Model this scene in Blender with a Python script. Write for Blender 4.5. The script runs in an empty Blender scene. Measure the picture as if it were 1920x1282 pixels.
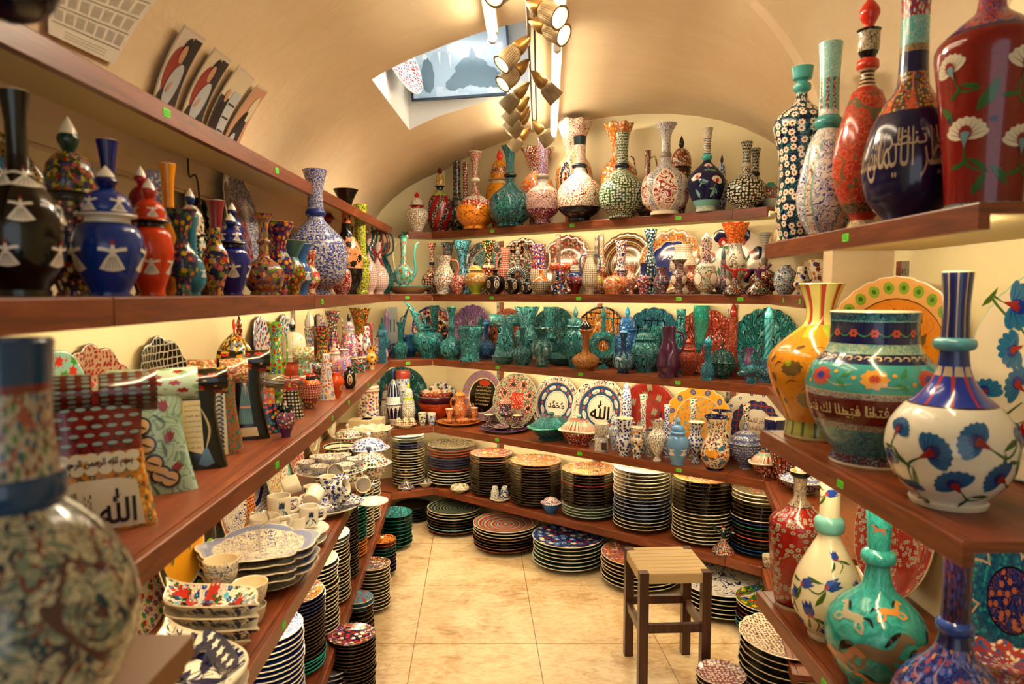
import bpy, bmesh, math, random
from mathutils import Vector, Matrix
PI=math.pi; sin=math.sin; cos=math.cos
random.seed(7)
SC=bpy.context.scene; COL=SC.collection
# ---------------------------------------------------------------- camera
F=1280.0; EYE=1.55; PITCH=math.atan(91/F); SP,CP=sin(PITCH),cos(PITCH)
def ray(px,py):
    x=(px-960)/F; y=(641-py)/F
    return Vector((x,CP+y*SP,-SP+y*CP))
def on_z(px,py,z):
    r=ray(px,py); t=(z-EYE)/r.z
    return Vector((r.x*t,r.y*t,z))
def on_x(px,py,x):
    r=ray(px,py); t=x/r.x
    return Vector((x,r.y*t,EYE+r.z*t))
def z_at(py,Y):
    y=(641-py)/F
    return EYE+(y*Y*CP-Y*SP)/(CP+y*SP)
def wdep(Y,z): return Y*CP-(z-EYE)*SP
def rad(wpx,X,Y,z):
    return wpx/2*wdep(Y,z)/F*cos(math.atan2(X,Y))
# ---------------------------------------------------------------- colours and node helpers
def C(h):
    if not isinstance(h,str): return tuple(h)+(1,) if len(h)==3 else tuple(h)
    h=h.lstrip('#')
    if len(h)==3: h=''.join(c*2 for c in h)
    v=[int(h[i:i+2],16)/255 for i in (0,2,4)]
    return tuple(((c+.055)/1.055)**2.4 if c>.04045 else c/12.92 for c in v)+(1,)
T=None
def nd(t,**k):
    n=T.nodes.new(t)
    for a,b in k.items(): setattr(n,a,b)
    return n
def put(s,v):
    if isinstance(v,bpy.types.NodeSocket): T.links.new(v,s)
    elif v is not None: s.default_value=v
def mt(op,a,b=None,c=None,clamp=False):
    n=nd('ShaderNodeMath',operation=op,use_clamp=clamp)
    put(n.inputs[0],a); put(n.inputs[1],b); put(n.inputs[2],c)
    return n.outputs[0]
def mix(f,a,b):
    n=nd('ShaderNodeMix',data_type='RGBA'); put(n.inputs[0],f); put(n.inputs[6],a); put(n.inputs[7],b)
    return n.outputs[2]
def vm(op,a,b=None):
    n=nd('ShaderNodeVectorMath',operation=op); put(n.inputs[0],a); put(n.inputs[1],b)
    return n.outputs[1] if op in('LENGTH','DISTANCE','DOT_PRODUCT') else n.outputs[0]
def scl(v,s):
    n=nd('ShaderNodeVectorMath',operation='SCALE'); put(n.inputs[0],v); put(n.inputs[3],s); return n.outputs[0]
def sep(v):
    n=nd('ShaderNodeSeparateXYZ'); put(n.inputs[0],v); return n.outputs
def comb(x,y,z=0.0):
    n=nd('ShaderNodeCombineXYZ'); put(n.inputs[0],x); put(n.inputs[1],y); put(n.inputs[2],z); return n.outputs[0]
def ramp(f,stops,interp='LINEAR'):
    n=nd('ShaderNodeValToRGB'); r=n.color_ramp; r.interpolation=interp
    while len(r.elements)>1: r.elements.remove(r.elements[0])
    for i,(p,c) in enumerate(stops):
        e=r.elements[0] if i==0 else r.elements.new(p)
        e.position=p; e.color=C(c)
    put(n.inputs[0],f); return n.outputs[0]
def noise(v,s,d=2.0,r=.5,dist=0.0,dim='3D'):
    n=nd('ShaderNodeTexNoise',noise_dimensions=dim); put(n.inputs['Vector'],v); n.inputs['Scale'].default_value=s
    n.inputs['Detail'].default_value=d; n.inputs['Roughness'].default_value=r; n.inputs['Distortion'].default_value=dist
    return n.outputs[0]
def voro(v,s,rnd=1.0,feature='F1'):
    n=nd('ShaderNodeTexVoronoi',voronoi_dimensions='2D',feature=feature); put(n.inputs['Vector'],v)
    n.inputs['Scale'].default_value=s; n.inputs['Randomness'].default_value=rnd; return n.outputs
def uvm(name):
    n=nd('ShaderNodeUVMap'); n.uv_map=name; return n.outputs[0]
def less(a,b): return mt('LESS_THAN',a,b)
def more(a,b): return mt('GREATER_THAN',a,b)
CT={}
def P0():
    if 'M' not in CT: CT['M']=uvm('UM')
    return CT['M']
def PN():
    if 'N' not in CT: CT['N']=sep(uvm('UN'))
    return CT['N']
# ---- pattern specs (nested tuples) -> colour socket ; optional height list H
H=[]
def ev(sp):
    if isinstance(sp,str): return C(sp)
    k=sp[0]
    return globals()['p_'+k](*sp[1:])
def p_flor(bg,line,pals,s,n=6,cov=.42,lw=.09):
    """small random-coloured rosettes over thin scrolls"""
    c=ev(bg)
    if line:
        f=noise(P0(),.55/s,1.5,.5,1.2,'2D'); g=mt('ABSOLUTE',mt('SUBTRACT',mt('FRACT',mt('MULTIPLY',f,5.0)),.5))
        c=mix(less(g,lw),c,ev(line))
    v=voro(P0(),1/s,.85); d=vm('SUBTRACT',P0(),v[2]); sx=sep(d); r=mt('DIVIDE',vm('LENGTH',d),s)
    a=mt('ARCTAN2',sx[1],sx[0]); w=mt('SINE',mt('MULTIPLY',a,float(n)))
    R=mt('MULTIPLY_ADD',w,cov*.14,cov*.82)
    rc=sep(v[1])[0]; L=len(pals)
    pc=ramp(rc,[(i/L,x) for i,x in enumerate(pals)],'CONSTANT')
    c=mix(less(r,R),c,pc)
    c=mix(less(r,cov*.3),c,mix(more(rc,.5),C(pals[0]),C(pals[-1])) if L>1 else ev(bg))
    return c
def p_daisy(bg,pet,cen,s,n=8,cov=.46,rnd=.5,leaf=None,ring=None,drop=0):
    c=ev(bg)
    if leaf:
        f=noise(P0(),.6/s,1,.5,.8,'2D'); g=mt('ABSOLUTE',mt('SUBTRACT',mt('FRACT',mt('MULTIPLY',f,6.0)),.5))
        c=mix(less(g,.09),c,ev(leaf))
    v=voro(P0(),1/s,rnd); d=vm('SUBTRACT',P0(),v[2]); sx=sep(d); r=mt('DIVIDE',vm('LENGTH',d),s)
    a=mt('ARCTAN2',sx[1],sx[0]); w=mt('SINE',mt('MULTIPLY',a,float(n)))
    if drop: r=mt('ADD',r,less(noise(P0(),.22/s,1,.5,0,'2D'),drop))
    c=mix(less(r,mt('MULTIPLY_ADD',w,cov*.14,cov*.86)),c,ev(pet))
    if ring: c=mix(mt('MULTIPLY',less(r,cov*.55),more(r,cov*.42)),c,ev(ring))
    return mix(less(r,cov*.33),c,ev(cen))
def p_scroll(bg,line,s,w=.13,k=4.0):
    c=ev(bg); f=noise(P0(),.5/s,1.5,.5,1.6,'2D'); g=mt('ABSOLUTE',mt('SUBTRACT',mt('FRACT',mt('MULTIPLY',f,k)),.5))
    return mix(less(g,w),c,ev(line))
def p_speck(bg,pals,s,th=.3):
    v=voro(P0(),1/s,1.0); L=len(pals)
    pc=ramp(sep(v[1])[0],[(i/L,x) for i,x in enumerate(pals)],'CONSTANT')
    return mix(less(mt('DIVIDE',mt('MULTIPLY',v[0],1.0),1.0),th),ev(bg),pc)
def p_dots(bg,fg,s,r=.28):
    v=voro(P0(),1/s,.08); m=less(v[0],r); H.append((m,.5))
    return mix(m,ev(bg),ev(fg))
def p_carve(hi,lo,s,k=3.0,w=1.0):
    f=noise(vm('MULTIPLY',P0(),(1.25,.62,1.0)),.36/s,.6,.4,1.0,'2D'); g=mt('MULTIPLY',mt('ABSOLUTE',mt('SUBTRACT',mt('FRACT',mt('MULTIPLY',f,k*2.6)),.5)),2.0)
    g2=mt('SMOOTH_MIN',g,1.0,.2); H.append((g2,w))
    big=noise(P0(),.25/s,2,.6,0,'2D')
    base=ramp(g,[(0,lo),(.22,lo),(.5,hi),(1,hi)])
    return mix(mt('MULTIPLY',big,.12),base,C(lo))
def p_marble(a,b,s,lo=.42,hi=.58,dist=1.5):
    return ramp(noise(P0(),1/s,3,.6,dist,'2D'),[(lo,a),(hi,b)])
def p_grain(bg,b2,s=.004,th=.55):
    return mix(more(noise(P0(),1/s,1,.5,0,'2D'),th),ev(bg),ev(b2))
def p_bands(*st):
    v=PN()[1]; c=ev(st[0][1])
    for (t,s2) in st[1:]: c=mix(more(v,t),c,ev(s2))
    return c
def p_lines(bg,fg,ts,w=.006):
    v=PN()[1]; c=ev(bg)
    for t in ts: c=mix(less(mt('ABSOLUTE',mt('SUBTRACT',v,t)),w),c,ev(fg))
    return c
def p_hstr(a,b,n,duty=.5):
    return mix(more(mt('FRACT',mt('MULTIPLY',PN()[1],float(n))),duty),ev(a),ev(b))
def p_vstr(a,b,n,duty=.5):
    return mix(more(mt('FRACT',mt('MULTIPLY',PN()[0],float(n))),duty),ev(a),ev(b))
def p_petal(a,b,n,v0,v1,inv=0):
    """n upright pointed panels between v0 and v1 (normalised height)"""
    u=mt('ABSOLUTE',mt('SUBTRACT',mt('FRACT',mt('MULTIPLY',PN()[0],float(n))),.5))
    t=mt('DIVIDE',mt('SUBTRACT',PN()[1],v0),v1-v0,None,True)
    if inv: t=mt('SUBTRACT',1.0,t)
    e=mt('MULTIPLY',mt('SQRT',mt('SUBTRACT',1.0,mt('POWER',t,2.5))),.44)
    ins=mt('MULTIPLY',mt('MULTIPLY',less(u,e),more(PN()[1],v0)),less(PN()[1],v1))
    return mix(ins,ev(a),ev(b))
def p_medal(bg,fg,n,vc,vh,wd=.38,edge='#eee4cc'):
    u=mt('DIVIDE',mt('SUBTRACT',mt('FRACT',mt('MULTIPLY',PN()[0],float(n))),.5),wd)
    t=mt('DIVIDE',mt('SUBTRACT',PN()[1],vc),vh); r=mt('SQRT',mt('ADD',mt('MULTIPLY',u,u),mt('MULTIPLY',t,t)))
    c=mix(less(r,1.0),ev(bg),ev(edge)); return mix(less(r,.88),c,ev(fg))
def p_twist(a,b,n,tw):
    f=mt('FRACT',mt('ADD',mt('MULTIPLY',PN()[0],float(n)),mt('MULTIPLY',PN()[1],float(tw)))); H.append((mt('ABSOLUTE',mt('SUBTRACT',f,.5)),1.0))
    return mix(more(f,.5),ev(a),ev(b))
def p_net(bg,fg,s,w=.1,rnd=.2):
    v=voro(P0(),1/s,rnd,'DISTANCE_TO_EDGE'); return mix(less(v[0],w),ev(bg),ev(fg))
def p_star(bg,fg,n,amp,r0,edge=None,ew=.03):
    """radial star/lobed field on plates, radius in N.v"""
    w=mt('ABSOLUTE',mt('SINE',mt('MULTIPLY',PN()[0],PI*n))); R=mt('MULTIPLY_ADD',w,amp,r0); c=ev(bg)
    if edge: c=mix(less(PN()[1],mt('ADD',R,ew)),c,ev(edge))
    return mix(less(PN()[1],R),c,ev(fg))
def p_rings(cols,n):
    f=mt('FRACT',mt('MULTIPLY',PN()[1],float(n))); L=len(cols)
    return ramp(f,[(i/L,x) for i,x in enumerate(cols)],'CONSTANT')
def p_orbit(bg,fg,n,rc,rr,ctr=None):
    """ring of n discs at radius rc"""
    a=mt('MULTIPLY',mt('SUBTRACT',mt('FRACT',mt('MULTIPLY',PN()[0],float(n))),.5),2*PI/n)
    x=mt('SUBTRACT',mt('MULTIPLY',PN()[1],mt('COSINE',a)),rc); y=mt('MULTIPLY',PN()[1],mt('SINE',a))
    r=mt('SQRT',mt('ADD',mt('MULTIPLY',x,x),mt('MULTIPLY',y,y)))
    c=mix(less(r,rr),ev(bg),ev(fg))
    return mix(less(r,rr*.4),c,ev(ctr)) if ctr else c
MATS={}
def mat(sp,rough=.13,bump=0.0,metal=0.0,coat=.3):
    key=(sp,rough,bump,metal)
    if key in MATS: return MATS[key]
    global T; CT.clear(); H.clear()
    m=bpy.data.materials.new('glaze'); m.use_nodes=True; T=m.node_tree
    b=T.nodes['Principled BSDF']; c=ev(sp)
    gm=nd('ShaderNodeGamma'); put(gm.inputs[0],c); gm.inputs[1].default_value=1.22; put(b.inputs['Base Color'],gm.outputs[0]); b.inputs['Roughness'].default_value=rough; b.inputs['Metallic'].default_value=metal
    b.inputs['Specular IOR Level'].default_value=.5
    if bump and H:
        h=None
        for s,w in H:
            q=mt('MULTIPLY',s,w); h=q if h is None else mt('ADD',h,q)
        n=nd('ShaderNodeBump'); n.inputs['Strength'].default_value=bump; n.inputs['Distance'].default_value=.004
        put(n.inputs['Height'],h); put(b.inputs['Normal'],n.outputs[0])
    MATS[key]=m; return m
def simple(name,col,rough=.5,metal=0.0,emit=None,es=1.0):
    m=bpy.data.materials.new(name); m.use_nodes=True; b=m.node_tree.nodes['Principled BSDF']
    b.inputs['Base Color'].default_value=C(col); b.inputs['Roughness'].default_value=rough; b.inputs['Metallic'].default_value=metal
    if emit: b.inputs['Emission Color'].default_value=C(emit); b.inputs['Emission Strength'].default_value=es
    return m
# ---------------------------------------------------------------- objects
def link(name,me,parent=None,loc=None,rot=0.0):
    o=bpy.data.objects.new(name,me); COL.objects.link(o)
    if parent: o.parent=parent
    if loc is not None: o.location=loc
    if rot: o.rotation_euler.z=rot
    return o
def tag(o,label=None,cat=None,group=None,kind=None):
    if label: o['label']=label
    if cat: o['category']=cat
    if group: o['group']=group
    if kind: o['kind']=kind
    return o
def empty(name,loc,rot=0.0):
    o=link(name,None,None,loc,rot); o.empty_display_size=.02; return o
def bm2me(bm,name,mats,smooth=True):
    me=bpy.data.meshes.new(name); bm.normal_update()
    if smooth:
        for e in bm.edges:
            if len(e.link_faces)==2 and e.link_faces[0].normal.dot(e.link_faces[1].normal)<.72: e.smooth=False
    bm.to_mesh(me); bm.free()
    for m in mats: me.materials.append(m)
    if smooth:
        me.polygons.foreach_set('use_smooth',[True]*len(me.polygons))
    return me
def newbm():
    bm=bmesh.new(); bm.loops.layers.uv.new('UM'); bm.loops.layers.uv.new('UN'); return bm
def UV(bm): return bm.loops.layers.uv['UM'],bm.loops.layers.uv['UN']
def setuv(bm,f,ms,ns=None):
    um,un=UV(bm)
    for i,l in enumerate(f.loops):
        l[um].uv=ms[i]
        l[un].uv=(ns or ms)[i]
def cat_rom(pts,n):
    """smooth a list of (r,z) ; a point with third value 1 is a sharp corner"""
    out=[]; m=len(pts)
    for i in range(m-1):
        p1,p2=pts[i],pts[i+1]
        p0=pts[i-1] if i>0 and len(p1)<3 else (2*p1[0]-p2[0],2*p1[1]-p2[1])
        p3=pts[i+2] if i<m-2 and len(p2)<3 else (2*p2[0]-p1[0],2*p2[1]-p1[1])
        k=n if math.hypot(p2[0]-p1[0],p2[1]-p1[1])>.06 else max(2,n//3)
        for j in range(k):
            t=j/k; t2,t3=t*t,t*t*t
            q=[.5*((2*p1[a])+(-p0[a]+p2[a])*t+(2*p0[a]-5*p1[a]+4*p2[a]-p3[a])*t2+(-p0[a]+3*p1[a]-3*p2[a]+p3[a])*t3) for a in (0,1)]
            out.append((max(q[0],.0),q[1]))
    out.append((pts[-1][0],pts[-1][1])); return out
class Surf:
    """arc-length lookup over an outer profile [(r,z)...] from base to rim"""
    def __init__(s,prof):
        s.p=prof; s.s=[0]
        for a,b in zip(prof,prof[1:]): s.s.append(s.s[-1]+math.hypot(b[0]-a[0],b[1]-a[1]))
        s.L=s.s[-1]
    def at(s,d):
        d=min(max(d,0),s.L*.9999); S=s.s
        lo,hi=0,len(S)-1
        while hi-lo>1:
            m=(lo+hi)//2
            if S[m]<=d: lo=m
            else: hi=m
        t=(d-S[lo])/max(S[hi]-S[lo],1e-9); a,b=s.p[lo],s.p[hi]
        dr,dz=b[0]-a[0],b[1]-a[1]; l=math.hypot(dr,dz) or 1
        return a[0]+dr*t,a[1]+dz*t,dz/l,-dr/l
    def s_of(s,z):
        for i in range(len(s.p)-1):
            if s.p[i+1][1]>=z and s.p[i][1]<z+1e-9 and s.p[i+1][1]>s.p[i][1]:
                return s.s[i]+(s.s[i+1]-s.s[i])*(z-s.p[i][1])/(s.p[i+1][1]-s.p[i][1])
        return s.L
    def P(s,u,d,eps=.0007):
        """u = angle from the front (-Y), d = arc length from the base"""
        r,z,nr,nz=s.at(d); r+=nr*eps; z+=nz*eps
        return Vector((r*sin(u),-r*cos(u),z))
def lathe(bm,prof,seg,h,R,mi=0,ruf=None,cx=0,cy=0,uvoff=0.0,flute=None):
    """prof (r,z) metres bottom->top ; ruf=(z0,z1,n,amp)"""
    um,un=UV(bm); rings=[]
    tot=0; arc=[0]
    for a,b in zip(prof,prof[1:]): tot+=math.hypot(b[0]-a[0],b[1]-a[1]); arc.append(tot)
    for (r,z) in prof:
        if r<1e-5: rings.append([bm.verts.new((cx,cy,z))]); continue
        rg=[]
        for i in range(seg):
            a=2*PI*i/seg; rr=r; zz=z
            if ruf:
                t=(z-ruf[0])/(ruf[1]-ruf[0])
                if t>0:
                    t=min(t,1)**2; w=cos(a*ruf[2]); rr=r*(1+ruf[3]*w*t); zz=z+ruf[3]*.35*r*w*t
            if flute:
                t=(z-flute[0])/(flute[1]-flute[0])
                if 0<t<1: rr=r*(1+flute[3]*abs(cos(a*flute[2]/2))*sin(PI*t))
            rg.append(bm.verts.new((cx+rr*sin(a),cy+rr*cos(a),zz)))
        rings.append(rg)
    for j in range(len(rings)-1):
        A,B=rings[j],rings[j+1]; s0,s1=arc[j]+uvoff,arc[j+1]+uvoff; z0,z1=prof[j][1]/h,prof[j+1][1]/h
        for i in range(seg):
            k=(i+1)%seg; u0,u1=i/seg,(i+1)/seg
            M0,M1=u0*2*PI*R*.85,u1*2*PI*R*.85
            if len(A)==1 and len(B)==1: continue
            if len(A)==1: f=bm.faces.new((A[0],B[k],B[i])); q=[((M0+M1)/2,s0),(M1,s1),(M0,s1)]; n=[(u0,z0),(u1,z1),(u0,z1)]
            elif len(B)==1: f=bm.faces.new((A[i],A[k],B[0])); q=[(M0,s0),(M1,s0),((M0+M1)/2,s1)]; n=[(u0,z0),(u1,z0),(u0,z1)]
            else: f=bm.faces.new((A[i],A[k],B[k],B[i])); q=[(M0,s0),(M1,s0),(M1,s1),(M0,s1)]; n=[(u0,z0),(u1,z0),(u1,z1),(u0,z1)]
            f.material_index=mi(prof[j][1]/h,j) if callable(mi) else mi
            for l,a1,b1 in zip(f.loops,q,n): l[um].uv=a1; l[un].uv=b1
            f.normal_flip()
    return rings
def tube(bm,pts,rads,seg=8,mi=0,flat=1.0,cap=True):
    """swept tube through 3-D points (smoothed)"""
    P=[Vector(p) for p in pts]; out=[]; rr=[]
    if not hasattr(rads,'__len__'): rads=[rads]*len(P)
    for i in range(len(P)-1):
        p0=P[i-1] if i else 2*P[0]-P[1]; p1,p2=P[i],P[i+1]; p3=P[i+2] if i<len(P)-2 else 2*P[-1]-P[-2]
        for j in range(5):
            t=j/5; out.append(.5*((2*p1)+(-p0+p2)*t+(2*p0-5*p1+4*p2-p3)*t*t+(-p0+3*p1-3*p2+p3)*t**3)); rr.append(rads[i]+(rads[i+1]-rads[i])*t)
    out.append(P[-1]); rr.append(rads[-1]); rings=[]; up=None; s=0; um,un=UV(bm); ss=[]
    for i,p in enumerate(out):
        d=(out[min(i+1,len(out)-1)]-out[max(i-1,0)]).normalized()
        if up is None:
            up=Vector((0,1,0)) if abs(d.y)<.9 else Vector((1,0,0))
        x=d.cross(up).normalized(); up=x.cross(d).normalized()
        if i: s+=(p-out[i-1]).length
        ss.append(s)
        rings.append([bm.verts.new(p+(x*cos(2*PI*k/seg)+up*sin(2*PI*k/seg)*flat)*rr[i]) for k in range(seg)])
    for j in range(len(rings)-1):
        for k in range(seg):
            l=(k+1)%seg
            try: f=bm.faces.new((rings[j][k],rings[j][l],rings[j+1][l],rings[j+1][k]))
            except ValueError: continue
            f.material_index=mi; w=2*PI*rr[j]
            setuv(bm,f,[(k/seg*w,ss[j]),((k+1)/seg*w,ss[j]),((k+1)/seg*w,ss[j+1]),(k/seg*w,ss[j+1])],[(k/seg,ss[j]/s),((k+1)/seg,ss[j]/s),((k+1)/seg,ss[j+1]/s),(k/seg,ss[j+1]/s)])
    if cap:
        for r in (rings[0][::-1],rings[-1]):
            try: f=bm.faces.new(r); f.material_index=mi
            except ValueError: pass
def box(bm,x0,x1,y0,y1,z0,z1,mi=0,M=None):
    vs=[bm.verts.new(Vector((x,y,z)) if M is None else M@Vector((x,y,z))) for x in (x0,x1) for y in (y0,y1) for z in (z0,z1)]
    um,un=UV(bm)
    for q in ((0,1,3,2),(4,6,7,5),(0,4,5,1),(2,3,7,6),(0,2,6,4),(1,5,7,3)):
        f=bm.faces.new([vs[i] for i in q]); f.material_index=mi
        for l in f.loops:
            i=vs.index(l.vert); x=x1 if i&4 else x0; y=y1 if i&2 else y0; z=z1 if i&1 else z0
            uv=(x,z) if q in((0,4,5,1),(2,3,7,6)) else ((y,z) if q in((0,1,3,2),(4,6,7,5)) else (x,y))
            l[um].uv=uv; l[un].uv=uv
    return vs
def bev(bm,w,seg=2):
    es=[e for e in bm.edges if len(e.link_faces)==2 and e.calc_face_angle(0)>.5]
    bmesh.ops.bevel(bm,geom=es,offset=w,segments=seg,affect='EDGES',profile=.5)
# ---- painted shapes laid on a surface function S(x,y)->Vector
def blob(bm,S,cx,cy,pts,mi,rings=3):
    """star-shaped outline pts around (cx,cy)"""
    rm=max(math.hypot(*q) for q in pts)
    if rm>.016:
        o=[]; n=len(pts)
        for i in range(n):
            a,b=pts[i],pts[(i+1)%n]; k=min(6,max(1,round(math.dist(a,b)/.013)))
            o+=[(a[0]+(b[0]-a[0])*j/k,a[1]+(b[1]-a[1])*j/k) for j in range(k)]
        pts=o; rings=max(rings,min(8,round(rm/.013)))
    um,un=UV(bm); c=bm.verts.new(S(cx,cy)); prev=None
    for r in range(1,rings+1):
        t=r/rings; cur=[bm.verts.new(S(cx+x*t,cy+y*t)) for x,y in pts]
        n=len(cur)
        for i in range(n):
            j=(i+1)%n
            f=bm.faces.new((c,cur[i],cur[j]) if prev is None else (prev[i],cur[i],cur[j],prev[j])); f.material_index=mi
            for l in f.loops: l[um].uv=(l.vert.co.x,l.vert.co.z); l[un].uv=(t,t)
        prev=cur
def ell(rx,ry,rot=0,n=16,lob=0,amp=0):
    o=[]
    for i in range(n):
        a=2*PI*i/n; k=1+amp*cos(lob*a); x,y=rx*k*cos(a),ry*k*sin(a)
        o.append((x*cos(rot)-y*sin(rot),x*sin(rot)+y*cos(rot)))
    return o
def stroke(bm,S,pts,w,mi,taper=1):
    """pts 2-D polyline smoothed, w width"""
    q=[(p[0],p[1]) for p in pts]; sm=[]
    for i in range(len(q)-1):
        p0=q[i-1] if i else (2*q[0][0]-q[1][0],2*q[0][1]-q[1][1]); p1,p2=q[i],q[i+1]
        p3=q[i+2] if i<len(q)-2 else (2*q[-1][0]-q[-2][0],2*q[-1][1]-q[-2][1])
        for j in range(5):
            t=j/5; sm.append(tuple(.5*((2*p1[a])+(-p0[a]+p2[a])*t+(2*p0[a]-5*p1[a]+4*p2[a]-p3[a])*t*t+(-p0[a]+3*p1[a]-3*p2[a]+p3[a])*t**3) for a in (0,1)))
    sm.append(q[-1]); n=len(sm); pr=None
    for i,(x,y) in enumerate(sm):
        a=sm[max(i-1,0)]; b=sm[min(i+1,n-1)]; dx,dy=b[0]-a[0],b[1]-a[1]; l=math.hypot(dx,dy) or 1
        t=i/(n-1); ww=w/2*((math.sin(PI*min(max(t,.04),.96))**.5) if taper==1 else (1-t*.9 if taper==2 else 1))
        cur=(bm.verts.new(S(x-dy/l*ww,y+dx/l*ww)),bm.verts.new(S(x+dy/l*ww,y-dx/l*ww)))
        if pr: 
            f=bm.faces.new((pr[0],pr[1],cur[1],cur[0])); f.material_index=mi
        pr=cur
TXT={}
def text2d(s,maxe=.06,font_off=0.0):
    if (s,maxe,font_off) in TXT: return TXT[(s,maxe,font_off)]
    c=bpy.data.curves.new('t','FONT'); c.body=s; c.resolution_u=3; c.offset=font_off
    o=bpy.data.objects.new('t',c); COL.objects.link(o); bpy.context.view_layer.update()
    me=bpy.data.meshes.new_from_object(o.evaluated_get(bpy.context.evaluated_depsgraph_get()))
    b=bmesh.new(); b.from_mesh(me); bmesh.ops.triangulate(b,faces=b.faces[:])
    for _ in range(5):
        es=[e for e in b.edges if e.calc_length()>maxe]
        if not es: break
        bmesh.ops.subdivide_edges(b,edges=es,cuts=1); bmesh.ops.triangulate(b,faces=b.faces[:])
    b.verts.ensure_lookup_table(); vs=[(v.co.x,v.co.y) for v in b.verts]; fs=[[v.index for v in f.verts] for f in b.faces]
    b.free(); bpy.data.objects.remove(o); bpy.data.curves.remove(c); bpy.data.meshes.remove(me)
    x0=min(v[0] for v in vs); x1=max(v[0] for v in vs); y0=min(v[1] for v in vs); y1=max(v[1] for v in vs)
    r=([(v[0]-(x0+x1)/2,v[1]-(y0+y1)/2) for v in vs],fs,x1-x0,y1-y0); TXT[(s,maxe,font_off)]=r; return r
def text(bm,S,s,cx,cy,w,mi,h=None,maxe=.08,fo=0.0):
    vs,fs,W,Ht=text2d(s,maxe,fo); k=w/W; ky=(h/Ht if h else k)
    V=[bm.verts.new(S(cx+x*k,cy+y*ky)) for x,y in vs]
    for f in fs:
        try: g=bm.faces.new([V[i] for i in f]); g.material_index=mi
        except ValueError: pass
FM={'ا':0xFE8D,'ب':0xFE8F,'ت':0xFE95,'ح':0xFEA1,'د':0xFEA9,'ر':0xFEAD,'س':0xFEB1,'ظ':0xFEC5,'ع':0xFEC9,'ف':0xFED1,'ك':0xFED9,'ل':0xFEDD,'م':0xFEE1,'ن':0xFEE5,'ه':0xFEE9,'و':0xFEED,'ي':0xFEF1,'ص':0xFEB9}
def shape(s):
    o=[]; L=list(s)
    for i,c in enumerate(L):
        if c not in FM: o.append(c); continue
        pj=i>0 and L[i-1] in FM and L[i-1] not in 'ادرو'; nj=i<len(L)-1 and L[i+1] in FM
        d=c in 'ادرو'; k=(1 if pj else 0) if d else (3 if pj and nj else 1 if pj else 2 if nj else 0)
        o.append(chr(FM[c]+k))
    return ''.join(reversed(o))
ALLAH='\ufdf2'; MUH='\ufdf4'
FATH=shape('انا فتحنا لك فتحا مبينا'); NAZ=shape('تنظر الايمان'); BISM=shape('بسم الله الرحمن الرحيم')
CREAM='#e8dcc2'; DK='#1a1614'
def hasb(sp):
    return isinstance(sp,tuple) and (sp[0] in('carve','twist','dots') or any(hasb(x) for x in sp[1:]))
def G(sp):
    if not isinstance(sp,(str,tuple)): return sp
    return mat(sp,bump=(.9 if hasb(sp) else 0))
def GM(l): return [G(x) for x in l]
# -------- outlines: (r/R, z/h) lists, outer wall from base to rim
def o_bottle(foot=.45,fh=.03,bc=.25,bh=.52,nr=.2,mr=.3,ring=None,rr=1.7,rw=.035,nk=.85,full=1.0):
    p=[(foot,0,1),(foot,fh,1),(foot*.94,fh+.012),(.6+.24*full,fh+(bc-fh)*.38),(1,bc),(.62+.22*full,bc+(bh-bc)*.45),(nr*1.5+.12,bc+(bh-bc)*.8),(nr*1.12,bh)]
    if ring:
        p+=[(nr,ring-rw,1),(nr*rr,ring-rw*.4),(nr*rr,ring+rw*.4),(nr,ring+rw,1)]
    z0=max(bh,(ring or 0)+rw)
    p+=[(nr*.96,z0+(1-z0)*.45),(nr+(mr-nr)*.3,z0+(1-z0)*.75),(mr,1,1)]
    return p
def o_vase(foot=.5,fh=.03,waist=.4,bc=.6,nr=.4,nz=.84,mr=.6):
    return [(foot,0,1),(foot,fh,1),(foot*.9,fh+.01),(waist+.12,.2),(.85,bc*.68),(1,bc),(.86,bc+(nz-bc)*.5),(nr,nz),(mr,1,1)]
def o_foot(foot=.5,sn=.22,sz=.14,bc=.5,bh=.75,nr=.35,mr=.6):
    return [(foot,0,1),(foot,.02,1),(sn*1.3,sz*.6),(sn,sz),(.65,sz+(bc-sz)*.35),(1,bc),(.85,bc+(bh-bc)*.5),(nr,bh),(nr*1.05,bh+(1-bh)*.5),(mr,1,1)]
def o_pot(foot=.55,bc=.5,mr=.4):
    return [(foot,0,1),(foot,.03,1),(.84,.2),(1,bc),(.86,.8),(mr,.96),(mr*1.08,1,1)]
def o_waist(foot=.95,w=.45,wz=.6,mr=1.0):
    return [(foot*.9,0,1),(foot,.06),(foot*.98,.2),(w*1.3,wz-.15),(w,wz),(w*1.25,wz+.16),(mr,1,1)]
def o_cyl(foot=1.0,mid=.9,mr=1.0): return [(foot,0,1),(foot,.04),(mid,.5),(mr,1,1)]
def o_cup(foot=.55,mr=1.0): return [(foot,0,1),(foot,.08,1),(.85,.35),(mr*.97,.75),(mr,1,1)]
def inner(p,t,h,deep=.75):
    """thin wall back down inside the mouth; p is the smoothed outer wall in metres"""
    o=[]; top=p[-1]
    o.append((top[0]-t*.3,top[1]+t*.35)); o.append((max(top[0]-t,.001),top[1]))
    for r,z in reversed(p[:-1]):
        if z<h*deep or r-t<.002: break
        if z<o[-1][1]-.002: o.append((max(r-t,.001),z))
    o.append((0,o[-1][1]-.0005)); return o
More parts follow.
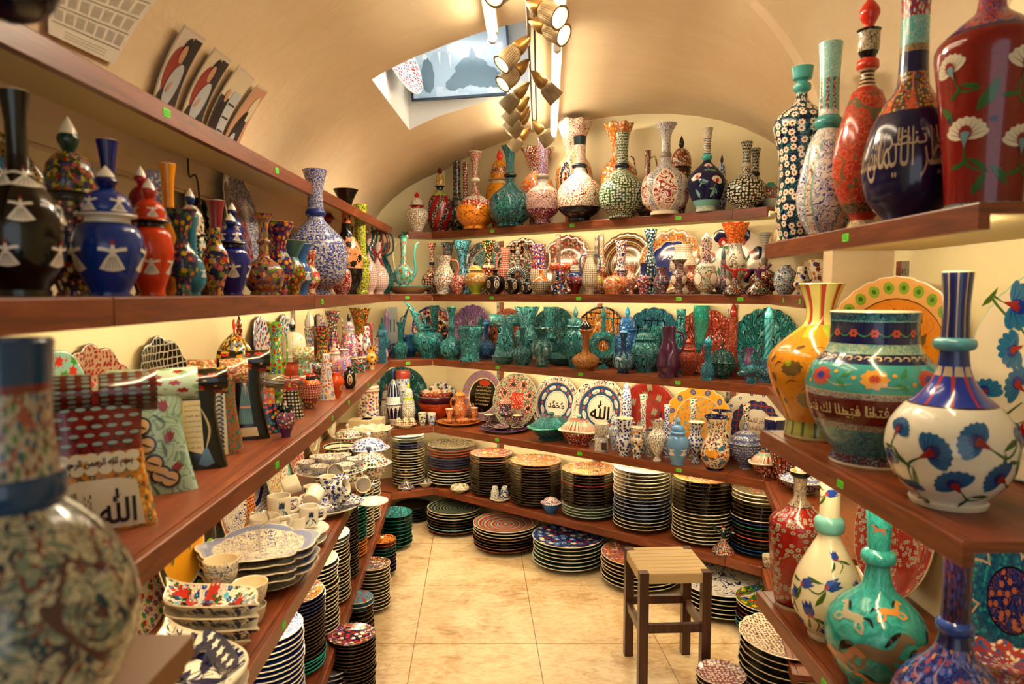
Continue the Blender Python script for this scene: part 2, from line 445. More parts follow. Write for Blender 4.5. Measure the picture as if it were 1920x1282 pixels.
def body_me(name,prof,h,R,mats,seg=40,sm=5,lip=1,ring=None,t=None,deep=.75,deco=None,dm=(),ruf=None,solid=False,base=None,flute=None,open_=True,**_x):
    pm=cat_rom([tuple([a*R,b*h]+list(c)) for a,b,*c in prof],sm)
    t=t or min(max(R*.06,.003),.008); no=len(pm)
    full=[(0,pm[0][1])]+pm+(inner(pm,t,h,deep) if open_ else [(0,pm[-1][1])])
    def mi(v,j):
        if open_ and j>=no: return 1 if len(mats)>1 else 0
        if base and v<base: return 1 if len(mats)>1 else 0
        if ring and len(mats)>2 and ring[0]<=v<ring[1]: return 2
        return 0
    bm=newbm(); lathe(bm,full,seg,h,R,mi,ruf,flute=flute)
    ml=GM(mats)
    if deco:
        k=len(ml); deco(bm,Surf(pm),k,h,R); ml+=GM(dm)
    return bm2me(bm,name,ml)
# every maker returns [(part, mesh, parent index or None)], first entry is the body
def K_pot(h,R,m,prof=None,**o): return [('body',body_me('body',prof or o_pot(),h,R,m,**o),None)]
def K_bottle(h,R,m,po={},**o):
    if po.get('ring') and 'ring' not in o: o['ring']=(po['ring']-po.get('rw',.035)-.004,po['ring']+po.get('rw',.035)-.002)
    return [('body',body_me('body',o_bottle(**po),h,R,m,**o),None)]
def K_vase(h,R,m,po={},**o): return [('body',body_me('body',o_vase(**po),h,R,m,**o),None)]
def K_foot(h,R,m,po={},**o): return [('body',body_me('body',o_foot(**po),h,R,m,**o),None)]
def K_stopb(h,R,m,po={},sh=.14,**o):
    """bottle with a stopper"""
    pr=dict(po); hb=h*(1-sh); b=K_bottle(hb,R,m,po=pr,**o); nr=po.get('mr',.3)*R*.8; bm=newbm()
    pf=cat_rom([(nr*.7,hb-.01),(nr*.7,hb+.002),(nr,hb+.006),(nr*1.05,hb+sh*h*.4),(nr*.5,hb+sh*h*.75),(0.001,h)],4)
    lathe(bm,[(0,hb-.01)]+pf,20,h,R,0); b.append(('stopper',bm2me(bm,'stopper',GM([o.get('stm') or (m[3] if len(m)>3 else m[0])])),0)); return b
def K_jar(h,R,m,bh=.64,foot=.5,bc=.62,mr=.5,fl=.62,dome=.84,col=None,deco=None,dm=(),seg=40,ldeco=None,lidR=.5,fr=.13,fluteb=None):
    """m: body, cream, collar, lid, finial"""
    hb=h*bh; pr=[(foot,0,1),(foot,.03,1),(foot*.9,.05),(foot+.18,bc*.4),(.97,bc*.85),(1,bc),(.9,bc+(1-bc)*.55),(mr+.06,.93,1),(mr,.94),(mr,1,1)]
    me=body_me('body',pr,hb,R,m[:3] if len(m)>2 else m,seg,5,ring=(.93,1.2),deco=deco,dm=dm,deep=.9)
    bm=newbm(); z0=hb+.0015; f=fl*R; zt=h*dome
    p=[(f*.7,z0-.002),(f,z0),(f*1.02,z0+.004),(lidR*R*1.02,z0+.009,1),(lidR*R*1.05,z0+(zt-z0)*.3),(lidR*R*.9,z0+(zt-z0)*.72),(lidR*R*.5,zt-.003),(fr*R*1.1,zt)]
    pm=cat_rom(p,5); lathe(bm,[(0,z0-.002)]+pm+[(0,zt)],seg,h,R,lambda v,j: 1 if j<5 else 0)
    lm=GM([m[3] if len(m)>3 else m[0],m[2] if len(m)>2 else CREAM])
    if ldeco: k=len(lm); ldeco(bm,Surf(pm),k,h,R); lm+=GM(dm)
    L=[('body',me,None),('lid',bm2me(bm,'lid',lm),0)]
    bm=newbm(); q=h-zt; g=fr*R*1.5
    lathe(bm,[(0,zt-.002)]+cat_rom([(g*.5,zt-.002),(g*.75,zt+q*.1),(g*1.15,zt+q*.35),(g*.95,zt+q*.5,1),(g*.7,zt+q*.7),(0.0005,h)],4),18,h,R,lambda v,j:1 if v<(zt+q*.48)/h else 0)
    L.append(('finial',bm2me(bm,'finial',GM([m[4] if len(m)>4 else m[0],m[5] if len(m)>5 else (m[4] if len(m)>4 else CREAM)])),1)); return L
def K_ewer(h,R,m,po={},side=1,lid=True,spout=True,sm_=None,st=.13,hr=1.0,**o):
    """m body,cream,ring,handle,spout"""
    hb=h*(.86 if lid else 1); b=K_bottle(hb,R,m,po=po,**o); s=side
    hm=GM([m[3] if len(m)>3 else m[0]]); nr=po.get('nr',.2)*R; bc=po.get('bc',.25)*hb; bh=po.get('bh',.52)*hb
    bm=newbm(); tube(bm,[(-s*R*.8,0,bc+(bh-bc)*.35),(-s*R*(1.0*hr),0,hb*.66),(-s*R*.75*hr,0,hb*.9),(-s*nr*1.05,0,hb*.9)],[R*.09,R*.075,R*.07,R*.06],8)
    b.append(('handle',bm2me(bm,'handle',hm),0))
    if spout:
        bm=newbm(); tube(bm,[(s*R*.8,0,bc*.85),(s*R*1.15,0,hb*.36),(s*R*1.0,0,hb*.62),(s*R*1.2,0,hb*.88),(s*R*1.5,0,hb*.93)],[R*.2,R*.13,R*.09,R*.065,R*.05],10)
        b.append(('spout',bm2me(bm,'spout',GM([m[4] if len(m)>4 else m[0]])),0))
    if lid:
        bm=newbm(); g=po.get('mr',.3)*R*1.02
        lathe(bm,[(0,hb-.001),(g,hb+.001)]+cat_rom([(g*1.1,hb+.004),(g*.9,hb+h*.04),(g*.4,hb+h*.07),(g*.55,hb+h*.1),(0.0005,h)],4),18,h,R,0)
        b.append(('lid',bm2me(bm,'lid',GM([m[5] if len(m)>5 else m[0]])),0))
    return b
def K_pitcher(h,R,m,po={},side=1,hw=.1,kind='vase',two=False,**o):
    b=(K_vase if kind=='vase' else K_bottle)(h,R,m,po=po,**o); hm=GM([m[3] if len(m)>3 else m[0]]); nr=po.get('nr',.4)*R
    for s in ((side,-side) if two else (side,)):
        bm=newbm(); tube(bm,[(s*R*.88,0,h*.45),(s*R*1.25,0,h*.62),(s*R*1.15,0,h*.86),(s*nr*1.1,0,h*.9)],[R*hw,R*hw,R*hw*.9,R*hw*.8],8)
        b.append(('handle',bm2me(bm,'handle',hm),0))
    return b
def K_ruffle(h,R,m,po={},n=7,amp=.09,**o):
    q=dict(waist=.42,bc=.48,nr=.42,nz=.74,mr=.95); q.update(po)
    return [('body',body_me('body',o_vase(**q),h,R,m,ruf=(h*.8,h,n,amp),seg=56,**o),None)]
def K_cup(h,R,m,handle=False,**o):
    b=[('body',body_me('body',o_cup(o.pop('foot',.6)),h,R,m,deep=.12,t=.0035,**o),None)]
    if handle:
        bm=newbm(); tube(bm,[(R*.93,0,h*.82),(R*1.5,0,h*.8),(R*1.5,0,h*.35),(R*.88,0,h*.25)],[.005,.006,.006,.005],8); b.append(('handle',bm2me(bm,'handle',GM([m[1] if len(m)>1 else m[0]])),0))
    return b
def K_bowl(h,R,m,foot=.45,wave=None,inm=None,**o):
    bm=newbm(); p=cat_rom([(foot*R,0,1),(foot*R,h*.1,1),(foot*R*1.3,h*.2),(R*.85,h*.6),(R,h,1)],5); t=.005
    q=[(R-t*.2,h+.001),(R-t,h)]+[(max(r-t,0.001),z+t*.5) for r,z in reversed(p[3:-1])]+[(0,h*.2)]
    no=len(p); lathe(bm,[(0,0)]+p+q,48,h,R,lambda v,j:(2 if j in(no,no+1) else 1) if j>=no else 0,ruf=(h*.4,h,wave[0],wave[1]) if wave else None)
    # inside mapped as flat disc
    ms=GM([m[0],m[1] if len(m)>1 else m[0],m[2] if len(m)>2 else CREAM]); return [('body',bm2me(bm,'bowl',ms),None)]
def K_lidbowl(h,R,m,bh=.5,kn=.12,foot=.5,flr=1.06,wave=None,knm=None,o=None,**k):
    b=K_bowl(h*bh,R,m[:2]+[m[2] if len(m)>2 else CREAM],foot,wave); bm=newbm(); z0=h*bh+.002; zt=h*(1-kn*1.6)
    lathe(bm,[(0,z0)]+cat_rom([(R*flr*.9,z0),(R*flr,z0+.002),(R*flr,z0+.005),(R*.88,z0+.008,1),(R*.84,z0+(zt-z0)*.35),(R*.6,z0+(zt-z0)*.75),(R*.12,zt)],5)+[(0,zt)],48,h,R,lambda v,j:1 if j<5 else 0,ruf=(z0-.03,z0+.01,wave[0],wave[1]) if wave else None)
    b.append(('lid',bm2me(bm,'lid',GM([m[3] if len(m)>3 else m[0],m[2] if len(m)>2 else CREAM])),0))
    bm=newbm(); g=R*kn; q=h-zt
    lathe(bm,[(0,zt-.001)]+cat_rom([(g*.6,zt-.001),(g*.5,zt+q*.25),(g,zt+q*.55),(g*.7,zt+q*.85),(0.0005,h)],4),16,h,R,0)
    b.append(('knob',bm2me(bm,'knob',GM([m[4] if len(m)>4 else (m[3] if len(m)>3 else m[0])])),1)); return b
# plates -------------------------------------------------------------
def plate_bm(R,hh,top,under,rim,seg=64,scal=None,sp=None,foot=.55,ov=None):
    """face up; UV M = x,y of the face, N=(angle, r/R)"""
    bm=newbm(); um,un=UV(bm); ft=.008 if sp is None else sp; t=.005
    outer=[(foot*R*.95,0),(foot*R,0),(foot*R,ft*.55),(foot*R*1.12,ft*.8),(R*.8,hh*.62),(R*.97,hh*.93),(R,hh-.001)]
    innr=[(R,hh+.0015),(R*.985,hh+.002),(R*.955,hh*.97+.002),(R*.8,hh*.62+t),(foot*R*1.15,ft+.0012),(foot*R*.8,ft-.0003),(0,ft-.0003)]
    prof=[(0,ft*.4),(foot*R*.9,ft*.4)]+outer+innr; n=len(prof); rings=[]; inx=2+len(outer)
    for (r,z) in prof:
        if r<1e-6: rings.append([bm.verts.new((0,0,z))]); continue
        rg=[]
        for i in range(seg):
            a=2*PI*i/seg; k=1
            if scal and r>R*.7: k=1+scal[1]*(abs(cos(a*scal[0]/2))-.6)*((r/R-.7)/.3)
            x,y=r*k*sin(a),r*k*cos(a)
            if ov: x*=ov[0]; y*=ov[1]
            rg.append(bm.verts.new((x,y,z+(.0012*cos(a*scal[0]) if scal and r>R*.96 else 0))))
        rings.append(rg)
    for j in range(n-1):
        A,B=rings[j],rings[j+1]; mi=0 if j>=inx+1 else (2 if j>=inx-2 else 1); rA,rB=prof[j][0]/R,prof[j+1][0]/R
        for i in range(seg):
            k=(i+1)%seg; u0,u1=i/seg,(i+1)/seg
            if len(A)==1: f=bm.faces.new((A[0],B[i],B[k])); N=[(u0,rA),(u0,rB),(u1,rB)]
            elif len(B)==1: f=bm.faces.new((A[k],A[i],B[0])); N=[(u1,rA),(u0,rA),(u0,rB)]
            else: f=bm.faces.new((A[k],A[i],B[i],B[k])); N=[(u1,rA),(u0,rA),(u0,rB),(u1,rB)]
            f.material_index=mi
            for l,q in zip(f.loops,N): l[um].uv=(l.vert.co.x,l.vert.co.y); l[un].uv=q
    def S(x,y,e=.0009):
        r=math.hypot(x,y)/R; pf=[(0,ft),(foot*.8,ft),(foot*1.15,ft+.0012),(.8,hh*.62+t),(.955,hh*.97+.002),(1.1,hh+.006)]
        for (a,za),(b,zb) in zip(pf,pf[1:]):
            if r<=b: z=za+(zb-za)*(r-a)/(b-a); break
        else: z=hh+.004
        return Vector((x,y,z+e))
    return bm,S,GM([top,under,rim])
def plate_me(R,hh,top,under='#d9c9a6',rim=CREAM,seg=64,scal=None,sp=None,deco=None,dm=(),foot=.55,ov=None):
    bm,S,ms=plate_bm(R,hh,top,under,rim,seg,scal,sp,foot,ov)
    if deco: k=len(ms); deco(bm,S,k,R); ms+=GM(dm)
    return bm2me(bm,'plate',ms)
# people-shaped and sculpted pots ---------------------------------------
def K_dervish(h,R,m,side=1,**o):
    """whirling figurine: m skirt, torso/arms, face, hat"""
    bm=newbm(); lathe(bm,[(0,0)]+cat_rom([(R*.97,0,1),(R,h*.05),(R*.8,h*.16),(R*.42,h*.34),(R*.2,h*.5),(R*.17,h*.55)],5)+[(0,h*.56)],36,h,R,0,ruf=None,flute=(0,h*.45,9,.07))
    L=[('skirt',bm2me(bm,'skirt',GM([m[0]])),None)]
    bm=newbm(); tube(bm,[(0,0,h*.5),(0,0,h*.62),(0,0,h*.75),(0,0,h*.82)],[R*.17,R*.22,R*.24,R*.1],10)
    for s,up in ((-1,.25),(1,.02)):
        s2=s*side; tube(bm,[(s2*R*.15,0,h*.75),(s2*R*.5,-.002,h*.78),(s2*R*.92,0,h*(.72+up*.9))],[R*.11,R*.1,R*.14],8)
    L.append(('torso',bm2me(bm,'torso',GM([m[1]])),0))
    bm=newbm(); bmesh.ops.create_uvsphere(bm,u_segments=14,v_segments=10,radius=R*.16,matrix=Matrix.Translation((0,0,h*.88)))
    L.append(('head',bm2me(bm,'head',GM([m[2] if len(m)>2 else '#e9c9a0'])),0))
    bm=newbm(); lathe(bm,[(0,h*.9)]+[(R*.15,h*.905),(R*.12,h*.96),(R*.09,h*1.0),(0,h*1.0)],14,h,R,0)
    L.append(('hat',bm2me(bm,'hat',GM([m[3] if len(m)>3 else m[1]])),0)); return L
def K_kaftan(h,R,m,th=.32,sleeve=.27,wt=1.0,wn=.5,wb=.8,nz=.6,deco=None,dm=(),**o):
    """robe-shaped vase: tubular sleeves across the top, waisted flared body. m body, cream, sleeve, side edge"""
    D=R*th; bm=newbm(); n=14; um,un=UV(bm)
    def W(z):
        t=z/h
        if t<nz: q=t/nz; return R*(wb*(1-q)**1.4+wn*(1-(1-q)**1.4))
        return R*wn*(1+.12*(t-nz)/(1-nz))
    rows=[]
    for j in range(n+1):
        z=h*(1-sleeve*.4)*j/n; w=W(z); d=D*(1+.12*cos(PI*z/h)); bow=-.10*R*sin(PI*z/h)*-1
        row=[]
        for k in range(24):
            a=2*PI*k/24; e=.35; x=w*math.copysign(abs(cos(a))**e,cos(a)); y=d*math.copysign(abs(sin(a))**.6,sin(a))
            row.append(bm.verts.new((x,y+bow*.5,z)))
        rows.append(row)
    for j in range(n):
        for k in range(24):
            l=(k+1)%24; f=bm.faces.new((rows[j][k],rows[j][l],rows[j+1][l],rows[j+1][k])); sd=abs(cos(2*PI*(k+.5)/24))>.93
            f.material_index=2 if sd and len(m)>3 else 0
            for lp in f.loops: lp[um].uv=(lp.vert.co.x+lp.vert.co.y,lp.vert.co.z); lp[un].uv=(lp.vert.co.x/R/2+.5,lp.vert.co.z/h)
    for r in (rows[0],rows[-1][::-1]):
        f=bm.faces.new(r); f.material_index=1
    ms=GM([m[0],m[1],m[3] if len(m)>3 else m[0]])
    def S(x,y,e=.0012):
        j=min(max(y/(h*(1-sleeve*.4))*n,0),n-1e-6); z=y; w=W(z); d=D*(1+.12*cos(PI*z/h)); bow=.05*R*sin(PI*z/h)
        q=min(abs(x)/w,.999); a=math.acos(q**(1/.35)) ; return Vector((x,-d*abs(sin(a))**.6+bow-e,z))
    if deco: k=len(ms); deco(bm,S,k,h,R); ms+=GM(dm)
    L=[('body',bm2me(bm,'body',ms),None)]
    zr=h*sleeve/2; zc=h-zr
    for s in (-1,1):
        bm=newbm(); pr=[(0,R*.05),(zr*.92,R*.05),(zr*.96,R*wn),(zr,R*wt*.97),(zr*.97,R*wt),(zr*.8,R*wt),(zr*.75,R*wt*.8),(0,R*wt*.78)]
        lathe(bm,pr,24,R,R,lambda v,j:1 if j>=5 else 0)
        Mx=Matrix.Translation((0,0,zc))@Matrix.Rotation(s*PI/2,4,'Y')@Matrix.Scale(min(D/zr*1.15,1),4,(0,1,0))
        bmesh.ops.transform(bm,matrix=Mx,verts=bm.verts[:])
        L.append(('sleeve',bm2me(bm,'sleeve',GM([m[2] if len(m)>2 else m[0],DK])),0))
    return L
def K_ringewer(h,R,m,side=1,**o):
    bm=newbm(); rr=h*.22; zc=h*.36; t=rr*.36
    pts=[(rr*.75*sin(2*PI*i/16),0,zc-rr*.75*cos(2*PI*i/16)) for i in range(17)]
    tube(bm,pts,t,10,0,cap=False)
    lathe(bm,[(0,0)]+cat_rom([(R*.55,0,1),(R*.5,h*.03),(R*.18,h*.07),(R*.2,h*.12)],4),20,h,R,0)
    L=[('body',bm2me(bm,'body',GM([m[0]])),None)]
    bm=newbm(); lathe(bm,cat_rom([(R*.3,zc+rr*.8),(R*.22,h*.72),(R*.2,h*.8),(R*.32,h*.84)],5)+[(0,h*.84)],20,h,R,0); L.append(('neck',bm2me(bm,'neck',GM([m[0]])),0))
    bm=newbm(); lathe(bm,[(0,h*.84)]+cat_rom([(R*.34,h*.842),(R*.26,h*.9),(R*.12,h*.93),(R*.16,h*.96),(.0005,h)],4),18,h,R,0); L.append(('lid',bm2me(bm,'lid',GM([m[1] if len(m)>1 else m[0]])),0))
    bm=newbm(); tube(bm,[(side*rr*.8,0,zc+rr*.5),(side*R*1.0,0,h*.62),(side*R*.8,0,h*.8),(side*R*.2,0,h*.8)],R*.1,8); L.append(('handle',bm2me(bm,'handle',GM([m[0]])),0))
    return L
def K_horn(h,R,m,side=-1,**o):
    """round lidded pot with a long horn-shaped spout"""
    b=K_jar(h*.62,R,[m[0]]*5,bh=.8,mr=.42,lidR=.4,fl=.5); bm=newbm(); s=side
    tube(bm,[(s*R*.35,0,h*.45),(s*R*.6,0,h*.62),(s*R*1.0,0,h*.85),(s*R*1.5,0,h)],[R*.3,R*.22,R*.14,R*.03],12)
    tube(bm,[(s*R*.75,0,h*.8),(s*R*.25,0,h*.72),(s*R*.15,0,h*.5)],[R*.05,R*.07,R*.08],8)
    b.append(('spout',bm2me(bm,'spout',GM([m[0]])),0)); return b
def K_ribbon(h,R,m,**o):
    """waisted vase wrapped by looping ribbon handles"""
    b=K_bottle(h*.8,R,m,po=dict(foot=.5,bc=.3,bh=.6,nr=.3,mr=.35)); hm=GM([m[3]])
    for s in (-1,1):
        bm=newbm(); tube(bm,[(s*R*.9,0,h*.25),(s*R*.2,-R*.3,h*.55),(-s*R*.5,0,h*.75),(-s*R*.1,0,h*.97),(s*R*.75,0,h*.92),(s*R*.9,0,h*.7),(s*R*.25,0,h*.6)],[R*.1,R*.11,R*.1,R*.1,R*.1,R*.09,R*.08],8)
        b.append(('ribbon_handle',bm2me(bm,'handle',hm),0))
    return b
def K_tureen(h,R,m,asp=.62,lob=0,**o):
    """rectangular covered dish seen corner on: m body, flange, lid bands, knob"""
    def loft(bm,lv,mi):
        um,un=UV(bm); rows=[]; N=48
        for (r,z) in lv:
            row=[]
            for i in range(N):
                a=2*PI*i/N; e=.55; x=math.copysign(abs(cos(a))**e,cos(a)); y=math.copysign(abs(sin(a))**e,sin(a)); k=1+lob*cos(a*8)
                row.append(bm.verts.new((x*r*R*k,y*r*R*asp*k,z*h)))
            rows.append(row)
        for j in range(len(lv)-1):
            for i in range(N):
                k=(i+1)%N; f=bm.faces.new((rows[j][i],rows[j][k],rows[j+1][k],rows[j+1][i])); f.material_index=mi(j) if callable(mi) else mi
                u0,u1=i/N,(i+1)/N; z0,z1=lv[j][1],lv[j+1][1]; q=[(u0,z0),(u1,z0),(u1,z1),(u0,z1)]
                for l,(a,b2) in zip(f.loops,q): l[um].uv=(a*6*R,b2*h*1.5+lv[j][0]*.1); l[un].uv=(a,b2)
        for r in (rows[0][::-1],rows[-1]): f=bm.faces.new(r); f.material_index=mi(len(lv)-2) if callable(mi) else mi
    bm=newbm(); loft(bm,[(.5,0),(.52,.05),(.46,.08),(.66,.2),(.82,.38),(.84,.42)],0); L=[('body',bm2me(bm,'body',GM([m[0]])),None)]
    bm=newbm(); loft(bm,[(.86,.425),(.96,.44),(1.0,.47),(.96,.5),(.86,.5)],0); L.append(('flange',bm2me(bm,'flange',GM([m[1]])),0))
    bm=newbm(); loft(bm,[(.85,.505),(.82,.56),(.66,.68),(.5,.76),(.48,.8),(.42,.82)],0); L.append(('lid',bm2me(bm,'lid',GM([m[2]])),0))
    bm=newbm(); lathe(bm,[(0,h*.82)]+cat_rom([(R*.09,h*.82),(R*.07,h*.87),(R*.13,h*.92),(R*.09,h*.98),(.0005,h)],4),16,h,R,0); L.append(('knob',bm2me(bm,'knob',GM([m[3]])),2)); return L
def K_burner(h,R,m,**o):
    b=[('body',body_me('body',[(.98,0,1),(1,.05),(.86,.45),(.5,.52),(.6,.56),(.95,.62),(1,.95),(.95,1,1)],h,R,m,deep=.85),None)]
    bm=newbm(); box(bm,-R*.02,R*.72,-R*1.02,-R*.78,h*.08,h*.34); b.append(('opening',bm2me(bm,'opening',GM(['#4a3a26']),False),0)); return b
def K_house(h,R,m,**o):
    bm=newbm(); box(bm,-R,R,-R*.6,R*.6,0,h); bev(bm,.004); L=[('body',bm2me(bm,'body',GM([m[0]]),False),None)]
    for x in (-.5,.3):
        bm=newbm(); box(bm,x*R-R*.14,x*R+R*.14,-R*.63,-R*.6,h*.5,h*.75); L.append(('window',bm2me(bm,'window',GM(['#3b4038']),False),0))
    return L
def K_bird(h,R,m,**o):
    bm=newbm(); tube(bm,[(-R*.9,0,h*.25),(-R*.4,0,h*.35),(R*.2,0,h*.42),(R*.75,0,h*.3)],[R*.12,R*.34,R*.4,R*.14],12)
    tube(bm,[(-R*.5,0,h*.4),(-R*.75,0,h*.7),(-R*.95,0,h*.8)],[R*.22,R*.2,R*.08],10)
    tube(bm,[(R*.2,0,h*.4),(R*.1,0,h*.8),(R*.25,0,h)],[R*.2,R*.12,R*.06],8)
    box(bm,-R*.3,R*.4,-R*.2,R*.2,0,h*.2)
    return [('body',bm2me(bm,'body',GM([m[0]])),None)]
def K_canister(h,R,m,**o):
    """stack of two lidded tins/pots"""
    L=[]
    bm=newbm(); lathe(bm,[(0,0)]+cat_rom([(R*.95,0,1),(R,.004),(R*.97,h*.4),(R*.95,h*.8),(R*.93,h*.84,1)],4)+[(0,h*.84)],36,h,R,0); L.append(('body',bm2me(bm,'body',GM([m[0]])),None))
    bm=newbm(); lathe(bm,[(0,h*.845)]+cat_rom([(R*.98,h*.845,1),(R*1.02,h*.87),(R*1.0,h*.96),(R*.9,h)],4)+[(0,h)],36,h,R,0); L.append(('lid',bm2me(bm,'lid',GM([m[2] if len(m)>2 else m[0]])),0)); return L
def assemble(name,L,loc,rot,label,cat,group=None):
    """L from a K_ function -> top-level object with parts"""
    if len(L)==1:
        o=link(name,L[0][1],None,loc,rot); return tag(o,label,cat,group)
    root=empty(name,loc,rot); tag(root,label,cat,group); objs=[]
    for (pn,me,pi) in L:
        par=root if pi is None or pi==0 else objs[pi]
        objs.append(link(pn,me,par))
    return root
# ------------------------------------------------------------ painted motifs
def q_derv(cx=None,n=3,zf=.5,s=.5,lo=0):
    """whirling dervishes in white with red hats : materials k=white,k+1=red,k+2=grey line"""
    def f(bm,S,k,h,R):
        d0=S.L*zf
        for i in range(n):
            u0=(i-(n-1)/2)*2*PI/max(n,5)+(cx or 0); r0=S.at(d0)[0]; w=R*s*1.2
            g=lambda x,y,e=.0008: S.P(u0+x/max(r0,.01),d0+y,e)
            blob(bm,g,0,-w*.35,[(w*.16,w*.42),(w*.45,-.02*w),(w*.62,-w*.28),(w*.3,-w*.38),(0,-w*.42),(-w*.3,-w*.38),(-w*.62,-w*.28),(-w*.45,-.02*w),(-w*.16,w*.42)],k)
            for sx in (-1,1): stroke(bm,lambda x,y:g(x,y,.0009),[(0,w*.2),(sx*w*.3,w*.3),(sx*w*.58,w*.34)],w*.16,k,0)
            blob(bm,lambda x,y:g(x,y,.0011),0,w*.2,ell(w*.13,w*.22),k)
            blob(bm,lambda x,y:g(x,y,.0013),0,w*.45,ell(w*.08,w*.1),k)
            blob(bm,lambda x,y:g(x,y,.0015),0,w*.6,[(w*.08,-w*.1),(w*.06,w*.13),(-w*.06,w*.13),(-w*.08,-w*.1)],k+1)
            for j in range(-2,3): stroke(bm,lambda x,y:g(x,y,.0014),[(j*w*.05,-w*.05),(j*w*.17,-w*.62)],w*.025,k+2,0)
    return f
def fan(bm,S,x,y,r,ang,k,red,ctr,spread=1.25,n=9,e=0):
    """carnation: fan of petals k, base red, dark veins ctr"""
    for i in range(n):
        a=ang+(i-(n-1)/2)*spread*2/(n-1)
        pts=[(r*.12*-sin(a),r*.12*cos(a))]
        cxx,cyy=x+r*.55*cos(a),y+r*.55*sin(a); L=r*.48; W=r*.24
        o=[(L*cos(t)*cos(a)-W*sin(t)*sin(a),L*cos(t)*sin(a)+W*sin(t)*cos(a)) for t in [2*PI*q/10 for q in range(10)]]
        blob(bm,lambda p,q,ee=i%2:S(p,q,.0011+.0002*ee),cxx,cyy,o,k if i%2 else k,2)
    for i in range(n):
        a=ang+(i-(n-1)/2)*spread*2/(n-1); stroke(bm,lambda p,q:S(p,q,.0017),[(x+r*.2*cos(a),y+r*.2*sin(a)),(x+r*.92*cos(a),y+r*.92*sin(a))],r*.05,ctr,2)
    blob(bm,lambda p,q:S(p,q,.002),x+r*.25*cos(ang),y+r*.25*sin(ang),ell(r*.36,r*.3,ang,12),ctr,2)
    a=ang+PI; o=[(r*.0,0)]
    blob(bm,lambda p,q:S(p,q,.0023),x+r*.02*cos(a),y+r*.02*sin(a),[(r*.35*cos(ang+.7),r*.35*sin(ang+.7)),(r*.35*cos(ang),r*.35*sin(ang)),(r*.35*cos(ang-.7),r*.35*sin(ang-.7)),(r*.45*cos(a),r*.45*sin(a))],red,2)
def tulip(bm,S,x,y,r,ang,k,red):
    ca,sa=cos(ang),sin(ang); R2=lambda p,q:(p*ca-q*sa,p*sa+q*ca)
    for q,w in ((0,.3),(-.22,.2),(.22,.2)):
        o=[R2(r*a,r*b) for a,b in ((-.5,q*.6),(-.2,q-w),(.25,q-w*.8),(.75,q*1.6),(.25,q+w*.8),(-.2,q+w))]
        blob(bm,lambda p,t:S(p,t,.0012+.0003*(q==0)),x,y,o,k,2)
    blob(bm,lambda p,t:S(p,t,.002),x-r*.38*ca,y-r*.38*sa,ell(r*.16,r*.2,ang,10),red,2)
def leaf(bm,S,x,y,r,ang,k,w=.22,e=.0009):
    ca,sa=cos(ang),sin(ang); o=[(r*(a*ca-b*sa),r*(a*sa+b*ca)) for a,b in ((-.5,0),(-.1,-w),(.3,-w*.6),(.55,.05),(.2,w*.5),(-.2,w*.6))]
    blob(bm,lambda p,t:S(p,t,e),x,y,o,k,2)
def q_place(items,u0=0.0):
    """items: (fn, angle deg, z fraction, args...) laid on a lathe body"""
    def f(bm,S,k,h,R):
        for it in items:
            fn,ud,zf=it[:3]; d0=S.s_of(zf*h); r0=max(S.at(d0)[0],.01); ua=math.radians(ud)+u0
            g=lambda x,y,e=.0009: S.P(ua+x/r0,d0+y,e)
            fn(bm,g,k,R,*it[3:])
    return f
def m_carn(bm,g,k,R,r,ang):
    stroke(bm,lambda x,y:g(x,y,.0006),[(-r*R*.3*cos(ang),-r*R*.3*sin(ang)),(-r*R*1.2*cos(ang)+.1*R*r,-r*R*1.2*sin(ang)),(-r*R*1.9*cos(ang+.5),-r*R*1.9*sin(ang+.5))],r*R*.13,k+3,1)
    leaf(bm,lambda x,y,e=0:g(x,y,.0008),-r*R*1.5*cos(ang+.5),-r*R*1.5*sin(ang+.5),r*R*1.2,ang+.9,k+3,.16); leaf(bm,lambda x,y,e=0:g(x,y,.0008),-r*R*1.3*cos(ang-.2),-r*R*1.3*sin(ang-.2),r*R*1.0,ang-1.2,k+3,.16)
    fan(bm,g,0,0,r*R,ang,k,k+1,k+2)
def m_tul(bm,g,k,R,r,ang):
    stroke(bm,lambda x,y:g(x,y,.0006),[(-r*R*.4*cos(ang),-r*R*.4*sin(ang)),(-r*R*1.2*cos(ang+.3),-r*R*1.2*sin(ang+.3)),(-r*R*2*cos(ang-.2),-r*R*2*sin(ang-.2))],r*R*.12,k+3,1)
    leaf(bm,lambda x,y,e=0:g(x,y,.0008),-r*R*1.3*cos(ang+.6),-r*R*1.3*sin(ang+.6),r*R*1.5,ang+.7,k+3,.14)
    leaf(bm,lambda x,y,e=0:g(x,y,.0008),-r*R*1.3*cos(ang-.5),-r*R*1.3*sin(ang-.5),r*R*1.3,ang-.6,k+3,.14)
    tulip(bm,g,0,0,r*R,ang,k,k+1)
def m_txt(bm,g,k,R,s,w,hh=None,j=0,fo=0.0): text(bm,g,s,0,0,w*R,k+j,hh*R if hh else None,.1,fo)
def m_blob(bm,g,k,R,rx,ry,rot=0,j=0,lob=0,amp=0): blob(bm,g,0,0,ell(rx*R,ry*R,rot,24,lob,amp),k+j)
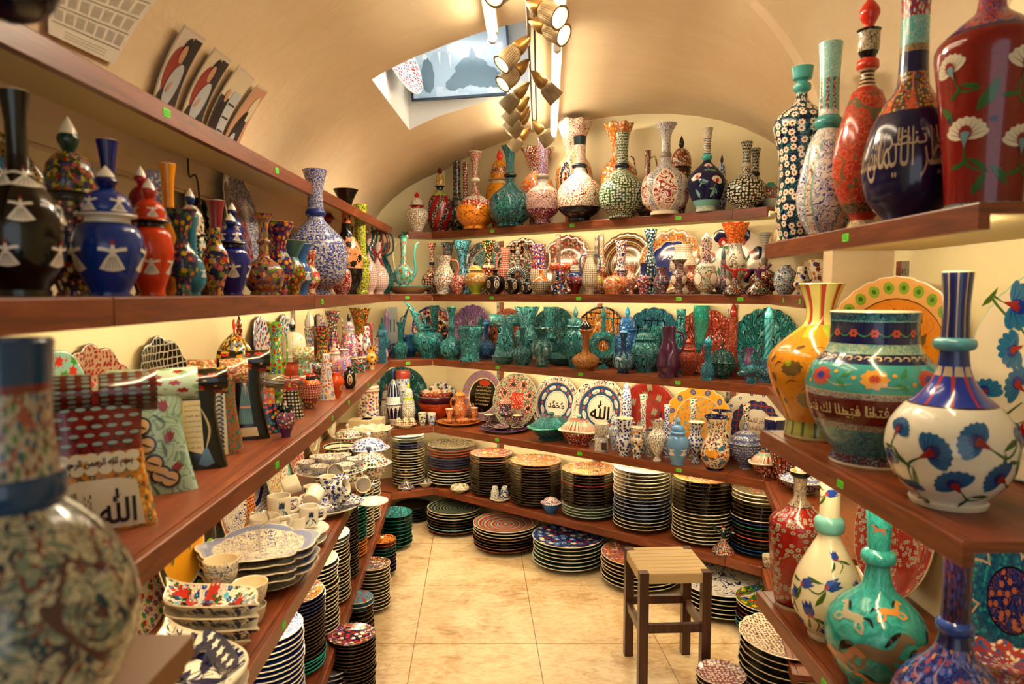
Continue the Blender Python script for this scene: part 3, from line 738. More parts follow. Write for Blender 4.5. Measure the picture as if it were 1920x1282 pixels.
def m_horse(bm,g,k,R,s,j=0,fl=1):
    """galloping horse: body k+j, mane k+2"""
    s*=R; X=lambda l:[(fl*a*s,b*s) for a,b in l]; G2=lambda e:(lambda x,y:g(x,y,e))
    blob(bm,G2(.001),0,0,X([(.55,.12),(.4,.24),(.1,.2),(-.25,.26),(-.5,.2),(-.6,0),(-.45,-.16),(-.1,-.14),(.25,-.2),(.5,-.1)]),k+j,2)
    stroke(bm,G2(.0013),X([(.4,.08),(.62,.38),(.72,.58)]),s*.24,k+j,0)
    blob(bm,G2(.0016),fl*.84*s,.52*s,X([(.26,-.14),(.2,-.02),(0,.12),(-.14,.14),(-.16,-.04),(.12,-.17)]),k+j,2)
    for L in ([(.42,-.05),(.72,-.12),(.78,-.42)],[(.3,-.1),(.5,-.38),(.86,-.36)],[(-.45,-.05),(-.62,-.36),(-.5,-.6)],[(-.3,-.08),(-.34,-.42),(-.66,-.58)]): stroke(bm,G2(.0012),X(L),s*.11,k+j,0)
    stroke(bm,G2(.002),X([(.66,.66),(.42,.52),(.2,.28)]),s*.13,k+2,1); stroke(bm,G2(.002),X([(-.55,.14),(-.85,.1),(-1.0,-.2)]),s*.12,k+2,1)
def m_leaf(bm,g,k,R,r,ang,j=3,w=.22): leaf(bm,g,0,0,r*R,ang,k+j,w)
def m_stem(bm,g,k,R,pts,w,j=3): stroke(bm,g,[(a*R,b*R) for a,b in pts],w*R,k+j,1)
# ---------------------------------------------------------------- plan
LF=[(-.585,.1),(-.60,1.03),(-.635,2.2),(-.783,4.374)]
CH=(-.524,4.5); D2=(1.053,3.289); E2=(1.188,3.161); F2=(.96,2.25)
FRONT=[Vector(p) for p in LF+[CH,D2,E2,F2]]
DEP=.38
def offs(pl,d):
    """offset a polyline to its outer (wall) side"""
    out=[]; n=len(pl); N=[]
    for a,b in zip(pl,pl[1:]):
        t=(b-a).normalized(); N.append(Vector((-t.y,t.x)))
    for i,p in enumerate(pl):
        if i==0: out.append(p+N[0]*d)
        elif i==n-1: out.append(p+N[-1]*d)
        else:
            m=(N[i-1]+N[i]).normalized(); out.append(p+m*d/m.dot(N[i]))
    return out
BACK=offs(FRONT,DEP)
RU=[Vector((.765,2.08)),Vector((.765,1.13))]     # free-standing right unit, front edge (far -> near)
RW=1.22
Z={'T':1.95,'2':1.545,'3':1.12,'4':.67,'5':.25,'L0':1.967,'R1':1.70,'R3':1.13,'R5':.62}
TH=.045
# ---------------------------------------------------------------- setting materials
def obco():
    n=nd('ShaderNodeTexCoord'); return n.outputs['Object']
def newmat(name,rough=.5):
    global T
    m=bpy.data.materials.new(name); m.use_nodes=True; T=m.node_tree; b=T.nodes['Principled BSDF']; b.inputs['Roughness'].default_value=rough
    return m,b
def plaster(name,c1,c2,bumpd=.006):
    m,b=newmat(name,.75); o=obco(); n1=noise(o,1.3,4,.6,.6); st=vm('MULTIPLY',o,(1.2,5.0,5.0)); n2=noise(st,2.2,5,.65,1.0)
    c=mix(mt('MULTIPLY_ADD',n1,.55,mt('MULTIPLY',n2,.45)),C(c1),C(c2)); put(b.inputs['Base Color'],c)
    q=nd('ShaderNodeBump'); q.inputs['Strength'].default_value=.45; q.inputs['Distance'].default_value=bumpd; put(q.inputs['Height'],mt('ADD',n2,mt('MULTIPLY',noise(o,30,3),.25))); put(b.inputs['Normal'],q.outputs[0]); return m
M_PLA=plaster('plaster','#cfb184','#f0dcb6')
M_WALL=plaster('wall_panel','#ead9a6','#f3e6bb',.001)
m,b=newmat('wood',.38); o=obco(); wv=vm('MULTIPLY',uvm('UM'),(1.6,14.0,1.0)); n1=noise(wv,2.2,5,.6,1.2); n2=noise(vm('MULTIPLY',uvm('UM'),(5.0,90.0,1.0)),2,2)
c=ramp(mt('MULTIPLY_ADD',n1,.75,mt('MULTIPLY',n2,.25)),[(.3,'#461f0f'),(.5,'#713517'),(.72,'#8e4b27')]); put(b.inputs['Base Color'],c); M_WOOD=m
m,b=newmat('dark_wood',.35); n1=noise(vm('MULTIPLY',uvm('UM'),(30.0,2.0,1.0)),2.2,4,.6,.8)
put(b.inputs['Base Color'],ramp(n1,[(.3,'#26130a'),(.6,'#46261a'),(.8,'#5b3722')])); M_DWOOD=m
m,b=newmat('undershelf',.6); b.inputs['Base Color'].default_value=C('#d9c48c'); M_UNDER=m
m,b=newmat('travertine',.28); o=obco(); s=sep(o); ra=math.radians(3)
fx=mt('MULTIPLY_ADD',s[0],cos(ra),mt('MULTIPLY_ADD',s[1],sin(ra),10*.541+.279)); fy=mt('MULTIPLY_ADD',s[1],1.0,10*.61-2.926)
gx=mt('ABSOLUTE',mt('SUBTRACT',mt('FRACT',mt('DIVIDE',fx,.541)),.5)); gy=mt('ABSOLUTE',mt('SUBTRACT',mt('FRACT',mt('DIVIDE',fy,.61)),.5))
gl=mt('MAXIMUM',more(gx,.4965),more(gy,.4965))
n1=noise(o,2.6,6,.62,1.6); n2=noise(vm('MULTIPLY',o,(2.0,4.5,1.0)),5,6,.7,2.0); n3=noise(o,40,3,.6)
c=ramp(mt('MULTIPLY_ADD',n1,.5,mt('MULTIPLY',n2,.5)),[(.36,'#96764c'),(.46,'#bd9f74'),(.54,'#cfb78e'),(.68,'#dbc9a4')])
c=mix(mt('MULTIPLY',mt('SUBTRACT',.5,n3,None,True),1.2),c,C('#9a7445')); c=mix(gl,c,C('#6b5232')); put(b.inputs['Base Color'],c)
q=nd('ShaderNodeBump'); q.inputs['Strength'].default_value=.3; q.inputs['Distance'].default_value=.002; put(q.inputs['Height'],mt('SUBTRACT',1.0,gl)); put(b.inputs['Normal'],q.outputs[0]); M_FLOOR=m
M_BRASS=simple('brass','#94723c',.36,.8); M_BRASS2=simple('brass_ribbed','#8e7a58',.5,.55); M_STEEL=simple('steel','#9a9488',.35,.8); M_BLACKM=simple('black_metal','#16130f',.5,.3)
m,b=newmat('slotted_steel',.4); s_=sep(uvm('UM')); b.inputs['Metallic'].default_value=.6
put(b.inputs['Base Color'],mix(mt('MULTIPLY',mt('MULTIPLY',more(mt('FRACT',mt('DIVIDE',s_[1],.05)),.35),less(mt('FRACT',mt('DIVIDE',s_[1],.05)),.75)),mt('MULTIPLY',more(mt('ABSOLUTE',s_[0]),.003),less(mt('ABSOLUTE',s_[0]),.008))),C('#9a9488'),C('#16130f'))); M_SLOT=m
M_GREEN=simple('green_sticker','#5fd62a',.6); M_INK=simple('ink','#20501a',.8)
M_WHITE=simple('white_paint','#f2f0ea',.5)
TUBE_E=simple('fluorescent','#ffffff',.5,0,'#ffefd0',36.0); LED_E=simple('strip_light','#ffffff',.5,0,'#ffe8bc',72.0); SPOT_E=simple('spot_face','#ffffff',.5,0,'#fff0d8',28.0)
# ---------------------------------------------------------------- floor and walls
def quad_obj(name,pts,mat_,kind='structure'):
    bm=newbm(); f=bm.faces.new([bm.verts.new(p) for p in pts]); o=link(name,bm2me(bm,name,[mat_],False)); tag(o,kind=kind); return o
def prism(bm,poly,z0,z1,mi=0):
    """vertical prism on a plan polygon, UV M along the edges"""
    um,un=UV(bm); n=len(poly); lo=[bm.verts.new((p[0],p[1],z0)) for p in poly]; hi=[bm.verts.new((p[0],p[1],z1)) for p in poly]; s=0
    for i in range(n):
        j=(i+1)%n; L=math.dist(poly[i][:2],poly[j][:2]); f=bm.faces.new((lo[i],lo[j],hi[j],hi[i])); f.material_index=mi
        setuv(bm,f,[(s,z0),(s+L,z0),(s+L,z1),(s,z1)]); s+=L
    d=(Vector(poly[1][:2])-Vector(poly[0][:2])).normalized()
    for r,rv in ((lo,1),(hi,0)):
        f=bm.faces.new(r[::-1] if rv else r); f.material_index=1 if rv else mi
        setuv(bm,f,[(l.vert.co.x*d.x+l.vert.co.y*d.y,-l.vert.co.x*d.y+l.vert.co.y*d.x) for l in f.loops])
bm=newbm(); box(bm,-1.6,2.6,-2.2,6,-.1,0); link_f=link('floor',bm2me(bm,'floor',[M_FLOOR],False)); tag(link_f,kind='structure')
WT=.12
BO=offs(BACK,WT)
def wall(name,a,b,z1,m_=None):
    bm=newbm(); a,b=Vector(a),Vector(b); t=(b-a).normalized(); n=Vector((-t.y,t.x))*WT
    prism(bm,[a,b,b+n,a+n],0,z1); o=link(name,bm2me(bm,name,[m_ or M_WALL,m_ or M_WALL],False)); return tag(o,kind='structure')
wl=[Vector((BACK[0].x,-2.0))]+BACK[1:]
wall('wall_left',(BACK[0].x,-2.0),BACK[1],1.98); wall('wall_left.001',BACK[1],BACK[2],1.98); wall('wall_left.002',BACK[2],BACK[3],2.05)
wall('wall_corner',BACK[3],BACK[4],2.5); wall('wall_back',BACK[4],BACK[5],2.68); wall('wall_back.001',BACK[5],BACK[6]+Vector((.1,-.09)),2.68)
wall('wall_right',BACK[6],(RW+.12,2.2),2.1); wall('wall_right.001',(RW,2.26),(RW,-2.0),2.75)
# vault -----------------------------------------------------------------
def vprof(Y):
    """list of (X,z) left->right for the vault at depth Y"""
    aL,bz,z0,cx=1.41,.75,1.85,.42; P=[]
    if Y>=2.2:
        aR=.60+.42*(Y-2.2)
    N=26
    for i in range(N+1):
        t=PI-PI*i/N
        x=cos(t); z=sin(t)
        if x<0: P.append((cx+aL*x,z0+bz*z))
        else: P.append((cx+aR*x,z0+bz*z)) if Y>=2.2 else P.append((cx+.84*x,2.15+.45*z if i<N else 2.1))
    return P
def vault(name,Ys,uniform=False):
    bm=newbm(); rows=[]; rows2=[]
    for Y in Ys:
        P=vprof(Y); rows.append([bm.verts.new((x,Y,z)) for x,z in P])
        rows2.append([bm.verts.new((x+(x-.42)*.12,Y,z+.16)) for x,z in P])
    n=len(rows[0])
    for R_,fl in ((rows,0),(rows2,1)):
        for j in range(len(Ys)-1):
            for i in range(n-1):
                q=[R_[j][i],R_[j][i+1],R_[j+1][i+1],R_[j+1][i]]; bm.faces.new(q if fl else q[::-1])
    for j in (0,-1):
        for i in range(n-1): bm.faces.new((rows[j][i],rows[j][i+1],rows2[j][i+1],rows2[j][i]))
    for i in (0,n-1):
        for j in range(len(Ys)-1): bm.faces.new((rows[j][i],rows[j+1][i],rows2[j+1][i],rows2[j][i]))
    bmesh.ops.recalc_face_normals(bm,faces=bm.faces[:]); return bm
def hit_vault(px,py):
    r=ray(px,py); t=.5
    while t<8:
        p=Vector((r.x*t,r.y*t,EYE+r.z*t)); x=p.x-.42; a=1.41 if x<0 else 1.1; q=1-(x/a)**2
        if p.z>1.85 and (q<0 or p.z-1.85>.75*math.sqrt(q)): return p
        t+=.004
    return p
def vnorm(p): 
    x=p.x-.42; n=Vector((x/1.41**2,0,(p.z-1.85)/.75**2)); return n.normalized()
bm=vault('ceiling',[2.2,2.6,3.0,3.4,3.8,4.2,4.6,5.2]); vo=link('ceiling',bm2me(bm,'ceiling',[M_PLA]))
# niche cut through the vault
NC=[hit_vault(*p) for p in ((697,148),(768,243),(1003,168),(985,38))]
ncen=sum(NC,Vector())/4; nn=vnorm(ncen); nn=Vector((-.04,.05,1)).normalized()
def cutter(name,pts,dirv,a,b):
    bm=newbm(); A=[bm.verts.new(p+dirv*a) for p in pts]; B=[bm.verts.new(p+dirv*b) for p in pts]; n=len(pts)
    bm.faces.new(A); bm.faces.new(B[::-1])
    for i in range(n): bm.faces.new((A[i],A[(i+1)%n],B[(i+1)%n],B[i]))
    bmesh.ops.recalc_face_normals(bm,faces=bm.faces[:]); return link(name,bm2me(bm,name,[M_WHITE],False))
def boolean(o,c):
    md=o.modifiers.new('b','BOOLEAN'); md.object=c; md.solver='EXACT'; md.material_mode='TRANSFER'; md.operation='DIFFERENCE'
    bpy.context.view_layer.update(); me=bpy.data.meshes.new_from_object(o.evaluated_get(bpy.context.evaluated_depsgraph_get()))
    o.modifiers.clear(); o.data=me; bpy.data.objects.remove(c)
cut=cutter('cut',NC,nn,-.3,.9); boolean(vo,cut); tag(vo,kind='structure')
bm=vault('ceiling',[-2.2,-1,0,.6,1.2,1.7,2.2]); vo2=link('ceiling.001',bm2me(bm,'ceiling',[M_PLA])); tag(vo2,kind='structure')
# arch face between the two vaults, right side
bm=newbm(); inner_=[(x,z) for x,z in vprof(2.21) if x>.4]; ou=[(x*1.0,z+.02) for x,z in vprof(2.19) if x>.4]+[(RW+.12,1.5)]
inner_=inner_+[(inner_[-1][0],1.5)]
A=[bm.verts.new((x,2.195,z)) for x,z in inner_]; B=[bm.verts.new((x+.02,2.195,z)) for x,z in ou]; A2=[bm.verts.new((x,2.26,z)) for x,z in inner_]; B2=[bm.verts.new((x+.02,2.26,z)) for x,z in ou]
for i in range(len(A)-1):
    bm.faces.new((A[i],A[i+1],B[i+1],B[i])); bm.faces.new((A2[i],B2[i],B2[i+1],A2[i+1])); bm.faces.new((A[i],A2[i],A2[i+1],A[i+1])); bm.faces.new((B[i],B[i+1],B2[i+1],B2[i]))
tag(link('wall_arch',bm2me(bm,'wall_arch',[M_PLA],False)),kind='structure')
# filler soffit between the low right spring of the vault and the right wall
bm=newbm(); prism(bm,[(1.0,2.26),(1.36,2.26),(1.75,3.6),(1.35,3.6)],1.80,1.86); tag(link('trim_1',bm2me(bm,'trim',[M_PLA,M_PLA],False)),kind='structure')
# left soffit joining the wall to the vault spring
bm=newbm(); prism(bm,[(-.972,-2.2),(-.985,5.3),(-1.4,5.3),(-1.12,-2.2)],1.86,1.90); tag(link('trim_2',bm2me(bm,'trim',[M_PLA,M_PLA],False)),kind='structure')
# niche box with framed photograph
NB=[p+nn*(.62+2.4-p.z) for p in NC]; NA=[p+nn*.02 for p in NC]
bm=newbm(); a=[bm.verts.new(p) for p in NA]; b_=[bm.verts.new(p+(p-ncen)*.02) for p in NB]
for i in range(4): bm.faces.new((a[i],a[(i+1)%4],b_[(i+1)%4],b_[i]))
tag(link('trim_3',bm2me(bm,'trim',[M_WHITE],False)),kind='structure')
bm=newbm(); bm.faces.new([bm.verts.new(p+(p-ncen)*.05) for p in NB][::-1]); tag(link('trim_4',bm2me(bm,'trim',[M_WHITE],False)),kind='structure')
# framed group photograph standing on the far side of the niche
PY=3.5
def pyp(px,py):
    r=ray(px,py); t=PY/r.y; return Vector((r.x*t,PY,EYE+r.z*t))
bl,br=pyp(772,191),pyp(961,178); wd=(br-bl); ux=wd.normalized(); uz=Vector((-ux.z,0,ux.x)); WP=wd.length; HP=.42
pr=empty('framed_photograph',bl); tag(pr,'blue tinted old group photograph in a dark frame inside the ceiling niche','picture')
S_=lambda x,y,e=0.0: ux*x+uz*y+Vector((0,-e,0))
def slab(name,pts,m_,e0,e1,par):
    bm=newbm(); a=[bm.verts.new(S_(x,y,e0)) for x,y in pts]; b_=[bm.verts.new(S_(x,y,e1)) for x,y in pts]; n=len(pts); bm.faces.new(a[::-1]); bm.faces.new(b_)
    for i in range(n): bm.faces.new((a[i],a[(i+1)%n],b_[(i+1)%n],b_[i]))
    bmesh.ops.recalc_face_normals(bm,faces=bm.faces[:]); return link(name,bm2me(bm,name,[m_],False),par)
MF=simple('dark_frame','#1c2c3c',.3); fw=.012
for q in ([(0,0),(WP,0),(WP,fw),(0,fw)],[(0,HP-fw),(WP,HP-fw),(WP,HP),(0,HP)],[(0,fw),(fw,fw),(fw,HP-fw),(0,HP-fw)],[(WP-fw,fw),(WP,fw),(WP,HP-fw),(WP-fw,HP-fw)]): slab('frame_side',q,MF,-.008,.012,pr)
bm=newbm(); f=bm.faces.new([bm.verts.new(S_(x,y,.0)) for x,y in ((fw,fw),(WP-fw,fw),(WP-fw,HP-fw),(fw,HP-fw))])
gs=lambda x,y,e=.001: S_(x,y,e)
for i in range(7):   # pale suited figures
    cx=WP*(.16+.125*i+.02*(i%2)); hy=HP*(.50+.13*((i*3)%4)/3); s_=.05
    blob(bm,lambda x,y:gs(x,y,.0008+.00004*i),cx,hy-s_*1.6,[(s_*.55,s_*1.0),(s_*.9,s_*.6),(s_*.9,-s_*2.4),(-s_*.9,-s_*2.4),(-s_*.9,s_*.6),(-s_*.55,s_*1.0)],1,1)
    blob(bm,lambda x,y:gs(x,y,.0016),cx,hy,ell(s_*.26,s_*.36),2,1); blob(bm,lambda x,y:gs(x,y,.0018),cx,hy-s_*1.1,[(s_*.15,s_*.5),(0,-s_*.9),(-s_*.15,s_*.5)],2,1)
for q_,(cx,cy,rx,ry) in enumerate(((.62,.26,.17,.17),(.50,.17,.10,.10),(.74,.19,.14,.13),(.86,.14,.10,.09),(.42,.12,.07,.07),(.18,.24,.06,.2))):
    blob(bm,lambda x,y:gs(x,y,.0022+.0003*q_),cx*WP,cy*HP+.02,ell(rx*WP*1.0,ry*HP,0,22,9,.07),3,1)
blob(bm,lambda x,y:gs(x,y,.005),.63*WP,.46*HP,[(.003,.05),(.02,.0),(.003,-.03),(-.003,-.03),(-.02,.0),(-.003,.05)],3,1)
link('print',bm2me(bm,'print',[simple('pr0','#b9cbd8',.15),simple('pr1','#a3b9ca',.15),simple('pr2','#dfe6ea',.15),simple('pr3','#5d7685',.15)],False),pr)
# ---------------------------------------------------------------- shelf boards
def sticker(parent,p,t,nrm,w=.03,h=.018):
    """green price label with two lines of writing on a board edge; p centre, t along, nrm outwards"""
    bm=newbm(); up=Vector((0,0,1)); q=p+nrm*.0012; x=t*w/2; y=up*h/2
    c=.25; pts=[(-1,-1+c),(-1+c*.6,-1),(1-c*.6,-1),(1,-1+c),(1,1-c),(1-c*.6,1),(-1+c*.6,1),(-1,1-c)]
    V=[bm.verts.new(q+x*a+y*b) for a,b in pts]; V2=[bm.verts.new(q-nrm*.0011+x*a+y*b) for a,b in pts]; f=bm.faces.new(V)
    for i in range(8): bm.faces.new((V[i],V[(i+1)%8],V2[(i+1)%8],V2[i]))
    for k,(dy,wd) in enumerate(((.3,.7),(-.35,.8))):
        for j in range(7):
            a0=-wd+j*2*wd/7; a1=a0+2*wd/7*.6; g=bm.faces.new([bm.verts.new(q+nrm*.0004+x*a+y*b) for a,b in ((a0,dy-.12),(a1,dy-.1),(a1,dy+.12),(a0,dy+.1))]); g.material_index=1
    link('price_sticker',bm2me(bm,'price_sticker',[M_GREEN,M_INK],False),parent)
def lerp(a,b,t): return a+(b-a)*t
def board(front,back,z,label,th=TH,stick=(),cat='shelf',lit=.04):
    front=[Vector(v) for v in front]; back=[Vector(v) for v in back]; g=.0015
    for L_ in (front,back):
        d0=(L_[1]-L_[0]).normalized()*g; L_[0]=L_[0]+d0; L_[-1]=L_[-1]-(L_[-1]-L_[-2]).normalized()*g
    n0=Vector((-(front[1]-front[0]).y,(front[1]-front[0]).x)).normalized()*.003; back=[v-n0 for v in back]
    lip=offs(front,.02); bm=newbm(); prism(bm,lip+back[::-1],z-.02,z); bmesh.ops.recalc_face_normals(bm,faces=bm.faces[:])
    o=link('shelf_board',bm2me(bm,'shelf_board',[M_WOOD,M_UNDER],False)); tag(o,label,cat,'wooden shelf boards')
    bm=newbm(); prism(bm,front+lip[::-1],z-th,z)
    bev_e=[e for e in bm.edges if len(e.link_faces)==2 and all(abs(v.co.z-z)<1e-6 for v in e.verts)]
    bmesh.ops.bevel(bm,geom=bev_e,offset=.003,segments=2,affect='EDGES',profile=.5)
    bmesh.ops.recalc_face_normals(bm,faces=bm.faces[:]); link('front_edge',bm2me(bm,'front_edge',[M_WOOD,M_WOOD],False),o)
    if lit:
        P=offs(front,lit); k=0
        for a_,b_ in zip(P,P[1:]):
            if (b_-a_).length<.12: continue
            a2=lerp(a_,b_,.05); b2=lerp(a_,b_,.95); zz=z-.034; A=Vector((a2.x,a2.y,zz)); B=Vector((b2.x,b2.y,zz))
            bm=newbm(); tube(bm,[A,lerp(A,B,.5),B],.007,8,0); q=link('strip_light',bm2me(bm,'strip_light',[LED_E]),o)
            bm=newbm(); d0=(B-A).normalized(); n0=Vector((-d0.y,d0.x,0))*.009; u=Vector((0,0,.0135)); w=Vector((0,0,.007))
            V=[bm.verts.new(v) for v in (A-n0+w,B-n0+w,B+n0+w,A+n0+w,A-n0+u,B-n0+u,B+n0+u,A+n0+u)]
            for f in ((0,1,2,3),(7,6,5,4),(0,4,5,1),(1,5,6,2),(2,6,7,3),(3,7,4,0)): bm.faces.new([V[i] for i in f])
            link('lamp_housing',bm2me(bm,'lamp_housing',[M_WHITE],False),q)
    for px in stick:
        best=None
        for a,b in zip(front,front[1:]):
            d=b-a; zz=z-th*.5; k=(px-960)/F; # X = k*(Y cp-(z-E)sp)
            den=d.x-k*d.y*CP
            if abs(den)<1e-9: continue
            t=(k*(a.y*CP-(zz-EYE)*SP)-a.x)/den
            if -.01<=t<=1.01 and (a+d*t).y>0: best=(a+d*t,d.normalized())
        if best:
            p,t=best; n=Vector((t.y,-t.x,0)); sticker(o,Vector((p.x,p.y,z-th*.5)),Vector((t.x,t.y,0)),n)
    return o
SEG={'l1':(0,1),'l2':(1,2),'l3':(2,3),'c':(3,4),'b':(4,5),'b2':(5,6),'r':(6,7)}
LV={'2':'at eye level','3':'below eye level','4':'at waist height','5':'just above the floor'}
ST={('2','l2'):(),('2','l3'):(545,604),('2','c'):(764,),('2','b'):(922,1085,1273),('2','b2'):(1388,),('2','r'):(1469,1500),
    ('3','l2'):(519,),('3','l3'):(623,654,690),('3','c'):(765,),('3','b'):(933,1089,1271),('3','b2'):(),
    ('4','l2'):(532,),('4','l3'):(655,),('4','b'):(932,1087,1273)}
WHERE={'l1':'nearest piece of the left wall shelf','l2':'middle piece of the left wall shelf','l3':'far piece of the left wall shelf','c':'short shelf piece across the far left corner','b':'long slanting back wall shelf','b2':'short shelf piece right of the back wall shelf','r':'shelf piece running behind the right unit'}
for lv in '2345':
    for sg,(i,j) in SEG.items():
        board(FRONT[i:j+1],BACK[i:j+1],Z[lv],'reddish brown '+WHERE[sg]+' '+LV[lv],stick=ST.get((lv,sg),()),lit=0 if (lv=='5' or sg=='l1') else .04)
# top back shelf and its left end
def lerp(a,b,t): return a+(b-a)*t
board([lerp(FRONT[3],FRONT[4],.45),FRONT[4]],[lerp(BACK[3],BACK[4],.55),BACK[4]],Z['T'],'reddish brown short left end of the high shelf under the vault')
board(FRONT[4:6],BACK[4:6],Z['T'],'reddish brown long highest shelf on the back wall carrying the tall vases',stick=(923,1073,1272))
board([FRONT[5],lerp(FRONT[5],FRONT[6],.9)],[BACK[5],lerp(BACK[5],BACK[6],.7)],Z['T'],'reddish brown right end of the highest back wall shelf')
TL=[Vector((-.757,.1)),Vector((-.757,4.36))]; TLB=[Vector((-.955,.1)),Vector((-.965,4.36))]
board(TL,TLB,Z['L0'],'reddish brown overhead shelf along the left wall with photographs on it',stick=(312,519),lit=0)
# right unit
RB=[Vector((RW,2.08)),Vector((RW,1.13))]
board(RU,RB,Z['R1'],'reddish brown top shelf of the right unit under five tall vases',stick=(1586,))
board(RU,RB,Z['R3'],'reddish brown middle shelf of the right unit under the turquoise banded pot',stick=(1576,))
board([RU[0],Vector((.765,.9))],[RB[0],Vector((RW,.9))],Z['R5'],'reddish brown low shelf of the right unit under the red blossom bottle',stick=(1546,),lit=0)
# uprights and strip lights -------------------------------------------------
def upright(x,y,z0,z1,label,rot=0.0):
    root=empty('shelf_upright',(x,y,z0),rot); tag(root,label,'upright','slotted metal uprights')
    bm=newbm(); box(bm,-.012,.012,-.005,.005,0,z1-z0); link('rail',bm2me(bm,'rail',[M_SLOT],False),root)
    bm=newbm(); box(bm,.014,.040,-.004,.005,0,z1-z0); link('wood_strip',bm2me(bm,'wood_strip',[M_WOOD],False),root)
def wall_pt(i,t,off=.006):
    a,b=BACK[i],BACK[i+1]; p=lerp(a,b,t); d=(b-a).normalized(); return p+Vector((d.y,-d.x))*off,math.atan2(d.y,d.x)
for k,(i,t) in enumerate(((4,.22),(4,.56),(4,.93))):
    p,r=wall_pt(i,t)
    nm=('left','middle','right')[k]
    for lv,(za,zb,w) in enumerate(((.26,.62,'lowest gap'),(.68,1.07,'gap above the waist shelf'),(1.13,1.49,'gap below eye level'),(1.55,1.90,'gap under the top shelf'))):
        upright(p.x,p.y,za,zb,f'metal slotted upright on the back wall, {nm} one, in the {w}',r)
p,r=wall_pt(2,.5)
upright(p.x,p.y,1.13,1.49,'metal slotted upright on the left wall above the painted bottles',r)
upright(RW-.006,2.12,.63,1.08,'metal slotted upright on the right wall behind the red plate',PI/2); upright(RW-.006,2.12,1.14,1.65,'metal slotted upright on the right wall behind the yellow plate',PI/2)
# ---------------------------------------------------------------- ceiling lamps
def ceil_z(x,Y):
    P=vprof(Y)
    for (a,za),(b,zb) in zip(P,P[1:]):
        if a<=x<=b: return za+(zb-za)*(x-a)/(b-a)
    return 2.5
def fluo(x0,y0,x1,y1,label):
    z0=ceil_z(x0,max(y0,2.2))-.085; z1=ceil_z(x1,max(y1,2.2))-.085; root=empty('fluorescent_lamp',((x0+x1)/2,(y0+y1)/2,(z0+z1)/2)); tag(root,label,'ceiling light','fluorescent tubes')
    a,b=Vector((x0,y0,z0)),Vector((x1,y1,z1)); inv=Matrix.Translation(root.location).inverted()
    bm=newbm(); tube(bm,[lerp(a,b,.02),lerp(a,b,.5),lerp(a,b,.98)],.013,12); o=link('tube',bm2me(bm,'tube',[TUBE_E]),root); o.matrix_parent_inverse=inv
    for q in (0,1):
        bm=newbm(); tube(bm,[lerp(a,b,q*.98),lerp(a,b,q*.98+.02)],.016,12); o=link('end_cap',bm2me(bm,'end_cap',[M_WHITE]),root); o.matrix_parent_inverse=inv
    bm=newbm(); d=(b-a); n=Vector((-d.y,d.x,0)).normalized()*.02; u=Vector((0,0,.022)); w=Vector((0,0,.045))
    q=[a-n+u,b-n+u,b+n+u,a+n+u]; q2=[v+Vector((0,0,.03)) for v in q]; A=[bm.verts.new(v) for v in q]; B=[bm.verts.new(v) for v in q2]
    bm.faces.new(A); bm.faces.new(B[::-1]); [bm.faces.new((A[i],A[(i+1)%4],B[(i+1)%4],B[i])) for i in range(4)]
    o=link('batten',bm2me(bm,'batten',[simple('batten','#c9a777',.6)],False),root); o.matrix_parent_inverse=inv
fluo(.175,2.72,.255,4.25,'long lit fluorescent tube right of the spotlights near the back wall')
fluo(.10,1.25,.165,2.45,'long lit fluorescent tube right of the spotlights nearest the camera')
fluo(-.10,1.4,-.07,2.55,'lit fluorescent tube left of the spotlights, cut by the top edge')
fluo(-.02,2.95,.03,4.25,'lit fluorescent tube half hidden behind the left spotlights at the far end')
ZR=2.44
def rail_pt(px,py):
    r=ray(px,py); t=(ZR-EYE)/r.z; return Vector((r.x*t,r.y*t,ZR))
pa=rail_pt(988,-10); pb=rail_pt(999,242)
rk=empty('spotlight_track',(pa+pb)/2); tag(rk,'brass ceiling rail the ribbed spotlights hang from','track'); inv=Matrix.Translation(rk.location).inverted()
bm=newbm(); tube(bm,[pa,(pa+pb)/2,pb],.006,8); o=link('rail',bm2me(bm,'rail',[M_STEEL]),rk); o.matrix_parent_inverse=inv
bm=newbm(); tube(bm,[pa+Vector((.02,0,.012)),(pa+pb)/2+Vector((.02,0,.012)),pb+Vector((.02,0,.012))],.004,6); o=link('cable',bm2me(bm,'cable',[M_BLACKM]),rk); o.matrix_parent_inverse=inv
for t in (.05,.35,.65,.97):
    p=lerp(pa,pb,t); bm=newbm(); tube(bm,[p,p+Vector((0,0,ceil_z(p.x,max(p.y,2.2))-ZR))],.004,6); o=link('hanger',bm2me(bm,'hanger',[M_STEEL]),rk); o.matrix_parent_inverse=inv
HEADS=[((987,2),(1041,47)),((992,37),(1050,77)),((994,68),(948,118)),((992,112),(951,154)),((997,133),(1040,176)),((992,154),(953,191)),((992,181),(957,216)),((992,199),(961,230)),((994,206),(967,238)),((999,225),(1025,257)),((994,239),(965,270)),((975,-40),(934,8))]
HN=['top right spotlight, nearest of the ribbed brass heads','second spotlight on the right, ribbed brass head over the tube','brass spotlight in front of the framed picture, upper left','brass spotlight below the one in front of the picture','small right hand spotlight turned sideways mid track','greyish spotlight left of the track, fourth from the far end','ribbed spotlight left of the track above the clustered pair','upper one of two clustered spotlights left of the track','lower one of two clustered spotlights left of the track','last right hand spotlight over the white fluted bottle','lowest left spotlight above the green vase','spotlight cut by the top edge beside the left tube']
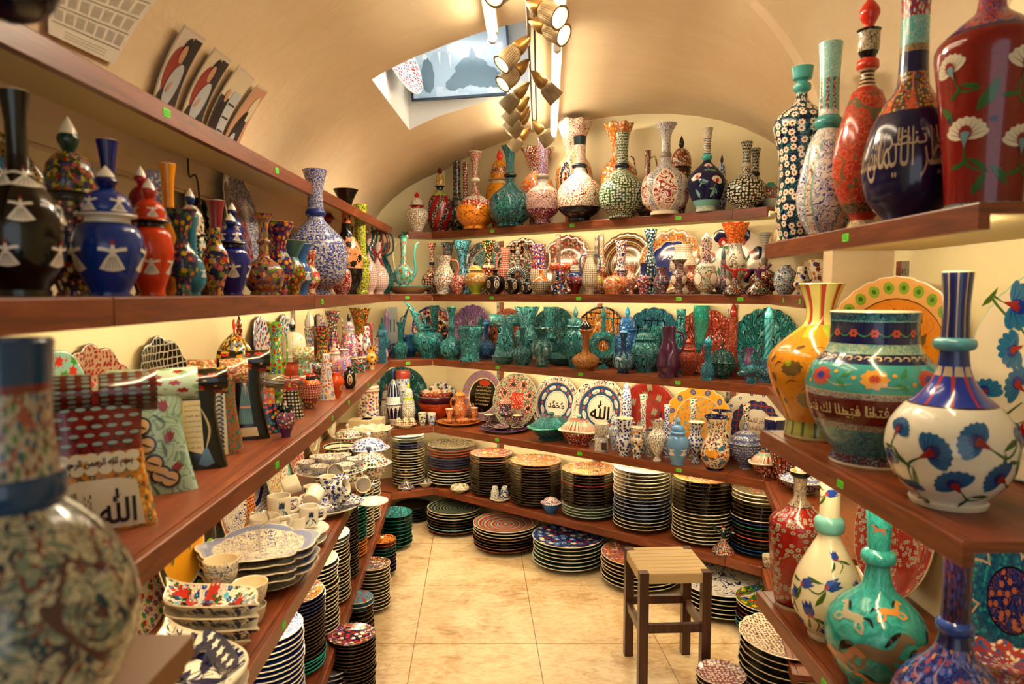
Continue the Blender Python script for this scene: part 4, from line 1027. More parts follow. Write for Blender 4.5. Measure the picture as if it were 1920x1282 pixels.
for (j,e),lab in zip(HEADS,HN):
    p=rail_pt(*j); 
    k=.15*F/wdep(p.y,ZR) ; dpx=math.hypot(e[0]-j[0],e[1]-j[1]); f=min(dpx/k,.95)
    # direction: sideways in x, down in z, remaining towards the camera
    dx=(e[0]-j[0])/k; dz=-(e[1]-j[1])/k; dy=-math.sqrt(max(0,1-min(.95,dx*dx+dz*dz)))*(.75 if e[1]<100 else (.35 if e[1]<160 else -.35)); d=Vector((dx,dy,dz)).normalized()
    root=empty('spotlight',p); tag(root,lab,'spotlight','ribbed spotlights on the track'); q=Vector((0,0,1)).rotation_difference(d).to_matrix().to_4x4()
    bm=newbm(); lathe(bm,cat_rom([(.004,0),(.010,.008),(.021,.035),(.026,.06),(.024,.072)],5)+[(0,.072)],20,.15,.03,0); bmesh.ops.transform(bm,matrix=q,verts=bm.verts[:]); link('housing',bm2me(bm,'housing',[M_BRASS]),root)
    bm=newbm(); lathe(bm,[(0,.068),(.02,.068)]+[(.022,.074),(.029,.082),(.033,.10),(.0355,.148),(.037,.15),(.030,.15),(.028,.142),(0,.142)],60,.15,.03,0)
    for v in bm.verts:
        r=math.hypot(v.co.x,v.co.y)
        if .03<r and .08<v.co.z<.147:
            a=math.atan2(v.co.y,v.co.x); s=1-.10*(int(round(a/(2*PI)*60))%2); v.co.x*=s; v.co.y*=s
    bmesh.ops.transform(bm,matrix=q,verts=bm.verts[:]); link('ribbed_shade',bm2me(bm,'shade',[M_BRASS2],False),root)
    bm=newbm(); lathe(bm,[(0,.1435),(.026,.1435),(.026,.1445),(0,.1455)],20,.15,.03,0); bmesh.ops.transform(bm,matrix=q,verts=bm.verts[:]); link('bulb_face',bm2me(bm,'bulb',[SPOT_E]),root)
    bm=newbm(); tube(bm,[(0,0,.0),Vector((0,0,.002))+d*.01],.005,8); link('joint',bm2me(bm,'joint',[M_STEEL]),root)
    ld=bpy.data.lights.new('spot','SPOT'); ld.energy=19; ld.color=(1,.82,.58); ld.spot_size=1.5; ld.spot_blend=.7; ld.shadow_soft_size=.025
    lo=bpy.data.objects.new('spot_lamp',ld); COL.objects.link(lo); lo.location=p+d*.155; lo.rotation_euler=d.to_track_quat('-Z','Y').to_euler()
# ---------------------------------------------------------------- light
def area(loc,rot,sx,sy,e,col,name):
    ld=bpy.data.lights.new(name,'AREA'); ld.shape='RECTANGLE'; ld.size=sx; ld.size_y=sy; ld.energy=e; ld.color=col
    o=bpy.data.objects.new(name,ld); COL.objects.link(o); o.location=loc; o.rotation_euler=rot; return o
area((.1,-1.6,1.7),(math.radians(88),0,0),2.0,2.0,20,(.86,.93,1.0),'doorway_daylight')
area(ncen+nn*.45+Vector((.05,-.2,0)),(0,0,0),.3,.3,5,(.80,.91,1.0),'niche_daylight_fill')  # added unseen area light inside the niche, standing in for daylight coming in
W=bpy.data.worlds.new('w'); SC.world=W; W.use_nodes=True; W.node_tree.nodes['Background'].inputs[0].default_value=(1,.84,.62,1); W.node_tree.nodes['Background'].inputs[1].default_value=.17
cam=bpy.data.cameras.new('camera'); co=bpy.data.objects.new('camera',cam); COL.objects.link(co); SC.camera=co
co.location=(0,0,EYE); co.rotation_euler=(PI/2-PITCH,0,0); cam.sensor_width=36; cam.lens=24; cam.clip_start=.05
cam.dof.use_dof=True; cam.dof.focus_distance=3.3; cam.dof.aperture_fstop=3.5
vs=SC.view_settings; vs.view_transform='Standard'; vs.look='None'; vs.gamma=1; vs.exposure=-.18; vs.use_curve_mapping=False
SC.cycles.use_denoising=True
try: SC.cycles.max_bounces=6; SC.cycles.diffuse_bounces=3; SC.cycles.glossy_bounces=3; SC.cycles.caustics_reflective=False; SC.cycles.caustics_refractive=False; SC.cycles.sample_clamp_indirect=6
except Exception: pass
# ---------------------------------------------------------------- placing things on the shelves
ROWS={'T':(FRONT,Z['T'],DEP),'2':(FRONT,Z['2'],DEP),'3':(FRONT,Z['3'],DEP),'4':(FRONT,Z['4'],DEP),'5':(FRONT,Z['5'],DEP),
      'R1':(RU,Z['R1'],RW-.765),'R3':(RU,Z['R3'],RW-.765),'R5':([RU[0],Vector((.765,.9))],Z['R5'],RW-.765),'L0':(TL,Z['L0'],.34)}
OBS={k:[] for k in ROWS}
def on_line(px,z,pl,s):
    P=offs(pl,s); k=(px-960)/F; best=None
    for i,(a,b) in enumerate(zip(P,P[1:])):
        d=b-a; den=d.x-k*d.y*CP
        if abs(den)<1e-9: continue
        t=(k*(a.y*CP-(z-EYE)*SP)-a.x)/den
        lo=-.6 if i==0 or pl is not FRONT else -.001; hi=1.25 if pl is not FRONT else 1.001
        if lo<=t<=hi:
            p=a+d*t
            if p.y>.2 and (best is None or p.y<best[0].y): best=(p,i)
    return best
def facing(x,y): return math.atan2(-x,y)
def spot(row,px,top,w,s,fix=True,smax=None):
    pl,zs,dep=ROWS[row]; best=None; s0=s; smax=smax or dep
    while True:
        r=on_line(px,zs+.08,pl,s)
        if r is None:
            s+=.01
            if s>dep: break
            continue
        p,i=r; h=z_at(top,p.y)-zs; R=rad(w,p.x,p.y,zs+h*.4)
        ov=0
        for (x,y,q) in OBS[row]:
            ov=max(ov,R+q+.001-math.hypot(p.x-x,p.y-y))
        wallov=max(0,s+R+.004-smax)
        c=(ov+wallov*1.0,p,R,h,i,ov,wallov)
        if best is None or c[0]<best[0]-.0005: best=c
        if not fix or c[0]<=0: break
        s+=.006
        if s>smax: break
    if best is None: raise Exception('no spot %s %s'%(row,px))
    _,p,R,h,i,ov,wo=best
    if fix:
        cut=max(ov,wo)
        if cut>0:
            if R<cut*8: print('SHRINK',row,px,top,round(R,3),round(ov,3),round(wo,3))
            R=max(R-cut,R*.62)
    OBS[row].append((p.x,p.y,R)); return p,R,h,i
def put_(row,px,top,w,s,K,m,o,name,cat,label,group=None):
    o=dict(o); fix=o.pop('fix',True); rot=o.pop('rot',0); sm=o.pop('smax',None); dz=o.pop('dz',0)
    p,R,h,i=spot(row,px,top,w,s,fix,sm); zs=ROWS[row][1]
    if 'seg' not in o and K in (K_bottle,K_vase,K_pot,K_foot,K_jar,K_ruffle) and w>100 and K is not K_ruffle: o['seg']=72
    ob=assemble(name,K(h-dz,R,m,**o),(p.x,p.y,zs+.0005+dz),facing(p.x,p.y)+rot,label,cat,group); return ob
def segn(pl,i):
    d=(pl[i+1]-pl[i]).normalized(); return Vector((d.y,-d.x))
PL=[]
def plate_lean(row,px,top,spec,label,under='#cdb98c',rim=CREAM,scal=None,t=13,deco=None,dm=(),hf=.16,R=None,ov=None,fwd=0,group='decorated plates leaning on the walls',seg=72,side=None):
    pl,zs,dep=ROWS[row]; t=math.radians(t); Rr=R or .13; fw=fwd
    for _k in range(3):
        if _k and not any(q[0]==row and q[3]==fw and math.hypot(p.x-q[1].x,p.y-q[1].y)<(Rr*(ov[0] if ov else 1)+q[2])*1.02 for q in PL): break
        if _k: fw+=.045
        r_=on_line(px,zs+Rr,pl,dep-.05); p=r_[0]
        if R is None: Rr=(z_at(top,p.y)-zs)/(2*cos(t))/(ov[1] if ov else 1)
    for _ in range(8):
        sc=dep-.014-Rr*sin(t)-fw; r=on_line(px,zs+Rr,pl,sc)
        if r is None: sc=dep-.03; r=on_line(px,zs+Rr,pl,sc)
        p,i=r
        if R is None: Rr=(z_at(top,p.y)-zs)/(2*cos(t))/(ov[1] if ov else 1)
    PL.append((row,p.copy(),Rr*(ov[0] if ov else 1),fw)); hh=Rr*hf; n=segn(pl,i); Ry=Rr*(ov[1] if ov else 1); Rx=Rr*(ov[0] if ov else 1)
    me=plate_me(Rr,hh,spec,under,rim,seg,scal,None,deco,dm,ov=ov)
    o=link('plate',me); o.matrix_world=Matrix.Translation((p.x,p.y,zs+Ry*cos(t)+.006))@Matrix.Rotation(math.atan2(n.x,-n.y),4,'Z')@Matrix.Rotation(PI/2-t,4,'X')@Matrix.Translation((0,0,-hh))
    tag(o,label,'plate',group); d=Vector((-n.y,n.x)); k=-.85
    while k<=.86:
        q=p+d*Rx*k+n*(Ry*sin(t)*.5); OBS[row].append((q.x,q.y,.012)); k+=.1
    return o
def rows(row,data):
    for r in data:
        k=1.18 if row=='3' and r[0]>700 else (1.07 if row=='T' else 1.1 if row=='2' and r[0]>800 else (1.14 if row=='2' and 330<r[0]<660 else 1))
        put_(row,r[0],r[1],r[2]*k,*r[3:])
NV='#12184a'; CB='#1c3f9e'; LB='#5b97c9'; TQ='#2fa9a4'; TQL='#5cc3c0'; TG='#1f8f7c'; DG='#0d3330'; RD='#a02018'; BR_='#6d2a1c'; OR='#df6a30'; YE='#e6a526'; YG='#a9bf2c'; GN='#2c7a34'; PU='#5a2a66'; MV='#9a7fa8'; BK='#14100f'; SK='#c6dbe0'
MULTI=('#c03a24','#e3a52c','#2f7d3b','#27489c','#efe4cd'); REDS=('#b02a20','#d8542c','#efe4cd'); BLUES=('#1b3a94','#4f86c4','#12205c'); WARM=('#d8542c','#e9a63a','#efe4cd','#a02018'); COOL=('#27489c','#2fa9a4','#efe4cd')
def fl(bg,pals=MULTI,s=.016,line=None,n=6,cov=.42): return ('flor',bg,line or pals[-2 if len(pals)>1 else 0],pals,s*.74,n,cov,.07)
def sc(bg,line,s=.014,w=.13): return ('scroll',bg,line,s,w)
def cv(hi=TG,lo=DG,s=.02):
    r,g,b=[int(hi[i:i+2],16) for i in (1,3,5)]
    if g>=r and g>=b: r,g,b=r*1.1+10,g*1.04+4,max(b,g*1.0)*1.10
    return ('carve','#%02x%02x%02x'%tuple(int(min(255,v)) for v in (r,g,b)),lo,s*.55)
def ds(bg,pet='#f1e8d2',cen='#b8362a',s=.022,n=7,leaf=None,ring=None,cov=.37): return ('daisy',bg,pet,cen,s*.85,n,cov,.5,leaf,ring)
# ================= top back shelf =================
rows('T',[
(782,360,41,.05,K_jar,[ds('#efe6d2','#1c2440','#efe6d2',.015),CREAM,RD,ds('#efe6d2','#1c2440','#efe6d2',.013),'#d0241c'],dict(lidR=.52,dome=.86),'lidded_jar','jar','small white and black speckled lidded jar with red collar and finial, top shelf'),
(825,314,44,.04,K_jar,[('bands',(0,('twist',RD,fl('#2c3a24',MULTI,.014),7,2)),(.8,fl(YG,MULTI,.012))),'#3a2a20',DG,fl('#c9b23a',MULTI,.01),BR_],dict(bh=.70,bc=.3,mr=.28,fl=.4,lidR=.32,foot=.62,dome=.9),'lidded_bottle','bottle','multicoloured teardrop bottle with dark lid beside the small red capped jar'),
(891,286,67,.03,K_bottle,[('bands',(0,sc('#e59a2c','#8a3a1c',.02)),(.30,fl(RD,('#efe4cd','#d8542c','#c7dcd6'),.02)),(.37,fl('#d8d6c8',('#b02a20','#9dc0b4'),.02)),(.42,fl('#20202c',('#e0793a','#efe4cd','#c24a2a'),.012))),CREAM,'#dcd8c4'],dict(po=dict(foot=.62,bc=.2,bh=.5,nr=.17,mr=.40,ring=.64,rr=1.5,rw=.03,full=1.1)),'vase','vase','long necked vase with orange base, red band and white neck ring'),
(956.6,275,75,.03,K_bottle,[cv('#2f7d6a','#0b2824',.03),'#174a40','#0c2a28'],dict(po=dict(foot=.62,bc=.24,bh=.55,nr=.2,mr=.42,ring=.64,rr=1.45,rw=.03,full=1.2),deco=q_place([(m_txt,-12,.28,'\ufdf2',.8,.55,0)]),dm=('#3a8f7c',)),'vase','vase','dark green carved vase with raised calligraphy, flared neck, on the top shelf'),
(1018,250,61,.03,K_bottle,[('bands',(0,fl('#1c2f6e',REDS,.012)),(.16,sc('#e8cfc0','#8c2018',.010,.2)),(.36,'#e6d2bd'),(.40,sc('#cfe0da','#b23a28',.014)),(.5,fl('#2a4f9c',('#efe4cd','#d8542c','#a02018'),.010,'#efe4cd'))),'#d9cdb4','#9c927c'],dict(po=dict(foot=.42,fh=.05,bc=.29,bh=.44,nr=.28,mr=.30,ring=.52,rr=1.3,rw=.03,full=1.2)),'vase','vase','vase with pale red scripted globe body and tall straight blue neck'),
(1086.5,257,79,.03,K_bottle,[('bands',(0,'#141e30'),(.16,sc(fl('#e7dcc6',('#9c5030','#7f3a28','#c9b896'),.014),'#7e3a44',.05,.05)),(.5,sc('#e9dcc8','#a83c34',.013)),(.9,'#1d3a44')),'#1d3a44','#20353c'],dict(po=dict(foot=.5,bc=.28,bh=.58,nr=.26,mr=.30,ring=.655,rr=1.35,rw=.028,full=1.2)),'vase','vase','pear shaped vase with cream paisley panels and dark blue base, middle of top shelf'),
(1166,250,82,.03,K_bottle,[ds('#2c5230','#efe8d8','#3c2430',.017,7,'#5f8f4a'),NV,'#181f44'],dict(po=dict(foot=.55,bc=.28,bh=.55,nr=.26,mr=.29,ring=.615,rr=1.2,rw=.03,full=1.2)),'vase','vase','green vase covered in small white rings with a navy neck band'),
(1247,233,86,.03,K_bottle,[('medal',sc('#e6e2da','#2c3f7c',.009,.2),sc('#efe6d6','#a8352a',.024,.2),5,.24,.26,.42),CREAM,'#a09a94'],dict(po=dict(foot=.6,bc=.26,bh=.58,nr=.2,mr=.45,ring=.66,rr=1.2,rw=.03,full=1.2),base=.035),'vase','vase','large white and blue scroll vase with a red spiral centre panel and flared mouth'),
(1324.4,241,69,.03,K_bottle,[('bands',(0,sc('#cfd6c8','#5f8a84',.01)),(.06,'#7db4ac'),(.13,'#1a2050'),(.7,('hstr','#1a2050','#e6dcc8',52,.5)),(.88,sc('#e8dfcb','#6c5a5a',.01))),CREAM,TQL],dict(po=dict(foot=.55,fh=.03,bc=.36,bh=.6,nr=.19,mr=.28,ring=.655,rr=1.4,rw=.035,full=.7),
   deco=q_place([(m_carn,-28,.38,.3,2.2),(m_carn,30,.33,.32,1.2),(m_carn,8,.53,.25,1.5),(m_leaf,-30,.2,.5,1.9),(m_leaf,20,.2,.5,1.2)]),dm=('#efe6d6','#a8241c','#c2463a','#7fb0a6')),'vase','vase','navy vase painted with white carnations, turquoise ring and foot'),
(1398.6,267,70,.04,K_bottle,[ds('#101322','#efe8d8','#4c6c3c',.017,6,'#3c6a40'),NV,'#c9c0b0'],dict(po=dict(foot=.5,bc=.26,bh=.55,nr=.22,mr=.30,ring=.645,rr=1.3,rw=.03,full=1.3)),'vase','vase','black vase with small white daisies at the right end of the top shelf'),
(1445,343,30,.05,K_pot,[('bands',(0,SK),(.4,fl('#b44a34',COOL,.012)),(.85,TQ)),CREAM],{},'pot','pot','small red and turquoise pot behind the navy daisy vase, top shelf'),
(857,303,32,.12,K_bottle,[fl('#1a2550',('#a8241c','#5c8a4a','#c9d6d0'),.022),NV],dict(po=dict(foot=.5,bc=.3,bh=.5,nr=.42,mr=.42)),'vase','vase','slim blue cylinder necked vase with red flowers, back row'),
(873,305,30,.22,K_bottle,[ds('#8a2a20','#efe2c8','#2a1a1a',.02,6),BK,NV],dict(po=dict(foot=.5,bc=.3,bh=.5,nr=.5,mr=.52,ring=.45,rr=1.1)),'vase','vase','tall brick red cylinder necked vase with pale rosettes, back row'),
(937,280,72,.17,K_jar,[('medal',sc('#d99a24','#8a5a18',.02),fl('#22222a',WARM,.012),6,.38,.3,.42,'#d99a24'),CREAM,'#cfc19a',('petal',sc('#d99a24','#8a5a18',.02),fl('#2a2630',WARM,.012),6,.7,.8),'#d8442c'],dict(bh=.62,mr=.62,fl=.78,lidR=.6,dome=.86),'lidded_jar','jar','yellow lidded jar with dark medallions and an orange red finial, behind the green carved vase'),
(1007,280,65,.17,K_ruffle,[('bands',(0,fl('#25315c',WARM,.02)),(.3,fl('#d88a5a',('#6a93b0','#efe4cd','#c03a24','#e3a52c'),.02)),(.7,fl('#20253c',WARM,.014))),'#4a3020'],dict(),'vase','vase','multicoloured vase with a dark wavy mouth behind the pale red scripted vase'),
(1076,229,90,.18,K_ruffle,[('medal',('bands',(0,sc('#e3a24a','#8a3a20',.02)),(.55,sc('#e8d0a4','#c9682c',.02)),(.72,sc('#efe2cc','#93352a',.009,.2))),('medal',fl('#1c2238',MULTI,.012),('daisy','#e8dcc8','#a8241c','#2c5a34',.03,5,.5,.3),6,.42,.1,.18,'#e9dfca'),6,.42,.2,.38),'#6a2a20'],dict(po=dict(nz=.72,nr=.5,mr=.9,bc=.45)),'vase','vase','largest ruffled mouth vase with dark oval tulip medallions, centre back of the top shelf'),
(1159,234,63,.17,K_ruffle,[sc(fl('#d9692c',('#e8b04a','#6c8a4a','#efe0c4'),.026),'#efd9b4',.035,.05),'#3a2c22'],dict(po=dict(nz=.7,nr=.35,mr=.78,bc=.42)),'vase','vase','orange vase with a dark ruffled mouth behind the green ringed vase'),
(1213,283,40,.2,K_ewer,[fl('#2a1c18',WARM,.018)]*2,dict(po=dict(bc=.25,bh=.5,nr=.25,mr=.3),lid=False,side=-1,hr=.9),'ewer','ewer','dark orange ewer with curving spout and handle between two tall vases'),
(1276,254,38,.19,K_jar,[('vstr',fl('#17130f',('#c03a24','#7c9a2c','#e3a52c'),.02),fl('#3a1c14',WARM,.02),6),DK,'#3a1c14',fl('#5a241a',WARM,.014),'#2a1c16'],dict(bh=.6,bc=.75,mr=.9,fl=.95,lidR=.9,foot=.4,dome=.84,fr=.16),'lidded_goblet','jar','dark lidded goblet jar behind the white and blue scroll vase'),
(1352,289,26,.2,K_jar,[fl('#e6e2d8',BLUES,.02)]*2+[CREAM,fl('#dfe6ea',BLUES,.02),NV],{},'lidded_jar','jar','small white lidded jar with pointed navy cap behind the carnation vase'),
(1415,279,60,.21,K_bottle,[ds('#2a2a24','#e8dfcb','#4c6c3c',.017,6),BK,NV],dict(po=dict(foot=.5,bc=.26,bh=.55,nr=.22,mr=.30,ring=.6,rr=1.3)),'vase','vase','dark daisy vase half hidden behind the black daisy vase'),
])
# ================= eye level shelf, corner and back =================
plate_lean('2',905,451,('bands',(0,sc('#4f8f9a','#cfe0d6',.02)),(.66,'#e9e0c8'),(.7,fl('#3a8088',('#a8352a','#e8dcc0'),.02))),'large muted turquoise plate with pale scrolls behind the yellow green jar',scal=(12,.05))
plate_lean('2',973,447,('bands',(0,fl('#2a1c1a',('#b86a50','#d8c8ae'),.03)),(.6,ds('#3a2420','#c9b096','#7c3a34',.032,9))),'dark brown plate with pale rosette border behind the dotted pitchers',scal=(14,.05),rim='#c9b8a0')
plate_lean('2',1058,441,fl('#8c5a4c',('#2a1a18','#d8c0a8','#3c6a44','#b8362a'),.022,'#2a1a18'),'brown pink flowered plate behind the slim dark bottle',scal=(16,.04))
plate_lean('2',1170,437,('rings',('#2c2a2c','#a8924c','#7a3a30','#cbbb94','#4c5a44','#8c3a34'),5),'plate of dark and gold concentric rings behind the white tree vase',scal=(22,.03),rim='#8a7a5a')
plate_lean('2',1255,430,('star',fl('#d59a3c',MULTI,.016),('star','#1a2f86',sc('#1a2f86','#e4e2dc',.03,.09),5,.05,.3),9,.06,.6,'#efe4cd',.02),'large plate with a cobalt blue centre and gold scalloped border, eye level shelf',scal=(16,.06))
plate_lean('2',1367,426,('orbit',('orbit',('star','#efe6d4','#e8dfcc',5,.1,.5),NV,7,.82,.2),'#b8342a',7,.62,.14,'#efe6d4'),'white plate with navy corners and red carnations behind the orange ruffled vase',scal=(14,.05),deco=lambda bm,S,k,R:[leaf(bm,lambda x,y,e=0:S(x,y),.45*R*cos(a),.45*R*sin(a),.4*R,a+1,k,.15) for a in (0,1,2,3,4,5)],dm=('#2c7a34',))
put_('2',766,535,89,.14,lambda h,R,m,**o:[('body',plate_me(R,.05,'#c9dedb','#d9c9a6',TQ),None)],[CREAM],dict(fix=False),'serving_plate','plate','cream plate with turquoise rim under the turquoise ewer')
OBS['2'].pop()
put_('2',757,433,40,.14,K_ewer,[fl('#7fc0b8',('#b8302a','#d9d6c0','#8a8a3c'),.04,'#4f7a4a'),TQ,TQ,'#d8cdb4',TQL,'#4f9a88'],dict(po=dict(foot=.5,bc=.22,bh=.5,nr=.26,mr=.34),dz=.048,fix=False),'ewer','ewer','turquoise lidded ewer painted with red pomegranates standing on a plate')
